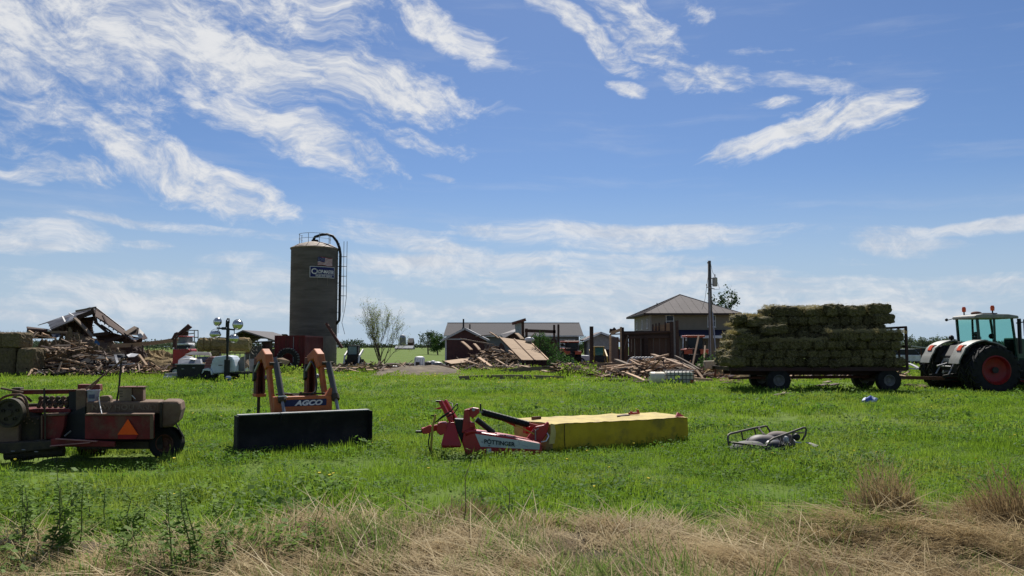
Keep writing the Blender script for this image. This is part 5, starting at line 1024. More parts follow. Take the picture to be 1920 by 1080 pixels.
part('hose', MB().tube([at(819, 790, YH), at(830, 780, YH - .02), at(845, 771, YH - .02), at(856, 758, YH), at(858, 757, YH + .05), at(859, 764, YH + .1), at(851, 775, YH + .1), at(838, 782, YH)], .011, 6), M_black, mw, smooth=True); part('hose', MB().tube([at(815, 793, YH), at(838, 777, YH + .04), at(849, 767, YH + .1), at(848, 757, YH + .2), at(842, 754, YH + .3)], .010, 6), M_black, mw, smooth=True); part('hose', MB().tube([at(806, 812, YH), at(803, 830, YH), at(806, 846, YH), at(812, 854, YH)], .012, 6), M_black, mw, smooth=True)
part('yellow_cord', MB().tube([at(852, 769, YH), at(862, 771, YH), at(872, 770, YH + .05)], .006, 5), M_ystand, mw)
part('pivot_pin', MB().tube([at(901, 757, YH + .1), at(901, 770, YH + .1)], .014, 8), M_black, mw); s0, s1 = at(904, 773, YH + .12), at(990, 796, YH + .42)
sp_ = part('spring', MB().tube([s0, s1], .042, 14), M_black, mw, smooth=30); mb = MB()
ax_ = (s1 - s0).normalized(); o_ = ax_.orthogonal().normalized(); pts = [s0.lerp(s1, k / 260) + (Quaternion(ax_, k * 2 * math.pi / 8) @ o_) * .052 for k in range(261)]
part('coil', MB().tube(pts, .011, 5), M_black, sp_, smooth=True)
part('strut', MB().tube([at(893, 786, YH + .2), at(926, 812, YH + .25)], .05, 12), M_black, mw, smooth=30); part('strut_eye', MB().bar(at(899, 771, YH + .1), at(905, 774, YH + .12), .03, .03), M_steel, mw)
part('lift_arm', MB().bar(at(938, 783, YH + .35), at(968, 797, YH + .42), .05, .07), M_red, mw, .008); part('lift_arm', MB().bar(at(985, 794, YH + .4), at(1022, 804, YH + .45), .05, .06), M_red, mw, .008)
kb = part('knuckle', pp([(1004, 800), (1020, 797), (1027, 791), (1030, 794), (1025, 815), (1014, 830), (1000, 829), (987, 823)], YH + .32, .12), M_red, mw, .012); part('knuckle_bolt', MB().tube([at(1004, 806, YH + .28), at(1004, 828, YH + .28)], .014, 6), M_steel, kb); part('knuckle_bolt', MB().tube([at(1010, 803, YH + .28), at(1006, 806, YH + .28)], .012, 6), M_steel, kb)
part('tie_bar', MB().tube([at(966, 797, YH + .3), at(1002, 814, YH + .3)], .014, 6), M_ystand, mw); part('hose', MB().tube([at(1014, 829, YH + .2), at(1024, 827, YH + .2), at(1029, 818, YH + .25), at(1026, 812, YH + .3)], .012, 6), M_white, mw, smooth=True)
EXCL.append([(at(1368, 0, 14.0).x, 14.0), (at(1480, 0, 14.0).x, 14.0), (at(1480, 0, 14.8).x, 14.8), (at(1368, 0, 14.8).x, 14.8)])
# ------------------------------------------------------------------ quad bike body and racks
def q8(X, Y, D): return at(1340 + X / 8.727, 780 + Y / 8.727, D)
av = thing('quad_bike_body', 'grey plastic quad bike shell with tube racks lying in the grass', 'vehicle parts', gnd(1430, 850), world=True)
M_tube = mat('dull_rack_tube', (.13, .11, .085), (.07, .06, .05), scale=8, rough=.6, metal=.3); M_pl = mat('grey_plastic', (.085, .088, .10), (.12, .115, .115), scale=3, rough=.7, spec=.2, dirt=(.18, .15, .12), damt=.4, dscale=5)
part('rack_loop', MB().tube([q8(240, 600, 14.25), q8(215, 345, 14.25), q8(225, 310, 14.3), q8(260, 290, 14.35), q8(670, 193, 14.8), q8(740, 185, 14.9), q8(830, 165, 15.0), q8(855, 172, 15.0), q8(890, 225, 15.0), q8(905, 260, 14.95)], .019, 8), M_tube, av, smooth=True)
part('rack_loop', MB().tube([q8(228, 430, 14.22), q8(400, 450, 14.1), q8(800, 500, 13.95), q8(845, 498, 13.95), q8(870, 460, 13.98), q8(905, 405, 14.0), q8(960, 368, 14.05), q8(1200, 285, 14.3), q8(1440, 195, 14.5), q8(1480, 190, 14.55), q8(1500, 225, 14.55), q8(1480, 320, 14.5), q8(1430, 400, 14.5)], .019, 8), M_tube, av, smooth=True)
for a, b in (((440, 262, 14.55), (460, 395, 14.6)), ((650, 205, 14.8), (680, 345, 14.85)), ((850, 500, 13.96), (828, 600, 14.0)), ((1105, 320, 14.2), (1055, 500, 14.1)), ((1290, 262, 14.35), (1240, 445, 14.3)), ((460, 385, 14.6), (600, 380, 14.6)), ((1300, 275, 14.6), (1460, 275, 14.55)), ((690, 190, 14.85), (830, 310, 14.6)), ((720, 190, 14.85), (800, 300, 14.6))): part('rack_strut', MB().tube([q8(*a), q8(*b)], .014, 6), M_tube, av)
def shell(cx, cy, rx, rz, D, ry, sq=1.0, n=26, m=12, pw=2.6):
    mb = MB(); c = q8(cx, cy, D); vs = []
    for i in range(m + 1):
        th = (math.pi / 2) * i / m
        for j in range(n):
            a = 2 * math.pi * j / n; f = lambda t: math.copysign(abs(t) ** (2 / pw), t); p = Vector((rx * f(math.cos(a)) * f(math.sin(th)) , ry * f(math.sin(a)) * f(math.sin(th)), rz * f(math.cos(th))))
            p *= 1 + .03 * mnoise.noise(p * 5); vs.append(c + p)
    return mb.add(vs, [(i * n + j, (i + 1) * n + j, (i + 1) * n + (j + 1) % n, i * n + (j + 1) % n) for i in range(m) for j in range(n)])
part('rear_mudguard', shell(560, 690, .36, .30, 14.25, .26), M_pl, av, smooth=True); part('seat_shell', shell(790, 640, .36, .36, 14.5, .25), mat('brown_grey_plastic', (.12, .10, .095), (.085, .075, .075), rough=.6), av, smooth=True); part('front_mudguard', shell(960, 640, .24, .27, 14.35, .22), mat('blue_black_plastic', (.03, .035, .055), (.045, .045, .05), rough=.4), av, smooth=True)
part('steering_cover', shell(1060, 470, .28, .24, 14.7, .2), mat('dusty_cover', (.2, .16, .14), (.11, .09, .085), rough=.8), av, smooth=True); part('headlamp', MB().sphere(q8(1340, 345, 14.5), .065, 14, 10, (1, .8, 1)), M_black, av, smooth=True); part('engine_part', MB().sphere(q8(1170, 390, 14.3), .06, 10, 8, (.8, 1, 1.1)), M_galv, av, smooth=True)
part('cable', MB().tube([q8(1120, 350, 14.2), q8(1160, 340, 14.15), q8(1200, 420, 14.15), q8(1180, 450, 14.2)], .01, 6), M_white, av, smooth=True); part('strap', MB().tube([q8(1290, 390, 14.3), q8(1330, 430, 14.25), q8(1420, 440, 14.25)], .012, 6), M_white, av, smooth=True); part('strap', MB().slab([q8(1480, 425, 14.3), q8(1560, 430, 14.3), q8(1700, 480, 14.25), q8(1640, 505, 14.2), q8(1540, 450, 14.25)], .01), mat('cream_strap', (.55, .52, .42)), av)
for i in range(5): part('footwell_bar', MB().tube([q8(1060 + i * 40, 470 + 6 * i, 14.1), q8(1130 + i * 30, 430, 14.4)], .012, 5), M_black, av)

# ------------------------------------------------------------------ wreckage helpers
random.seed(99)
def plank_mesh(m, seed):
    r = random.Random(seed); mb = MB(); n = 4; vs = []
    for i in range(n + 1):
        x = -.5 + i / n; 
        for y, z in ((-.5, -.5), (.5, -.5), (.5, .5), (-.5, .5)):
            e_ = r.uniform(-.035, .01) if i in (0, n) else 0; vs.append((x + (e_ if i == n else -e_), y, z + .35 * (x * x * 4 - .4) * (seed % 3 - 1)))
    fs = [(4 * i + j, 4 * i + (j + 1) % 4, 4 * i + 4 + (j + 1) % 4, 4 * i + 4 + j) for i in range(n) for j in range(4)] + [(0, 1, 2, 3), (4 * n + 3, 4 * n + 2, 4 * n + 1, 4 * n)]
    return mb.add(vs, fs).mesh('plank', m)
PL = {m.name: [plank_mesh(m, s) for s in range(4)] for m in (M_wood, M_woodg, M_woodd, M_ply, M_tin, M_tinw, M_maroon)}
def plank(a, b, w, t, m, label, group=None, roll=0.0, name='plank', cat='plank'):
    a, b = Vector(a), Vector(b); d = b - a; o = link(name, random.choice(PL[m.name])); o.location = (a + b) / 2; o.rotation_mode = 'QUATERNION'
    q = d.to_track_quat('X', 'Z'); o.rotation_quaternion = q @ Quaternion((1, 0, 0), roll); o.scale = (d.length, w, t); return tag(o, label, cat, group)
def lumber(n, u0, u1, d0, d1, hfun, mats, label, group, lmin=.8, lmax=3.2, pitch=.12, yaw=.6, wmin=.06, wmax=.2):
    for i in range(n):
        D = random.uniform(d0, d1); u = random.uniform(u0, u1); p = at(u, 650, D); top = hfun(u); p.z = .05 + top * random.random() ** .8
        L = random.uniform(lmin, lmax); y_ = random.gauss(0, yaw); pt = random.gauss(0, pitch); d = Vector((math.cos(y_) * math.cos(pt), math.sin(y_) * math.cos(pt), math.sin(pt))) * L / 2
        if p.z - abs(d.z) < .03: p.z = abs(d.z) + .03
        plank(p - d, p + d, random.uniform(wmin, wmax), random.uniform(.03, .07), random.choice(mats), label, group, random.uniform(-.7, .7))
def shards(name, label, n, u0, u1, d0, d1, hfun, mats, lmin=.3, lmax=1.4, yaw=1.0, pitch=.3):
    """splintered small wood too fine to pick apart, one mass per colour"""
    for m in mats:
        mb = MB()
        for i in range(n):
            D = random.uniform(d0, d1); u = random.uniform(u0, u1); q = at(u, 650, D); q.z = .02 + hfun(u) * random.random(); L = random.uniform(lmin, lmax) / 2; a, b = random.gauss(0, yaw), random.gauss(0, pitch); d = Vector((math.cos(a) * math.cos(b), math.sin(a) * math.cos(b), math.sin(b))) * L; q.z = max(q.z, abs(d.z) + .01)
            mb.bar(q - d, q + d, random.uniform(.04, .17), random.uniform(.02, .05), up=(random.gauss(0, .5), random.gauss(0, .5), 1))
        solo(name, label, 'splintered wood', mb, m, kind='stuff')
def heap(name, label, c, rx, ry, h, m, seed, cat='hay heap', straw=900, sl=.16, n=40, lump=.35, sm=None):
    r = random.Random(seed); mb = MB(); c = Vector(c); k = n // 2
    for i in range(k + 1):
        for j in range(n):
            a = 2 * math.pi * j / n; s_ = i / k; x, y = math.cos(a) * rx * s_, math.sin(a) * ry * s_
            z = h * max(0, 1 - s_ ** 2) ** .8 * (1 + lump * fbm(x * 1.5 + seed, y * 1.5, .9, 3)) + .12 * h * fbm(x + seed * 3, y, 3.2, 3) * (s_ < .97); e_ = 1 + .15 * fbm(math.cos(a) * 2 + seed, math.sin(a) * 2, 1, 2)
            mb.v.append((c.x + x * e_, c.y + y * e_, c.z + max(z, -.05) - .04 * (i == k)))
    mb.f = [(i * n + j, (i + 1) * n + j, (i + 1) * n + (j + 1) % n, i * n + (j + 1) % n) for i in range(k) for j in range(n)]
    base = list(mb.v)
    for q in range(straw):
        p = Vector(r.choice(base)) + Vector((r.gauss(0, .08), r.gauss(0, .08), 0)); d = Vector((r.gauss(0, 1), r.gauss(0, 1), abs(r.gauss(0, .8)))).normalized(); s_ = d.orthogonal().normalized() * .012; mb.add([p - s_, p + s_, p + d * sl * r.uniform(.5, 1.5)], [(0, 1, 2)])
    return solo(name, label, cat, mb, m, c)
# ------------------------------------------------------------------ collapsed barn on the left
def f6(X, Y, D): return at(30 + X / 7.385, 570 + Y / 7.385, D)
cbn = thing('collapsed_barn', 'collapsed barn with broken tin roof propped up as a peak', 'collapsed barn', at(150, 0, 60) * Vector((1, 1, 0)) if False else Vector((at(150, 0, 60).x, 60, 0)), world=True)
def sl6(nm, pts, t, m, par=None): return part(nm, MB().slab([f6(*p) for p in pts], t), m, par or cbn)
ra = sl6('roof_sheet', [(440, 245, 60), (1030, 44, 62), (1105, 92, 59.4), (480, 350, 58.4)], .06, M_tin)
sl6('roof_sheet', [(300, 291, 60.6), (1028, 40, 62.4), (1032, 56, 62.1), (440, 252, 60.2)], .05, M_tin)
for i in range(7):
    t_ = (i + .5) / 7; a = f6(440, 245, 60).lerp(f6(1030, 44, 62), t_); b = f6(480, 350, 58.4).lerp(f6(1105, 92, 59.4), t_); part('rafter', MB().bar(a - Z3 * .12, b - Z3 * .12, .06, .16), M_woodd, ra)
for t_ in (.15, .5, .85):
    a = f6(440, 245, 60).lerp(f6(480, 350, 58.4), t_); b = f6(1030, 44, 62).lerp(f6(1105, 92, 59.4), t_); part('purlin', MB().bar(a - Z3 * .05 - Y3 * .05, b - Z3 * .05 - Y3 * .05, .08, .06), M_woodg, ra)
rb_ = sl6('roof_sheet', [(1105, 52, 60.5), (1700, 505, 60), (1640, 520, 58.5), (1098, 165, 58.8)], .08, M_woodd)
for i in range(9):
    t_ = (i + .3) / 9; a = f6(1105, 52, 60.5).lerp(f6(1700, 505, 60), t_); b = f6(1098, 165, 58.8).lerp(f6(1640, 520, 58.5), t_); part('rafter', MB().bar(a - Z3 * .1 - Y3 * .1, b - Z3 * .1 - Y3 * .1, .07, .14), M_woodd, rb_)
part('ridge_edge', MB().bar(f6(1108, 48, 60.3), f6(1500, 352, 60), .05, .07), M_tin, rb_); part('ridge_edge', MB().bar(f6(1108, 48, 60.3), f6(830, 100, 61), .1, .14), M_woodg, ra)
part('gable_beam', MB().bar(f6(1090, 100, 59), f6(850, 190, 59), .2, .3), M_woodd, cbn)
sl6('interior_wall', [(470, 345, 60.8), (860, 200, 60.8), (1085, 170, 60.8), (1050, 300, 60.8), (1075, 430, 60.8), (900, 470, 60.8), (480, 430, 60.8)], .08, M_woodd)
for i in range(9): x = 520 + i * 62; part('wall_plank', MB().bar(f6(x, 345 - i * 18, 60.7), f6(x + 6, 440, 60.7), .16, .03, (0, 1, 0)), M_woodd, cbn)
for i in range(7): part('splintered_end', MB().bar(f6(1010, 215 + i * 27, 60.6), f6(1078 - (i % 3) * 14, 212 + i * 29, 60.6), .05, .13, (0, 1, 0)), M_maroon, cbn)
for a, b, w, m in (((1090, 245, 59), (1290, 415, 59), .16, M_woodd), ((1180, 290, 59), (1335, 395, 58.8), .1, M_woodd), ((1200, 160, 59), (1255, 275, 58.7), .1, M_maroon), ((1060, 60, 59.5), (1110, 260, 59.5), .18, M_woodd), ((1075, 430, 60), (1290, 405, 59.5), .25, M_woodd), ((1230, 520, 59), (1500, 440, 59), .2, M_woodd)): part('broken_rafter', MB().bar(f6(*a), f6(*b), w, w), m, cbn)
sl6('wall_remnant', [(1080, 430, 60), (1330, 395, 60), (1690, 500, 60), (1690, 545, 60), (1140, 500, 60)], .1, M_woodd)
plank(f6(812, 190, 58.2), f6(1060, 450, 57.8), .3, .1, M_woodg, 'grey post leaning diagonally inside the collapsed barn peak', name='leaning_post', cat='post')
plank(f6(480, 383, 57.8), f6(865, 412, 57.8), .2, .16, M_woodg, 'grey horizontal beam across the front of the collapsed barn', name='beam', cat='beam')
solo('tin_sheet', 'pale crumpled tin sheet hanging from the broken barn roof', 'tin sheet', MB().slab([f6(682, 232, 58.2), f6(745, 180, 58.4), f6(808, 158, 58.6), f6(800, 195, 58.2), f6(720, 240, 58)], .03), M_tinw)
plank(f6(640, 170, 58.3), f6(682, 250, 58.1), .12, .05, M_tinw, 'short white strip hanging below the broken barn roof', name='trim_strip', cat='trim'); plank(f6(735, 125, 59.4), f6(800, 165, 59), .1, .05, M_tinw, 'white trim sliver crossing the barn roof tear', name='trim_strip', cat='trim')
lr = thing('fallen_lean_to', 'low fallen lean-to roof at the left foot of the collapsed barn', 'fallen roof', Vector((f6(250, 0, 59).x, 59, 0)), world=True)
part('roof_deck', MB().slab([f6(148, 310, 60), f6(470, 348, 60), f6(480, 372, 57.8), f6(165, 350, 57.8)], .1), M_woodd, lr); part('edge_board', MB().bar(f6(165, 352, 57.7), f6(480, 374, 57.7), .06, .16), M_maroon, lr); part('side_wall', MB().slab([f6(80, 450, 58.5), f6(190, 348, 58), f6(200, 440, 58), f6(120, 500, 58.5)], .08), M_tin, lr); part('white_corner', MB().box(0, 0, 0, 0, 0, 0).sphere(f6(462, 366, 57.7), .12, 8, 6), M_white, lr)
part('void_shade', MB().slab([f6(150, 350, 59), f6(500, 380, 59), f6(520, 480, 59), f6(140, 480, 59)], .1), M_woodd, lr)  # dark sheet stands in for the shade under the fallen roof
rp = thing('fallen_roof_piece', 'curled piece of barn roof lying right of the collapsed peak', 'fallen roof', Vector((f6(1650, 0, 59).x, 59, 0)), world=True)
part('decking', MB().slab([f6(1490, 390, 59), f6(1640, 303, 60), f6(1685, 330, 59.4), f6(1540, 425, 58.4)], .06), M_woodg, rp); part('curled_tin', MB().slab([f6(1640, 305, 60), f6(1700, 330, 59.6), f6(1690, 430, 59), f6(1560, 420, 58.6)], .05), M_woodd, rp); part('curled_tin', MB().slab([f6(1700, 330, 59.6), f6(1772, 400, 59.4), f6(1740, 470, 58.8), f6(1690, 430, 58.9)], .05), M_tin, rp); part('curled_tin', MB().slab([f6(1772, 400, 59.4), f6(1822, 470, 59), f6(1760, 492, 58.7), f6(1740, 470, 58.8)], .05), M_maroon, rp); part('bright_panel', MB().slab([f6(1672, 418, 58.6), f6(1730, 405, 58.6), f6(1765, 450, 58.5), f6(1710, 480, 58.5)], .03), M_tinw, rp); part('white_flap', MB().slab([f6(1560, 445, 58.4), f6(1620, 475, 58.4), f6(1700, 478, 58.4), f6(1690, 495, 58.3), f6(1610, 492, 58.3)], .03), M_white, rp)
part('shadow_sheet', MB().slab([f6(1500, 430, 59.6), f6(1750, 470, 59.6), f6(1740, 540, 59.6), f6(1480, 540, 59.6)], .06), M_woodd, rp)  # dark sheet draws the shadow beneath the curled roof piece
M_tarp = mat('blue_tarp', (.03, .12, .24), (.02, .08, .17), rough=.5)
solo('blue_tarp', 'scrap of bright blue tarp in the middle of the barn wreck', 'tarp', MB().slab([f6(1085, 520, 57.5), f6(1110, 495, 57.6), f6(1160, 545, 57.5), f6(1150, 590, 57.3), f6(1085, 595, 57.3)], .04), M_tarp)
solo('blue_sheet', 'dull blue sheet under the broken tin at the left of the wreck', 'sheet', MB().slab([f6(488, 415, 58), f6(600, 405, 58), f6(625, 440, 57.8), f6(520, 475, 57.6)], .04), mat('dull_blue', (.07, .09, .14)))
G1 = 'boards scattered in the collapsed barn heap'
mixA = (M_wood, M_wood, M_woodg, M_woodg, M_woodd)
hl = lambda u: 1.15 * max(.2, 1 - abs(u - 150) / 170)
lumber(42, 48, 250, 54, 58.5, hl, mixA, 'loose broken board in the collapsed barn heap', G1)
lumber(22, 56, 200, 52.5, 55, lambda u: .4, mixA, 'loose broken board on the ground before the collapsed barn', 'boards in front of the collapsed barn', .6, 2.6)
lumber(14, 190, 345, 53, 60, lambda u: .45, (M_woodg, M_woodd, M_wood), 'dark board lying low right of the collapsed barn', 'boards right of the collapsed barn', 1, 3.5, .05)
for a, b, w, m, lab in [((560, 735, 54), (1200, 893, 53), .26, M_wood, 'long fresh pine plank slanting down at the front of the barn heap'), ((640, 755, 54.3), (1180, 905, 53.4), .16, M_wood, 'narrow pine board lying under the long slanting plank'), ((590, 832, 54), (812, 702, 54.4), .12, M_woodg, 'pale batten crossing the long slanting plank'), ((1000, 1000, 52.3), (1203, 912, 52.8), .18, M_wood, 'short pine board propped at the front right of the barn heap'), ((1170, 985, 52.4), (1185, 900, 52.6), .3, M_wood, 'stub of wide pine board standing at the end of the slanting plank'),
                        ((150, 548, 55.5), (312, 388, 56), .3, M_wood, 'wide pale plank leaning at the left of the barn heap'), ((60, 560, 55.5), (290, 385, 56.4), .14, M_woodg, 'thin grey board leaning behind the wide pale plank'), ((180, 368, 56.6), (250, 412, 56.4), .14, M_wood, 'short pale board across the left lean-to'), ((280, 432, 56), (560, 478, 56.2), .13, M_wood, 'pale board lying level below the lean-to roof'), ((170, 468, 55.6), (300, 470, 55.6), .12, M_wood, 'short white board jutting left below the lean-to'), ((345, 445, 56), (380, 405, 56), .1, M_wood, 'small pale stub standing below the lean-to'), ((360, 405, 56.2), (460, 442, 56.2), .12, M_wood, 'pale board beside the small stub below the lean-to'),
                        ((885, 558, 56), (1045, 608, 56), .17, M_wood, 'pale board lying over the hay in the middle of the wreck'), ((880, 610, 56), (1000, 640, 56), .1, M_wood, 'short thin board below the hay in the middle of the wreck'), ((830, 685, 55.4), (1500, 672, 55.4), .16, M_woodg, 'long grey board lying level across the wreck front'), ((1370, 705, 54), (1425, 870, 53.5), .16, M_tinw, 'white board standing at the right of the wreck front'), ((1290, 850, 53.6), (1640, 825, 53.8), .22, M_tinw, 'long pale board lying flat at the right of the wreck front'), ((1700, 700, 54.5), (1810, 850, 54), .16, M_wood, 'curved pale board at the right end of the barn heap'), ((440, 855, 53.6), (760, 815, 53.8), .14, M_woodg, 'grey board lying level at the foot of the barn heap'), ((650, 895, 53.2), (870, 880, 53.2), .16, M_woodg, 'weathered board flat on the grass before the heap')]:
    plank(f6(*a), f6(*b), w, .08, m, lab)
shards('splintered_wood', 'mass of splintered wood in the collapsed barn heap', 260, 45, 255, 53.5, 60, lambda u: 2.5 * max(.25, 1 - abs(u - 135) / 150), (M_wood, M_woodg, M_woodd))
shards('splintered_wood', 'low litter of splintered wood from the barn heap to the light tower', 110, 190, 350, 52.5, 62, lambda u: .5, (M_wood, M_woodg, M_woodd))
shards('splintered_wood', 'litter of splintered wood before the barn heap', 90, 55, 230, 51.5, 54, lambda u: .3, (M_wood, M_woodg, M_black))
bmb = f6(1310, 592, 58); plank(bmb, at(335, 637.5, 60), .12, .28, M_wood, 'long tan beam running right from the collapsed barn over the straw', name='beam', cat='beam')
for X in (1440, 1605, 1755): p = f6(X, 560, 58.4); plank(p, Vector((p.x, p.y, 0)), .08, .08, M_woodd, 'thin dark stake holding up the long tan beam', 'stakes under the long tan beam', name='stake', cat='stake')
solo('white_tin', 'white bent tin piece at the right end of the barn heap', 'tin sheet', MB().slab([f6(1530, 705, 54.6), f6(1600, 680, 55), f6(1700, 692, 55), f6(1640, 730, 54.5), f6(1560, 735, 54.4)], .03), M_tinw)
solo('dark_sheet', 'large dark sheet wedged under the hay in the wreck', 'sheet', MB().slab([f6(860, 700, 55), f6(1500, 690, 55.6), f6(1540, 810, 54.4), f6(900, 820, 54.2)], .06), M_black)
heap('barn_rubble', 'dark rubble core of the collapsed barn heap', Vector((at(150, 0, 60).x, 60.5, 0)), 5.2, 2.6, 2.5, M_woodg, 39, 'rubble heap', 300)
heap('barn_rubble', 'dark rubble below the curled roof piece', Vector((at(232, 0, 60.5).x, 60.8, 0)), 3.0, 2.0, 2.0, M_woodd, 38, 'rubble heap', 200)
for i, (X, Y, rx, ry, h) in enumerate([(560, 800, 2.1, 1.4, 2.1), (760, 740, 1.7, 1.3, 1.9), (400, 860, 1.2, 1.0, .9), (1200, 760, 1.9, 1.2, 1.75), (650, 640, 1.3, 1.2, 2.6)]):
    p = f6(X, 900, 56.5 if i != 4 else 57.5); heap('hay_heap', ['big brown mound of old hay in the middle left of the wreck', 'brown mound of old hay right of the biggest mound', 'small brown hay lump at the lower left of the wreck', 'shaggy hay mound below the blue tarp', 'tall hay hump under the broken barn beam'][i], Vector((p.x, p.y, 0)), rx, ry, h, M_hayold, 40 + i, lump=.7)
p = at(325, 0, 62); heap('straw_heap', 'wide low heap of yellow straw right of the collapsed barn', Vector((at(300, 0, 62).x, 62, 0)), 4.4, 4, 1.35, M_hay, 50, 'straw heap', 1600, .2)
for i in range(16): 
    u = random.uniform(60, 215); p = gnd(u, random.uniform(697, 704)); solo('rubbish', 'small dark piece of rubbish at the foot of the barn heap', 'rubbish', MB().sphere(p + Z3 * .08, random.uniform(.1, .22), 7, 5, (1.6, 1, .7)), random.choice((M_black, M_bdark, M_white)), group='rubbish before the collapsed barn')
# big bales at the left edge
BB = fuzzy_box(1.35, 1.5, 1.0, 7, 7, .16, .05, 260, .12, .008).mesh('big_hay_bale', M_hayold); BB2 = fuzzy_box(1.3, 1.5, 1.8, 8, 7, .2, .06, 300, .12, .008).mesh('big_hay_bale', M_hayold)
for u, v, me, s, lab in ((46, 706, BB2, 1.0, 'big grey hay bale at the foot of the stack by the left edge'), (10, 706, BB2, 1.02, 'big hay bale at the left edge half out of the picture'), (20, 650.5, BB, 1.0, 'brown hay bale lying on top of the stack at the left edge'), (-14, 651, BB, 1.0, 'topmost hay bale cut off by the left edge')):
    p = at(u, v, 52.5); o = link('big_hay_bale', me); o.location = (p.x, p.y + .7, max(0, p.z) if v > 700 else 1.82); o.scale = (s * .92, s, s); o.rotation_euler.z = random.gauss(0, .05); tag(o, lab, 'hay bale')
# ------------------------------------------------------------------ machines and litter left of the silo
def f2(X, Y, D): return at(315 + X / 8.31, 590 + Y / 8.31, D)
def pf2(pts, D, d): return MB().prism([f2(x, y, D) for x, y in pts], (0, d, 0))
rl_ = thing('red_loader', 'small red loader with white hood left of the light tower', 'loader', Vector((f2(190, 0, 50).x, 50.5, 0)), world=True)
part('body', pf2([(80, 540), (320, 532), (335, 570), (260, 640), (175, 690), (145, 785), (60, 770)], 50, 1.3), M_red, rl_, .06); part('hood', pf2([(140, 445), (310, 440), (325, 472), (135, 478)], 50.1, 1.1), M_white, rl_, .04); part('window', pf2([(140, 479), (322, 474), (325, 530), (138, 536)], 50.15, 1.0), M_glass, rl_); part('cab', pf2([(160, 345), (300, 345), (305, 440), (150, 442)], 50.5, .9), mat('cab_grey', (.2, .19, .19)), rl_, .04); part('cab_roof', pf2([(158, 330), (302, 332), (302, 347), (158, 347)], 50.4, 1.1), M_red, rl_, .03); part('bumper', pf2([(45, 765), (200, 772), (200, 785), (50, 780)], 49.9, .2), M_black, rl_)
for x in (85, 300): part('lamp', MB().sphere(f2(x, 528, 49.98), .06, 8, 6), M_white, rl_)
for z, y in ((.3, 50.2), (.3, 51.1)): wheel(rl_, (f2(130, 0, 50).x + (.3 if y > 51 else 0), y, .32), .33, .25, .18, M_white, 0, .05, -1, 20, .03)
lf = thing('lift_bars', 'dark red steel bars raised at a slant above the red loader', 'machine frame', Vector((f2(190, 0, 54).x, 54, 0)), world=True)
for a, b, w, m in (((60, 385), (325, 155), .12, M_maroon), ((160, 330), (345, 172), .1, M_maroon), ((110, 375), (368, 190), .1, M_maroon), ((100, 375), (250, 262), .08, M_white)): part('bar', MB().bar(f2(*a, 54), f2(*b, 54), w, w), m, lf)
part('plate', pf2([(45, 390), (100, 285), (140, 270), (165, 300), (110, 380)], 54, .15), M_maroon, lf); part('plate', pf2([(160, 330), (250, 265), (310, 260), (300, 330)], 54.1, .15), M_maroon, lf); part('mast', MB().bar(f2(110, 380, 54.1), Vector((f2(130, 0, 54.1).x, 54.1, 0)), .2, .2), M_maroon, lf)
gf = thing('gate_frame', 'grey tube gate frame standing behind the red loader', 'gate frame', Vector((f2(400, 0, 55).x, 55, 0)), world=True)
for a, b in (((310, 245), (470, 245)), ((468, 245), (470, 420)), ((410, 245), (412, 420)), ((310, 300), (410, 290)), ((400, 355), (470, 352)), ((310, 245), (312, 420))): part('tube', MB().tube([f2(*a, 55), f2(*b, 55)], .035, 6), M_galv, gf)
for X in (312, 412, 470): q = f2(X, 420, 55); part('leg', MB().tube([q, Vector((q.x, 55, 0))], .035, 6), M_galv, gf)
solo('white_float', 'round white float hanging by the small red loader', 'float', MB().sphere(f2(392, 490, 50.5), .1, 10, 8), M_white); OFF_ = 0
db_ = thing('scrap_bin', 'black low bin heaped with grey scrap beside the light tower', 'bin', Vector((f2(340, 0, 46.6).x, 47.2, 0)), world=True)
q0, q1 = f2(140, 985, 46.6), f2(550, 985, 46.6); part('bin', MB().prism([f2(125, 772, 46.6), f2(565, 765, 46.6), f2(550, 985, 46.6) * Vector((1, 1, 0)), f2(145, 985, 46.6) * Vector((1, 1, 0))], (0, 1.4, 0)), M_black, db_, .03); part('rim', MB().box(q0.x - .1, q1.x + .1, 46.5, 46.6, f2(0, 780, 46.5).z, f2(0, 765, 46.5).z), M_galv, db_)
for x in (230, 400): part('badge', MB().sphere(f2(x, 845 - (x - 230) * .1, 46.58), .06, 8, 5, (1.5, .3, .5)), M_galv, db_)
sc_ = [((155, 765), (160, 705), (500, 690), (515, 760), M_galv, 46.8), ((165, 700), (260, 640), (360, 655), (350, 690), M_galv, 47.2), ((260, 620), (370, 575), (640, 585), (660, 640), M_tin, 48.0), ((430, 760), (450, 660), (620, 650), (590, 740), M_tin, 47.6), ((330, 690), (365, 672), (430, 690), (420, 705), M_white, 46.9)]
for i, (a, b, c, d, m, D) in enumerate(sc_): solo('scrap_sheet', ['grey flat scrap plate on the front of the black bin', 'bent grey plate sticking up left in the bin', 'wide dark metal sheet lying behind the black bin', 'dark folded sheet at the right of the bin', 'small white scrap piece lying on the bin'][i], 'scrap sheet', MB().prism([f2(*a, D), f2(*b, D + .3), f2(*c, D + .3), f2(*d, D)], (0, .25, 0)), m)
for i, (X, Y) in enumerate([(40, 900), (80, 930), (20, 975), (100, 890), (110, 960), (60, 985)]): q = f2(X, Y, 48 - i * .1); q.z = max(.05, q.z * .6); solo('white_rubble', 'white slab fragment in the low pile left of the black bin', 'rubble', MB().box(q.x - .35, q.x + .3, q.y, q.y + .3, q.z - .05 if q.z > .1 else 0, q.z + .1), M_white if i % 3 else M_gravel, group='white rubble left of the black bin')
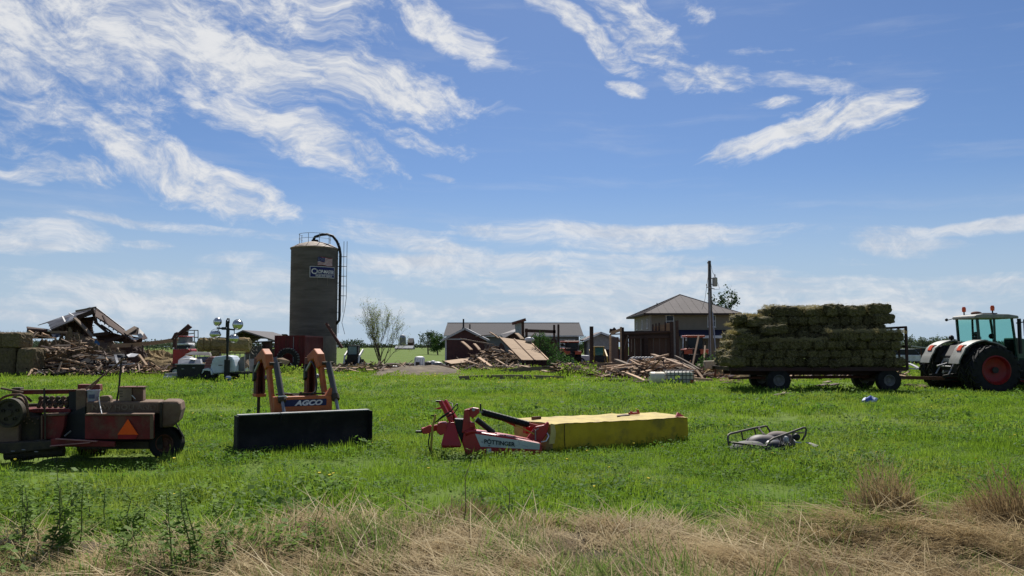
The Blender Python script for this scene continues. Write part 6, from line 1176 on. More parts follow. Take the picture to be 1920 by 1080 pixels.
# light tower
LT = 45.3; lt = thing('light_tower', 'towed light tower with white hood, black mast and four silver lamps', 'light tower', Vector((f2(850, 0, LT).x, LT + .6, 0)), world=True)
M_lw = mat('pale_blue_white_paint', (.56, .61, .66), (.5, .55, .6), rough=.35, spec=.5, dirt=(.35, .33, .3), damt=.3)
hdp = [(670, 925), (655, 830), (690, 700), (720, 655), (900, 635), (985, 648), (1020, 700), (1045, 800), (1045, 895), (920, 905)]
hb = part('hood', pf2(hdp, LT, 1.2), M_lw, lt, .07); part('grille_panel', pf2([(560, 845), (588, 705), (640, 655), (715, 655), (688, 705), (655, 830), (650, 850)], LT + .02, 1.15), mat('pale_red_grille', (.36, .17, .18), (.26, .12, .13), scale=30, rough=.6), lt, .05)
for i in range(6): y_ = 690 + i * 25; part('grille_bar', MB().bar(f2(590 - i * 5, y_, LT), f2(680 - i * 5, y_ - 2, LT), .015, .03), M_redold, hb)
part('door_handle', MB().bar(f2(785, 788, LT - .01), f2(850, 787, LT - .01), .02, .04), M_black, hb); part('white_decal', MB().bar(f2(850, 785, LT - .01), f2(905, 782, LT - .01), .01, .08), M_white, hb); part('hood_edge', MB().tube([f2(668, 780, LT - .01), f2(715, 745, LT - .01), f2(690, 720, LT - .01)], .02, 6), M_white, hb)
part('trailer_frame', MB().box(f2(640, 0, LT).x, f2(1270, 0, LT).x, LT + .1, LT + .2, f2(0, 925, LT).z, f2(0, 895, LT).z).box(f2(640, 0, LT).x, f2(1270, 0, LT).x, LT + 1.0, LT + 1.1, f2(0, 925, LT).z, f2(0, 895, LT).z), M_black, lt); part('drawbar', MB().bar(f2(400, 950, LT + .5), f2(620, 925, LT + .5), .08, .1), M_black, lt); part('fender', pf2([(545, 850), (620, 830), (660, 850), (690, 890), (690, 940), (670, 940), (655, 880), (560, 870), (535, 920), (520, 920)], LT - .1, .3), M_lw, lt, .03)
for y, s in ((LT + .05, -1), (LT + 1.2, 1)): wheel(lt, (f2(600, 0, LT).x, y, .3), .31, .2, .17, M_black, 0, .05, s, 24, .03); 
wheel(lt, (f2(1010, 0, LT).x, LT + .6, .27), .27, .2, .15, M_black, 0, .05, -1, 24, .03)
mz = f2(0, 48, LT).z; mx = f2(945, 0, LT - .1).x; ms_ = part('mast', MB().box(mx - .055, mx + .055, LT - .2, LT - .09, .35, f2(0, 100, LT).z).box(mx - .13, mx + .13, LT - .26, LT - .05, .2, f2(0, 700, LT).z), M_black, lt, .01); part('mast_sleeve', MB().box(mx - .075, mx + .075, LT - .22, LT - .07, f2(0, 420, LT).z, f2(0, 210, LT).z), M_black, ms_); part('mast_hook', MB().tube([f2(905, 200, LT - .15), f2(910, 100, LT - .15), f2(930, 60, LT - .15), f2(950, 60, LT - .15), f2(952, 130, LT - .15)], .04, 8), M_black, ms_, smooth=True)
part('crossbar', MB().bar(f2(762, 208, LT - .15), f2(1040, 236, LT - .15), .07, .09), M_black, ms_); part('motor_box', MB().box(f2(845, 0, LT - .2).x, f2(905, 0, LT - .2).x, LT - .25, LT - .1, f2(0, 238, LT).z, f2(0, 195, LT).z), M_black, ms_)
M_lamp = mat('silver_reflector', (.70, .70, .69), (.5, .5, .48), rough=.28, metal=.9, scale=8, dirt=(.25, .24, .2), damt=.4, dscale=6)
for X, Y, r_, sq, b in ((775, 112, .235, (.85, .9, 1), (800, 205)), (1088, 155, .295, (1, .9, .92), (1020, 232)), (738, 305, .29, (1.1, 1, .72), (800, 215)), (1028, 372, .27, (1.0, 1, .85), (1030, 236))):
    c = f2(X, Y, LT - .25); lm = part('lamp', MB().sphere(c, r_, 24, 16, sq), M_lamp, lt, smooth=True); part('lamp_ring', MB().lathe([(r_ * .96, -.02), (r_ * 1.03, 0), (r_ * .96, .02)], 24, c - Y3 * .02, 'Y'), M_black if Y < 200 else M_galv, lm); part('lamp_bracket', MB().tube([f2(*b, LT - .15), c + Vector(((.02 if X > 945 else -.02), .1, -.0))], .025, 6), M_galv, lm); part('lamp_socket', MB().tube([c + Y3 * r_ * .8, c + Y3 * (r_ + .15)], .07, 10), M_black, lm)
part('front_guard', pf2([(1050, 880), (1060, 780), (1140, 660), (1180, 650), (1190, 880)], LT + .6, .1), M_tin, lt); part('jack_leg', MB().bar(f2(1190, 880, LT + .4), f2(1195, 1040, LT + .4), .05, .05), M_black, lt); part('jack_leg', MB().bar(f2(1240, 890, LT + .8), f2(1242, 980, LT + .8), .05, .05), M_black, lt); part('tow_coupler', MB().bar(f2(1180, 895, LT + .5), f2(1275, 890, LT + .5), .1, .08), M_black, lt)
bk = thing('blue_bucket', 'small blue bucket at the foot of the light tower mast', 'bucket', gnd(428, 717), world=True); c = gnd(428, 717); part('bucket', MB().lathe([(0, .01), (.1, .01), (.135, .22), (.125, .22), (.1, .03)], 16, c), mat('bucket_blue', (.02, .03, .28)), bk, smooth=30); part('rim', MB().lathe([(.136, .2), (.145, .24), (.125, .33), (.0, .33)], 16, c), mat('bucket_lid', (.35, .4, .6)), bk)
# round bales on a feeder
def round_bale(u0, u1, v0, v1, D, lab, m=M_hay, seed=0):
    a, b = at(u0, (v0 + v1) / 2, D), at(u1, (v0 + v1) / 2, D); r_ = (at(0, v0, D).z - at(0, v1, D).z) / 2; L = b.x - a.x; r = random.Random(seed); prof = [(r_ * .2, 0), (r_ * .85, .01), (r_ * .98, L * .1), (r_, L * .3), (r_ * 1.0, L * .7), (r_ * .97, L * .92), (r_ * .82, L), (r_ * .2, L)]; mb = MB().lathe(prof, 28, (a.x, D + r_, a.z), 'X')
    mb.v = [tuple(Vector(v) + Vector((0, r.gauss(0, .025), r.gauss(0, .025)))) for v in mb.v]; b0 = list(mb.v)
    for k in range(160): p = Vector(r.choice(b0)) + Vector((r.uniform(0, .2), 0, 0)); d = Vector((r.gauss(0, .5), r.gauss(0, 1), r.gauss(0, 1))).normalized(); mb.add([p, p + Vector((.015, 0, .01)), p + d * .12], [(0, 1, 2)])
    return solo('round_bale', lab, 'hay bale', mb, m)
for i, (a, b, lab) in enumerate([(368, 381, 'narrow round bale at the left end of the row behind the light tower'), (381, 394, 'second round bale from the left in the row behind the light tower'), (394, 429, 'long round bale left of the light tower mast'), (429, 465, 'round bale at the right end of the row behind the light tower')]): round_bale(a, b, 633, 659.5, 49.5, lab, M_hay, i)
round_bale(394, 410, 657, 672, 49.4, 'small hay bale under the row behind the light tower', M_hay, 9)
hf = thing('hay_feeder', 'rusty tube hay feeder carrying the row of round bales', 'hay feeder', Vector((at(420, 0, 49.9).x, 49.9, 0)), world=True); zt = at(0, 660, 49.9).z
part('frame', MB().box(at(368, 0, 49.9).x, at(465, 0, 49.9).x, 49.5, 49.58, zt - .1, zt - .02).box(at(368, 0, 49.9).x, at(465, 0, 49.9).x, 50.3, 50.38, zt - .1, zt - .02), M_rusty, hf)
for i in range(11): 
    for yy in (49.52, 50.36): xx = at(370 + i * 9.4, 0, 49.9).x; part('leg', MB().tube([(xx, yy, 0), (xx, yy, zt - .1)], .022, 6), M_galv, hf)
part('trough', MB().box(at(410, 0, 49.9).x, at(463, 0, 49.9).x, 49.6, 50.2, .35, .6), M_white, hf)
for i, (a, b, c, d, D, m, lab) in enumerate([((1250, 690), (1420, 680), (1440, 860), (1280, 890), 50.5, M_gravel, 'grey board leaning right of the light tower'), ((1180, 700), (1255, 700), (1265, 800), (1190, 830), 49, M_ply, 'tan panel leaning just right of the light tower guard'), ((1640, 665), (1700, 660), (1720, 850), (1660, 860), 60, M_tin, 'narrow grey panel leaning left of the big tyre'), ((1690, 680), (1790, 670), (1900, 720), (1840, 800), 59, M_ply, 'yellowish plywood piece lying in front of the big tyre')]): solo('building_board', lab, 'panel', MB().slab([f2(*a, D + .5), f2(*b, D + .5), f2(*c, D) , f2(*d, D)], .06), m)
lumber(18, 470, 515, 62, 75, lambda u: .8, (M_woodg, M_tinw, M_woodd, M_wood), 'broken board in the litter left of the red container', 'boards left of the red container', .6, 2.2)
heap('rubble_heap', 'dark leafy rubble heap between the round bales and the red container', Vector((at(482, 0, 66).x, 66, 0)), 1.4, 1.2, 1.7, mat('mossy_rubble', (.10, .095, .06), (.05, .045, .03), scale=4, bump=.8), 61, 'rubble heap', 300)
# big spare tyre against the container
tc_ = at(540, 677, 65.2); ty = thing('spare_tractor_tyre', 'huge tractor tyre leaning on the end of the red container', 'tyre', Vector((tc_.x, tc_.y, 0)), world=True); tr_ = .88
t0 = part('tyre', MB().lathe([(.52, -.2), (.72, -.25), (.84, -.23), (tr_, -.18), (tr_, .18), (.84, .23), (.72, .25), (.52, .2)], 40, (tc_.x, tc_.y, tr_), 'Y', closed=True), M_rub, ty, smooth=40)
for k in range(26): a = 2 * math.pi * k / 26; d = Vector((math.cos(a), 0, math.sin(a))); c = Vector((tc_.x, tc_.y, tr_)) + d * tr_; part('lug', MB().bar(c - Y3 * .26, c + Y3 * .1, .09, .1, up=d), mat('pale_worn_rubber', (.14, .135, .13), rough=.9), t0)
part('rim_ring', MB().lathe([(.50, -.17), (.54, -.2), (.54, -.1), (.50, -.1)], 36, (tc_.x, tc_.y, tr_), 'Y', closed=True), mat('grey_ring', (.12, .12, .125)), ty)
part('bead_wire', MB().bar((tc_.x + .25, tc_.y - .25, tr_ - .3), (tc_.x + .55, tc_.y - .25, tr_ - .6), .04, .03), M_white, ty)
# ------------------------------------------------------------------ skid steer by the silo
def skid(name, label, u, v0, D, W_, H_, body, trim, glass, front=True, arms=None):
    p = gnd(u, v0) if D is None else Vector((at(u, 0, D).x, D, 0)); t = thing(name, label, 'skid loader', p); w = W_ / 2
    for s in (-1, 1):
        for yy in (.45, 1.45): wheel(t, (0, 0, 0), .36, .28, .2, trim, 12, .06, -1, 22, .03).parent = t
    ws = [o for o in t.children if o.name.startswith('wheel')]
    for o, (x, y) in zip(ws, ((-w + .15, .45), (-w + .15, 1.45), (w - .15, .45), (w - .15, 1.45))): o.location = (x, y, .36); o.rotation_euler = (0, 0, R(90))
    part('chassis', MB().box(-w + .3, w - .3, .1, 1.9, .25, .95), body, t, .04); cb_ = part('cab', MB().box(-w + .32, -w + .42, .25, 1.35, .95, H_).box(w - .42, w - .32, .25, 1.35, .95, H_).box(-w + .42, w - .42, 1.25, 1.35, .95, H_).box(-w + .32, w - .32, .2, 1.38, H_ + .002, H_ + .08), M_black if not front else body, t, .02)
    part('windscreen', MB().box(-w + .42, w - .42, .28, .3, 1.2, H_ - .02), glass, cb_); part('rear_hatch', MB().box(-w + .35, w - .35, .05, .12, .5, 1.15), M_black, t, .02)
    for s in (-1, 1): part('loader_arm', MB().prism([(s * (w - .2), 1.9, 1.5), (s * (w - .2), 1.7, 1.7), (s * (w - .2), .0, 1.15), (s * (w - .2), -.35, .35), (s * (w - .2), -.2, .3), (s * (w - .2), .1, .95)], (s * .12, 0, 0)), arms or trim, t, .02)
    part('bucket', MB().prism([(-w - .05, -.3, .1), (-w - .05, -.75, .08), (-w - .05, -.35, .65), (-w - .05, -.25, .65)], (W_ + .1, 0, 0)), arms or M_bdark, t, .01) if front else None
    return t
skid('skid_steer', 'dark skid steer with white arms parked right of the silo', 660, 688, 72.5, 1.6, 1.95, mat('navy_black_body', (.02, .022, .035)), M_white, mat('pale_glass', (.16, .28, .30), (.12, .2, .22), rough=.1, spec=.6), False)
M_cat = mat('machine_yellow', (.45, .29, .05), (.36, .23, .045), rough=.6, dirt=(.15, .1, .06), damt=.4)
skid('yellow_loader', 'yellow wheel loader with green glass cab between the bare posts', 1124, 680, 64, 1.5, 1.85, M_cat, M_cat, mat('green_glass', (.02, .10, .09), (.03, .14, .12), rough=.1, spec=.6), True, M_cat)
# ------------------------------------------------------------------ other far tractors and cars
def far_tractor(name, label, u, D, s, col, rot=0):
    p = Vector((at(u, 0, D).x, D, 0)); t = thing(name, label, 'tractor', p, rot)
    for x in (-.85, .85): 
        o = wheel(t, (0, 0, 0), .8 * s, .45, .45 * s, M_rimg, 16, .1, -1, 26, .08); o.location = (x * s, .6, .8 * s); o.rotation_euler.z = R(90)
    part('body', MB().box(-.4, .4, .1, 3.0, .7, 1.25), M_tdark, t, .05); part('hood', MB().box(-.38, .38, 1.8, 3.6, 1.25, 1.75), col, t, .08)
    for x in (-.7, .7): part('fender', MB().box(x * s - .35, x * s + .35, -.1, 1.4, 1.62 * s, 1.72 * s).box(x * s - .35, x * s + .35, -.15, -.1, 1.3 * s, 1.72 * s), col, t, .05)
    cb_ = part('cab', MB().bar((-.68, .3, 1.6), (-.62, .3, 2.75 * s), .08).bar((.68, .3, 1.6), (.62, .3, 2.75 * s), .08).bar((-.68, 1.7, 1.3), (-.62, 1.6, 2.75 * s), .08).bar((.68, 1.7, 1.3), (.62, 1.6, 2.75 * s), .08).box(-.6, .6, .25, .35, 1.3, 1.75), M_tdark, t); part('cab_roof', MB().box(-.82, .82, .1, 1.85, 2.75 * s, 2.92 * s), col, cb_, .06); part('rear_window', MB().box(-.6, .6, .29, .31, 1.76, 2.74 * s), M_glass, cb_); part('lamp', MB().box(-.85, -.75, .05, .1, 2.45 * s, 2.6 * s), M_white, cb_); part('lift_arms', MB().bar((-.4, .1, .8), (-.45, -.6, .6), .08).bar((.4, .1, .8), (.45, -.6, .6), .08), M_tdark, t); part('mirror', MB().box(.95, 1.05, .9, .95, 2.0 * s, 2.4 * s), M_black, cb_)
    for x in (-.55, .55): 
        o = wheel(t, (0, 0, 0), .5 * s, .35, .28 * s, M_rimg, 0, .08, -1, 20, .05, 'front_wheel'); o.location = (x * s, 3.0, .5 * s); o.rotation_euler.z = R(90)
    return t
M_kub = mat('orange_tractor_paint', (.48, .10, .045), (.40, .08, .035), rough=.45, dirt=(.2, .1, .07), damt=.3)
far_tractor('orange_tractor', 'orange cab tractor parked left of the utility pole', 1305, 68, .98, M_kub); far_tractor('small_orange_tractor', 'faded orange tractor roof showing behind the fallen tree crown', 1073, 82, .85, M_kub, .2)
def car(name, label, u, D, L, col, rot=0, pick=False):
    p = Vector((at(u, 0, D).x, D, 0)); t = thing(name, label, 'car', p, rot); h = L / 2
    b = part('body', MB().prism([(-h, -.85, .35), (h, -.85, .35), (h, -.85, .8), (h - .1, -.85, .95), (h * .45, -.85, 1.02), (-h + .05, -.85, 1.05)], (0, 1.7, 0)), col, t, .08); gh = [(-h * (.1 if pick else .9), 1.02), (-h * (.05 if pick else .8), 1.6), (h * .15, 1.62), (h * .42, 1.02)]
    c = part('cabin', MB().prism([(x, -.74, z) for x, z in gh], (0, 1.48, 0)), M_glass, t, .05); part('roof', MB().prism([(gh[1][0], -.7, 1.605), (gh[2][0], -.7, 1.625), (gh[2][0], -.7, 1.67), (gh[1][0], -.7, 1.65)], (0, 1.4, 0)), col, c)
    for x in (-h * .62, h * .62):
        for y, s in ((-.78, -1), (.78, 1)): wheel(t, (x, y, .34), .34, .22, .2, M_galv, 0, .05, s, 20, .03)
    part('tail_lamp', MB().box(-h - .02, -h + .05, -.8, -.6, .7, .95), M_red, t); part('headlight', MB().box(h - .06, h + .02, -.8, -.55, .65, .8), M_white, t); return t
car('white_car', 'white car parked behind the wagon end rack', 1703, 86, 4.4, M_white); car('black_car', 'dark car parked left of the tractor wheel', 1722, 92, 4.6, M_black, .1); car('white_pickup', 'white pickup just showing behind the fallen tree crown', 1064, 88, 4.8, M_white, 0, True); car('blue_car', 'dark blue car seen through the ruined barn bay', 1160, 84, 4.4, mat('navy_paint', (.02, .025, .06), rough=.3))

# ------------------------------------------------------------------ wreck round the maroon shed
def f1(X, Y, D): return at(660 + X / 4.8, 540 + Y / 4.8, D)
wp = thing('fallen_plywood_wall', 'big tan plywood wall panel lying on a slant over the shed wreck', 'wall panel', Vector((at(985, 0, 70).x, 70, 0)), world=True)
c0, c1, c2, c3 = at(936, 632, 73), at(993, 640, 73), at(1029, 676, 66.6), at(979, 676, 66.6); c2.z = max(c2.z, .12); c3.z = max(c3.z, .12)
for a, b in ((0, .485), (.495, 1.0)): 
    for e_, f_ in ((0, .49), (.5, 1.0)):
        P = lambda s_, t_: c0.lerp(c1, s_).lerp(c3.lerp(c2, s_), t_); part('plywood_sheet', MB().slab([P(a, e_), P(b, e_), P(b, f_), P(a, f_)], .03), M_ply, wp)
for s_ in (0, .49, 1.0): part('batten', MB().bar(c0.lerp(c1, s_) + Vector((0, -.03, .05)), c3.lerp(c2, s_) + Vector((0, -.03, .05)), .1, .06), M_wood, wp)
for s_ in np.linspace(.05, .95, 6): part('stud', MB().bar(c0.lerp(c1, s_) - Z3 * .12, c3.lerp(c2, s_) - Z3 * .12 + Y3 * .2, .06, .14), M_woodd, wp)
part('bottom_plate', MB().bar(c3, c2, .12, .1), M_woodd, wp)
rs_ = thing('ruined_shed_frame', 'standing remains of the wrecked shed with dark beams behind the plywood panel', 'ruined shed', Vector((at(1000, 0, 78).x, 78, 0)), world=True)
for u in (1039, 1047): part('post', MB().bar(Vector((at(u, 0, 78).x, 78, 0)), at(u, 609, 78), .2, .2), M_woodd, rs_)
part('beam', MB().bar(at(984, 620, 78), at(1042, 622, 78), .2, .3), M_woodd, rs_); part('beam', MB().bar(at(988, 634, 78), at(1042, 638, 78), .15, .2), M_woodd, rs_); part('back_wall', MB().slab([at(985, 636, 79), at(1044, 638, 79), Vector((at(1044, 0, 79).x, 79, 0)), Vector((at(985, 0, 79).x, 79, 0))], .1), M_maroon, rs_); part('post', MB().bar(Vector((at(988, 0, 78).x, 78, 0)), at(987, 616, 78), .25, .25), M_woodd, rs_)
part('roof_rag', MB().slab([at(938, 627, 80), at(968, 616, 80), at(968, 621, 79), at(945, 634, 79)], .06), M_tin, rs_); part('gable_board', MB().slab([at(945, 633, 79.5), at(968, 620, 79.5), at(985, 640, 79.5), at(960, 650, 79.5)], .06), M_woodd, rs_)
tp = thing('tin_clad_post', 'pale tin clad corner post sticking up above the plywood panel', 'post', Vector((at(974, 0, 77).x, 77, 0)), world=True); part('tin', MB().slab([at(965, 608, 77), at(977, 602, 77), at(977, 632, 77), at(967, 628, 77)], .2), mat('pale_aqua_tin', (.30, .37, .38), rough=.6), tp); part('post', MB().bar(Vector((at(981, 0, 77).x, 77, 0)), at(980, 603, 77), .28, .2), M_woodd, tp); part('cap', MB().bar(at(960, 607, 76.8), at(986, 599, 76.8), .3, .28), M_rusty, tp); part('cap_tin', MB().bar(at(960, 605.5, 76.8), at(985, 597, 76.8), .34, .03), M_tinw, tp)
mixB = (M_wood, M_wood, M_woodg, M_woodd, M_woodd)
lumber(30, 862, 965, 72, 82, lambda u: 1.75 * max(.25, 1 - abs(u - 930) / 90), mixB, 'broken board jumbled in the maroon shed wreck', 'boards in the maroon shed wreck', .7, 2.8, .25, .8)
lumber(20, 838, 985, 64, 71, lambda u: .35, (M_wood, M_wood, M_woodg), 'pale board on the grass before the maroon shed wreck', 'boards before the maroon shed wreck', .8, 3.0, .08)
lumber(9, 985, 1010, 73, 78, lambda u: 1.6, (M_wood, M_woodg, M_woodd), 'splintered board standing around the top of the plywood panel', 'boards above the plywood panel', .5, 1.4, .5)
for a, b, w, m, lab in [((990, 480, 72), (1075, 555, 71), .3, M_wood, 'pale plank leaning left in the dark shed wreck'), ((1100, 500, 72), (1150, 556, 71), .25, M_wood, 'pale plank leaning right of the first in the dark wreck'), ((970, 455, 74), (1280, 510, 73), .22, M_woodg, 'long grey rafter lying across the shed wreck'), ((1240, 395, 74), (1320, 450, 73.5), .22, M_wood, 'pale board sticking up at the top corner of the plywood panel'), ((1110, 437, 75), (1300, 418, 75), .16, M_woodg, 'grey board under the white shed roof edge'), ((1250, 540, 72), (1390, 580, 71), .14, M_woodg, 'grey board sloping right in the middle of the wreck'), ((1140, 625, 67), (1250, 705, 65), .3, M_wood, 'wide pale board lying toward the camera before the wreck'), ((1010, 650, 68), (1190, 705, 65.5), .15, M_wood, 'narrow pale board next to the wide one before the wreck'), ((1235, 680, 67), (1290, 640, 67), .22, M_wood, 'short board propped up before the plywood panel'), ((1290, 640, 67), (1400, 705, 65.5), .12, M_wood, 'thin board slanting right before the plywood panel'), ((1300, 640, 67.4), (1540, 632, 67.4), .2, M_wood, 'level board at the foot of the plywood panel'), ((1410, 560, 69), (1510, 630, 68), .2, M_wood, 'pale stud along the left edge of the plywood panel'), ((1480, 405, 75), (1535, 460, 74), .4, M_ply, 'small plywood offcut by the tin clad post'), ((1580, 460, 75), (1650, 405, 75), .2, M_wood, 'pale stick behind the top of the plywood panel')]: plank(f1(*a), f1(*b), w, .08, m, lab)
shards('splintered_wood', 'mass of splintered wood in the maroon shed wreck', 150, 862, 968, 70, 80, lambda u: 1.9 * max(.25, 1 - abs(u - 925) / 75), (M_wood, M_woodg, M_woodd)); shards('splintered_wood', 'litter of splintered wood before the maroon shed wreck', 80, 835, 1000, 63, 70, lambda u: .3, (M_wood, M_woodg, M_woodd)); shards('splintered_wood', 'litter of splintered wood between the silo and the dirt mound', 110, 610, 770, 58, 76, lambda u: .35, (M_wood, M_woodg, M_woodd)); shards('splintered_wood', 'mass of splintered wood under the lumber pile', 190, 1125, 1325, 45, 56, lambda u: 1.1 * max(.2, 1 - abs(u - 1220) / 110), (M_wood, M_woodg, M_woodd)); shards('splintered_wood', 'litter of splintered wood behind the hay wagon', 120, 1320, 1700, 44, 58, lambda u: .25, (M_wood, M_woodg, M_maroon)); shards('splintered_wood', 'dark splintered wood left of the lumber pile', 80, 1035, 1150, 52, 64, lambda u: .6, (M_wood, M_woodg, M_woodd)); shards('splintered_wood', 'splintered wood left of the red container', 70, 468, 516, 58, 76, lambda u: .9, (M_wood, M_tinw, M_woodd))
heap('lumber_rubble', 'brown earth and rubble core under the lumber pile', Vector((at(1225, 0, 52).x, 52, 0)), 3.2, 2.5, .8, M_dirt, 90, 'rubble heap', 100); heap('shed_rubble', 'dark rubble core of the maroon shed wreck', Vector((at(925, 0, 78).x, 78, 0)), 2.4, 2.0, 1.9, M_woodd, 91, 'rubble heap', 100)
solo('plywood_offcut', 'pale plywood sheet lying flat left of the shed wreck', 'plywood sheet', MB().slab([at(832, 676.5, 69), at(880, 670.5, 71), at(874, 679, 67.5), at(846, 682, 66)], .04), M_ply)
solo('white_sack', 'white sack lying at the top right corner of the plywood panel', 'sack', MB().sphere(at(993, 637, 72.6), .35, 10, 8, (1.3, .8, .7)), M_white)
lumber(12, 690, 770, 66, 82, lambda u: .25, (M_wood, M_tinw, M_woodg, M_woodd), 'low board in the litter line behind the dirt mound', 'boards behind the dirt mound', .5, 2.2, .05); lumber(22, 612, 742, 58, 70, lambda u: .4, (M_wood, M_tinw, M_woodg, M_woodd, M_maroon), 'low board in the litter between the silo and the bare tree', 'boards by the silo', .5, 2.2, .08)
wt_ = thing('cattle_tank', 'round whitish plastic tank standing behind the dirt mound', 'tank', Vector((at(787, 0, 74).x, 74, 0)), world=True); c = Vector((at(787, 0, 74).x, 74, 0)); part('tank', MB().lathe([(0, .02), (.45, .02), (.48, .1), (.48, .8), (.42, .95), (.2, 1.02), (0, 1.03)], 20, c), M_white, wt_, smooth=35); part('opening', MB().box(c.x - .3, c.x + .05, c.y - .5, c.y - .44, .05, .5), M_bdark, wt_)
for i in range(6): a = R(-160 + i * 28); part('tank_rib', MB().bar(c + Vector((math.cos(a) * .48, math.sin(a) * .48, .1)), c + Vector((math.cos(a) * .48, math.sin(a) * .48, .8)), .03), M_galv, wt_)
for i, (u, m, w, h) in enumerate([(804, M_black, .5, .55), (812, M_galv, .4, .6), (820, M_tin, .6, .5), (768, M_bdark, .6, .4), (776, M_black, .4, .3)]): p = Vector((at(u, 0, 75).x, 75, 0)); solo('scrap_lump', ['black lump right beside the whitish tank', 'grey crate right of the whitish tank', 'grey heap of sheeting left of the maroon shed', 'dark scrap left of the whitish tank', 'black scrap touching the whitish tank on its left'][i], 'scrap', MB().sphere(p + Z3 * h * .5, 1, 9, 7, (w, w * .8, h * .55)), m)
# ------------------------------------------------------------------ beams lying in the grass
plank(gnd(858, 712) + Z3 * .14, gnd(1061, 712.5) + Z3 * .14, .22, .24, M_woodg, 'long grey beam lying level in the grass before the wreck', name='beam', cat='beam'); plank(gnd(931, 700) + Z3 * .15, at(1175, 681, 54), .22, .26, M_woodg, 'long beam sloping up to the right before the double post', name='beam', cat='beam'); plank(gnd(966, 693) + Z3 * .42, gnd(1028, 701) + Z3 * .14, .3, .08, M_wood, 'short pale plank lying over the long sloping beam', name='plank')
plank(at(1060, 705, 50), at(1060, 706, 50) + X3 * .05, .05, .05, M_woodg, 'tiny wood chip at the right end of the level beam') if False else None
# ------------------------------------------------------------------ ruined barn with studs
def f3(X, Y, D): return at(960 + X / 4.8, 540 + Y / 4.8, D)
rb2 = thing('ruined_barn', 'roofless brown barn wall with bare studs left of the utility pole', 'ruined barn', Vector((at(1210, 0, 68).x, 68, 0)), world=True)
gx = lambda u, D: Vector((at(u, 0, D).x, D, 0))
M_bwall = mat('brown_barn_boards', (.12, .07, .045), (.085, .05, .035), scale=4, rough=.85, stretch=(6, 6, .4), bump=.3, dirt=(.05, .03, .022), damt=.6, dscale=1.2)
for i in range(8):
    u0, u1 = 1167 + i * 11.7, 1167 + (i + 1) * 11.7 - .7; part('wall_board', MB().prism([gx(u0, 67), gx(u1, 67), at(u1, 629.5, 67), at(u0, 629.5, 67)], (0, .06, 0)), M_bwall if i != 3 else M_woodd, rb2)
part('top_beam', MB().prism([at(1166, 621, 66.8), at(1263, 620, 66.8), at(1263, 629, 66.8), at(1166, 630, 66.8)], (0, .3, 0)), M_woodd, rb2); part('top_plate', MB().bar(at(1144, 627, 66.6), at(1262, 621.5, 66.6), .25, .1), M_woodd, rb2); part('girt', MB().bar(at(1167, 633, 66.7), at(1260, 631, 66.7), .06, .22), M_woodd, rb2)
for u, v, w, m in ((1144, 628, .16, M_wood), (1164.5, 613, .18, M_wood), (1167.5, 614, .2, M_woodd), (1211, 634, .3, M_woodd)): part('post', MB().bar(gx(u, 66.5), at(u, v, 66.5), w, w), m, rb2)
part('side_wall', MB().slab([gx(1146, 72), gx(1160, 67.2), at(1160, 632, 67.2), at(1146, 632, 72)], .08), M_bwall, rb2); part('loft_litter', MB().bar(at(1145, 625, 66.6), at(1164, 618, 66.6), .3, .25), M_wood, rb2); part('loft_litter', MB().bar(at(1143, 620, 66.8), at(1154, 622, 66.8), .3, .35), M_woodd, rb2); part('loft_litter', MB().bar(at(1149, 616, 66.8), at(1153, 620, 66.8), .25, .3), M_woodd, rb2)
for i, u in enumerate((1224, 1230, 1236, 1247.5, 1259)): part('stud', MB().bar(at(u, 624, 67.6), at(u, 608 - i * 1.4, 67.6), .12, .12), M_woodd, rb2)
for u0, u1, v in ((1226, 1235, 612), (1237, 1246, 609), (1249, 1258, 606)): part('wall_plank', MB().prism([at(u0, v, 67.8), at(u1, v - 1, 67.8), at(u1, 622, 67.8), at(u0, 622, 67.8)], (0, .05, 0)), M_ply, rb2)
part('corner_post', MB().bar(gx(1270.5, 66.4), at(1269, 601, 66.4), .22, .22), M_woodd, rb2); 
for i in range(4): v0 = 604 + i * 15; part('pale_board', MB().prism([at(1262, v0, 66.5), at(1267.5, v0 - 1, 66.5), at(1268.5, v0 + 13.5, 66.5), at(1262.6, v0 + 14, 66.5)], (0, .05, 0)), mat('pale_grey_board', (.34, .31, .27), (.26, .23, .2)), rb2)
part('corner_post', MB().bar(gx(1260, 66.6), at(1259, 603, 66.6), .25, .25), M_woodd, rb2); part('brace', MB().bar(at(1170, 656, 66.5), at(1177, 628, 66.5), .06, .06), M_woodg, rb2); part('brace', MB().bar(at(1184, 660, 66.6), at(1184, 636, 66.6), .06, .06), M_woodg, rb2)
dp = thing('double_post', 'tall bare double post standing alone left of the yellow loader', 'post', gx(1109, 60), world=True)
for u in (1107.2, 1110.8): part('post_half', MB().bar(gx(u, 60), at(u, 612, 60), .13, .2), M_woodd, dp)
part('spacer', MB().bar(gx(1109, 60.05), at(1109, 613.5, 60.05), .06, .14), M_wood, dp)
hr = lambda u: .9 * max(.2, 1 - abs(u - 1220) / 110)
lumber(36, 1125, 1320, 46, 56, hr, (M_wood, M_wood, M_woodg, M_woodd), 'broken rafter in the lumber pile behind the caged tank', 'boards in the lumber pile', 1.0, 3.6, .1, .6)
lumber(11, 1040, 1150, 52, 60, lambda u: .5, (M_woodg, M_woodd, M_wood), 'dark board lying left of the lumber pile', 'boards left of the lumber pile', .8, 2.6, .1); lumber(14, 1330, 1700, 44, 56, lambda u: .2, (M_wood, M_woodg, M_maroon), 'low board on the ground behind the hay wagon', 'boards behind the hay wagon', .6, 2.6, .03)
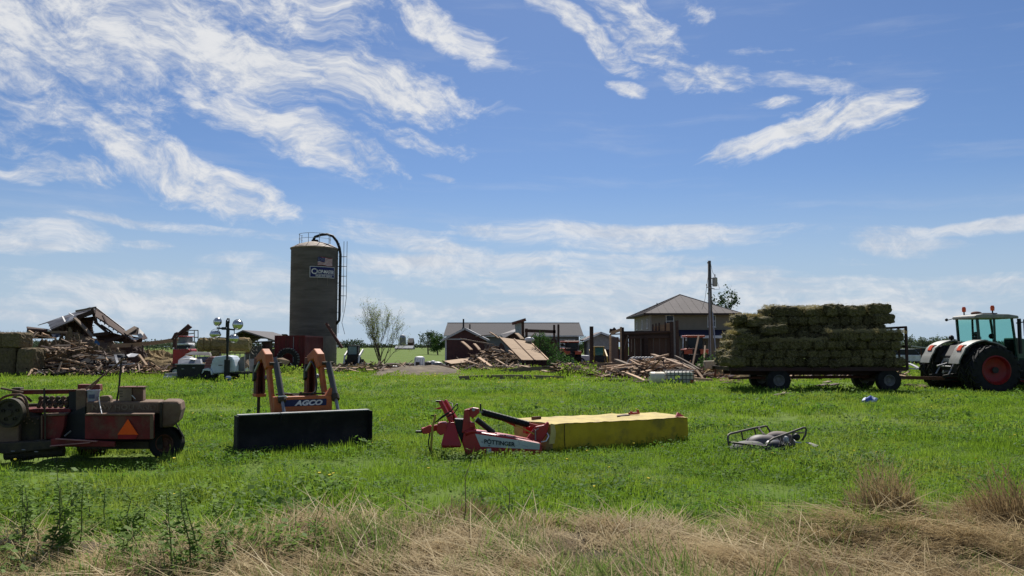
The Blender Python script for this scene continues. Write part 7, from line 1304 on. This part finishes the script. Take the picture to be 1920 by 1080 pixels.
for a, b, w, lab in [((1258, 595, 55), (1720, 768, 47), .28, 'long thick rafter sloping down to the right over the lumber pile'), ((820, 708, 48), (1500, 662, 52), .16, 'long thin rafter lying level across the lumber pile'), ((890, 728, 47), (1545, 688, 49), .18, 'second long level rafter low in the lumber pile'), ((1080, 678, 51), (1408, 600, 53), .13, 'thin rafter rising to the right in the lumber pile'), ((930, 642, 53), (1245, 778, 46), .24, 'rafter sloping right at the left of the lumber pile'), ((990, 752, 46), (1255, 865, 42), .2, 'pale rafter end lying toward the drum'), ((1465, 610, 54), (1690, 735, 49), .12, 'thin pale rafter above the thick one'), ((1420, 640, 54), (1560, 690, 52), .2, 'short pale board on the right of the lumber pile'), ((1560, 690, 50), (1650, 735, 48), .2, 'pale board end at the right of the lumber pile'), ((1630, 815, 43), (1800, 828, 42), .12, 'thin board lying on the grass right of the caged tank'), ((780, 738, 47), (1010, 700, 48), .2, 'dusty beam at the left foot of the lumber pile'), ((1250, 690, 49), (1340, 672, 49), .3, 'short board over the middle of the lumber pile')]: plank(f3(*a), f3(*b), w, .12, random.choice((M_wood, M_woodg, M_wood)), lab, name='rafter', cat='rafter')
for i in range(7):
    X = 1060 + i * 28; solo('curved_rib', 'thin curved metal rib in the row above the lumber pile', 'rib', MB().tube([f3(X - 30, 690, 52), f3(X - 12, 652, 52), f3(X + 12, 628, 52), f3(X + 40, 622, 52), f3(X + 62, 640, 52)], .035, 6), M_galv, group='curved ribs in the lumber pile')
for u, v, lab in ((1282, 622, 'pale pole leaning across the orange tractor'), (1322, 640, 'second pale pole leaning right of the orange tractor')):
    plank(at(u + 28 if u < 1300 else u, v + 8, 64.5), Vector((at(u + 15 if u < 1300 else u - 4, 0, 62).x, 62, .3)), .12, .12, M_wood, lab, name='leaning_pole', cat='pole')
for i in range(9): q = gnd(1128 + i * 20 + random.gauss(0, 6), 716 + random.gauss(0, 1.5)); solo('clod', 'dark clod of earth at the foot of the lumber pile', 'clod', MB().sphere(q + Z3 * .05, random.uniform(.12, .3), 8, 6, (1.5, 1, .6)), M_dirt, group='clods before the lumber pile')
for i, (u, v, r1, h_, lab) in enumerate([(1385, 716, 1.2, .35, 'loose hay strewn beside the wagon rear wheel'), (1345, 707, 1.3, .45, 'loose hay heap left of the wagon'), (1440, 708, 2.0, .3, 'loose hay strewn under the wagon'), (1530, 706, 2.0, .25, 'loose hay strewn under the middle of the wagon'), (1350, 694, 1.2, .5, 'pale hay heap under the utility pole')]): p = gnd(u, v); heap('loose_hay', lab, p, r1, r1 * .6, h_, M_hay, 70 + i, 'loose hay', 500, .18, 28, .9)
solo('pale_trough', 'long pale trough left of the hay wagon', 'trough', MB().prism([at(1322, 677, 50), at(1353, 676, 50), at(1355, 690, 50), at(1324, 692, 50)], (0, .5, 0)), mat('cream_boards', (.42, .37, .26), (.3, .25, .17), stretch=(8, 1, 1)), bevel=.03)
jn = thing('farm_implement', 'rusty implement with upright levers right of the utility pole', 'implement', gx(1351, 62), world=True)
for a, b, r_ in (((1344, 652), (1356, 651), .05), ((1349, 645), (1350, 672), .07), ((1346, 655), (1354, 656), .06), ((1347, 660), (1347, 676), .05), ((1353, 650), (1354, 676), .05), ((1358, 652), (1362, 655), .06), ((1343, 672), (1358, 673), .09)): part('lever', MB().tube([at(*a, 62), at(*b, 62)], r_, 6), M_rusty, jn)
part('base_frame', MB().box(at(1343, 0, 62).x, at(1358, 0, 62).x, 61.8, 62.4, 0, at(0, 672, 62).z), M_bdark, jn)
# ------------------------------------------------------------------ tank in a cage, drum, litter near the wagon
ib = thing('caged_tank', 'white plastic tank in a wire cage lying before the lumber pile', 'tank', gnd(1275, 723), world=True); g0 = gnd(1275, 723); Yi = g0.y
x0_, x1_ = at(1250, 0, Yi).x, at(1300, 0, Yi).x; zt_ = at(0, 695, Yi).z
part('tank', MB().box(x0_ + .03, x1_ - .03, Yi + .03, Yi + .95, .1, zt_ - .06), mat('milky_plastic', (.75, .72, .64), (.66, .63, .55), rough=.45, dirt=(.3, .26, .2), damt=.5), ib, .06)
for i in range(8): x = x0_ + i * (x1_ - x0_) / 7; part('cage_bar', MB().tube([(x, Yi, .06), (x, Yi, zt_), (x, Yi + .98, zt_), (x, Yi + .98, .06)], .02, 6), M_tin, ib)
for i in range(4): z = .08 + i * (zt_ - .1) / 3; part('cage_rail', MB().tube([(x0_, Yi, z), (x1_, Yi, z), (x1_, Yi + .98, z), (x0_, Yi + .98, z), (x0_, Yi, z)], .02, 6), M_tin, ib)
part('pallet', MB().box(x0_, x1_, Yi, Yi + .98, 0, .06), M_bdark, ib); part('red_cap', MB().box(x1_ - .18, x1_ - .04, Yi - .03, Yi + .02, .12, .28), M_red, ib)
dr = thing('plastic_drum', 'cream plastic drum lying left of the caged tank', 'drum', gnd(1233, 723), world=True); g1 = gnd(1233, 723); dr_ = .34; L_ = at(1247, 0, g1.y).x - at(1220, 0, g1.y).x
part('drum', MB().lathe([(0, 0), (dr_ * .9, 0), (dr_, .04), (dr_, L_ * .3), (dr_ * 1.03, L_ * .34), (dr_, L_ * .38), (dr_, L_ * .95), (dr_ * .9, L_), (0, L_)], 26, (at(1220, 0, g1.y).x, g1.y + .34, dr_ - .02), 'X'), mat('cream_plastic', (.78, .70, .52), (.68, .60, .44), rough=.5), dr, smooth=35); part('bung', MB().lathe([(.05, -.03), (.05, 0), (0, -.03)], 10, (at(1220, 0, g1.y).x, g1.y + .34, dr_ + .15), 'X'), M_black, dr)
lg = thing('feed_bag', 'crumpled blue and white feed bag on the grass below the wagon', 'bag', gnd(1630, 757), world=True); p = gnd(1630, 757)
def rag(c, r_, seed, sq):
    mb = MB().sphere(c, r_, 14, 9, sq); mb.v = [tuple(Vector(v) + Vector((1, 1, .8)) * (.9 * r_ * mnoise.noise(Vector(v) * 11 + Vector((seed, 0, 0))))) for v in mb.v]; return mb
part('bag', rag(p + Z3 * .10, .20, 1, (1.2, .8, .6)), mat('bag_white', (.55, .6, .72), (.4, .46, .62), scale=9, rough=.6), lg); part('blue_print', rag(p + Vector((-.05, -.09, .13)), .12, 3, (1.2, .6, .8)), mat('bag_blue', (.04, .08, .35), (.1, .15, .4), scale=12), lg)
plank(gnd(1454, 747) + Z3 * .1, gnd(1482, 744) + Z3 * .14, .3, .06, M_rusty if False else M_maroon, 'rusty board lying in the grass below the wagon rear wheel', name='board', cat='board'); plank(gnd(1467, 749) + Z3 * .2, gnd(1475, 738) + Z3 * .08, .12, .05, M_woodg, 'short board crossing the rusty board in the grass', name='board', cat='board')
for i, (u, v) in enumerate([(1548, 722), (1562, 727), (1540, 728)]): plank(gnd(u - 8, v) + Z3 * .1, gnd(u + 8, v - 1) + Z3 * .15, .25, .06, M_maroon if i else M_woodg, ['grey scrap board on the grass under the middle of the wagon', 'red scrap board just right of the grey one under the wagon', 'red scrap board nearest the camera under the wagon'][i], name='board', cat='board')
plank(at(1703, 681, 60), at(1722, 690, 58), .2, .08, M_tinw, 'white board slanting down right of the wagon end rack'); plank(at(1700, 690, 58) , at(1724, 692, 58), .3, .1, M_tinw, 'white board lying flat right of the wagon end rack')
plank(at(1709, 649, 60), at(1745, 653, 60), .1, .08, M_tinw, 'white rail in front of the trees left of the tractor', name='rail', cat='rail'); plank(Vector((at(1727, 0, 60.1).x, 60.1, 0)), at(1727, 652, 60.1), .08, .08, M_woodd, 'post holding the white rail left of the tractor', name='post', cat='post')

# ------------------------------------------------------------------ tall dead clumps, weeds and stems in the foreground
def stem_plant(name, label, u, v, H, seed, leaf, lm, n=1, cat='weed', group=None, spread=.08, ls=.05, dens=26, stemm=None, flat=.5):
    r = random.Random(seed); p = gnd(u, v); p.z = ground_z(p.x, p.y); t = thing(name, label, cat, p, group=group); st = MB(); lf_ = MB()
    for k in range(n):
        b = Vector((r.gauss(0, spread), r.gauss(0, spread), 0)); d = Vector((r.gauss(0, .1), r.gauss(0, .1), 1)); h = H * r.uniform(.65, 1.05); pts = [b, b + d * h * .35, b + d * h * .7 + Vector((r.gauss(0, .03), r.gauss(0, .03), 0)), b + d * h + Vector((r.gauss(0, .06), r.gauss(0, .06), 0))]; st.tube(pts, [.007, .006, .005, .002], 5, False)
        for q in range(int(dens * h) if leaf else 0):
            tt_ = r.uniform(.12, 1); i = min(2, int(tt_ * 3)); c = pts[i].lerp(pts[i + 1], tt_ * 3 - i); a = r.random() * 6.283; d_ = Vector((math.cos(a), math.sin(a), r.uniform(-.2, .6))); w_ = Vector((-math.sin(a), math.cos(a), r.uniform(-flat, flat))); L = ls * r.uniform(.6, 1.5) * (1.25 - tt_ * .6)
            c = c + d_ * .02; lf_.add([c, c + d_ * L * .45 + w_ * L * .36, c + d_ * L + Vector((0, 0, -.2 * L)), c + d_ * L * .45 - w_ * L * .36], [(0, 1, 2, 3)])
    part('stem', st, stemm or mat('weed_stem', (.13, .13, .05), (.10, .14, .04)), t)
    if leaf: part('leaves', lf_, lm, t)
    return t
for i, (u, v, H, lab) in enumerate([(95, 1075, .85, 'tall leafy weed at the lower left with a dark stem'), (125, 1060, .7, 'leafy weed just right of the tall one at the lower left'), (60, 1040, .6, 'low leafy weed at the far lower left'), (325, 1090, .72, 'bushy dark green weed at the bottom edge below the loader'), (318, 1020, .42, 'small leafy weed behind the bushy one below the loader'), (262, 1010, .4, 'short leafy weed in the roadside below the baler wheel'), (180, 1000, .38, 'short leafy weed below the slow triangle'), (30, 1075, .5, 'weed in the bottom left corner'), (240, 1070, .45, 'dull weed at the bottom edge below the baler'), (590, 1040, .35, 'single weed in the dead grass below the blade'), (410, 985, .3, 'small weed at the edge of the dead grass below the loader'), (450, 1080, .4, 'weed at the bottom edge left of the middle')]):
    stem_plant('leafy_weed', lab, u, v, H, 200 + i, True, M_wl, 3, dens=95, spread=.1, ls=.062)
M_dstem = mat('dead_stem', (.26, .19, .11), (.17, .12, .07))
for i, (u, v, H, lab) in enumerate([(880, 1000, .8, 'thin dark dead stem standing in the dead grass below the mower'), (782, 980, .5, 'pale dead stem leaning below the mower stand'), (940, 985, .65, 'thin dead stem right of the tallest one below the mower')]): stem_plant('tall_dead_weed', lab, u, v, H, 300 + i, False, None, 1, 'dead weed', stemm=M_dstem)
def clump(name, label, u, v, H, rx, n, seed, m=M_gd, lean=0.0):
    r = random.Random(seed); p = gnd(u, v); p.z = ground_z(p.x, p.y); mb = MB()
    for i in range(n):
        a, q = r.random() * 6.283, math.sqrt(r.random()); b = Vector((math.cos(a) * rx * q, math.sin(a) * rx * .6 * q, 0)); h = H * (.16 + .84 * (1 - q) ** 1.1) * r.uniform(.35, 1.1); d = Vector((math.cos(a) * .3 * q + lean + r.gauss(0, .13), math.sin(a) * .3 * q + r.gauss(0, .12), 1)); dr_ = Vector((r.gauss(0, .3) + lean, r.gauss(0, .3), -.15)) * h; w = r.uniform(.003, .007); sd_ = Vector((r.gauss(0, 1), r.gauss(0, 1), 0)).normalized() * w
        P = [b, b + d * h * .5, b + d * h * .85 + dr_ * .3, b + d * h + dr_ * .8]; o = len(mb.v)
        for k, q_ in enumerate(P): s_ = sd_ * (1 - k * .28); mb.v += [tuple(q_ - s_), tuple(q_ + s_)]
        mb.f += [(o + 2 * k, o + 2 * k + 1, o + 2 * k + 3, o + 2 * k + 2) for k in range(3)]
    mb.v = [tuple(Vector(x) + p) for x in mb.v]; return solo(name, label, 'dead grass', mb, m, p, kind='stuff')
clump('dead_grass_clump', 'tall pointed clump of dead grass at the lower right', 1660, 968, .95, .46, 1000, 1, M_gd, -.03); clump('dead_grass_clump', 'wide shaggy clump of dead grass at the right edge', 1895, 985, .85, .6, 1300, 2, M_gd, -.12); clump('dead_grass_clump', 'low brown clump of dead grass between the two tall clumps', 1770, 995, .3, .7, 800, 3, M_gd); clump('dead_grass_clump', 'matted clump of dead grass below the red mower hood', 870, 985, .42, .55, 1000, 4, M_gd, .12); clump('dead_grass_clump', 'pale clump of dead grass right of the one below the mower', 985, 1000, .28, .6, 800, 5, M_gd2, .2); clump('dead_grass_clump', 'low clump of dead grass below the push blade', 480, 1000, .22, .6, 700, 6, M_gd, .3)
clump('green_clump', 'pale green grass clump left of the wide shaggy clump', 1800, 970, .34, .22, 260, 7, M_gg); clump('green_clump', 'dark green grass clump at the edge of the dead grass below the cover', 1160, 975, .26, .4, 420, 8, M_g1)
build_grass()
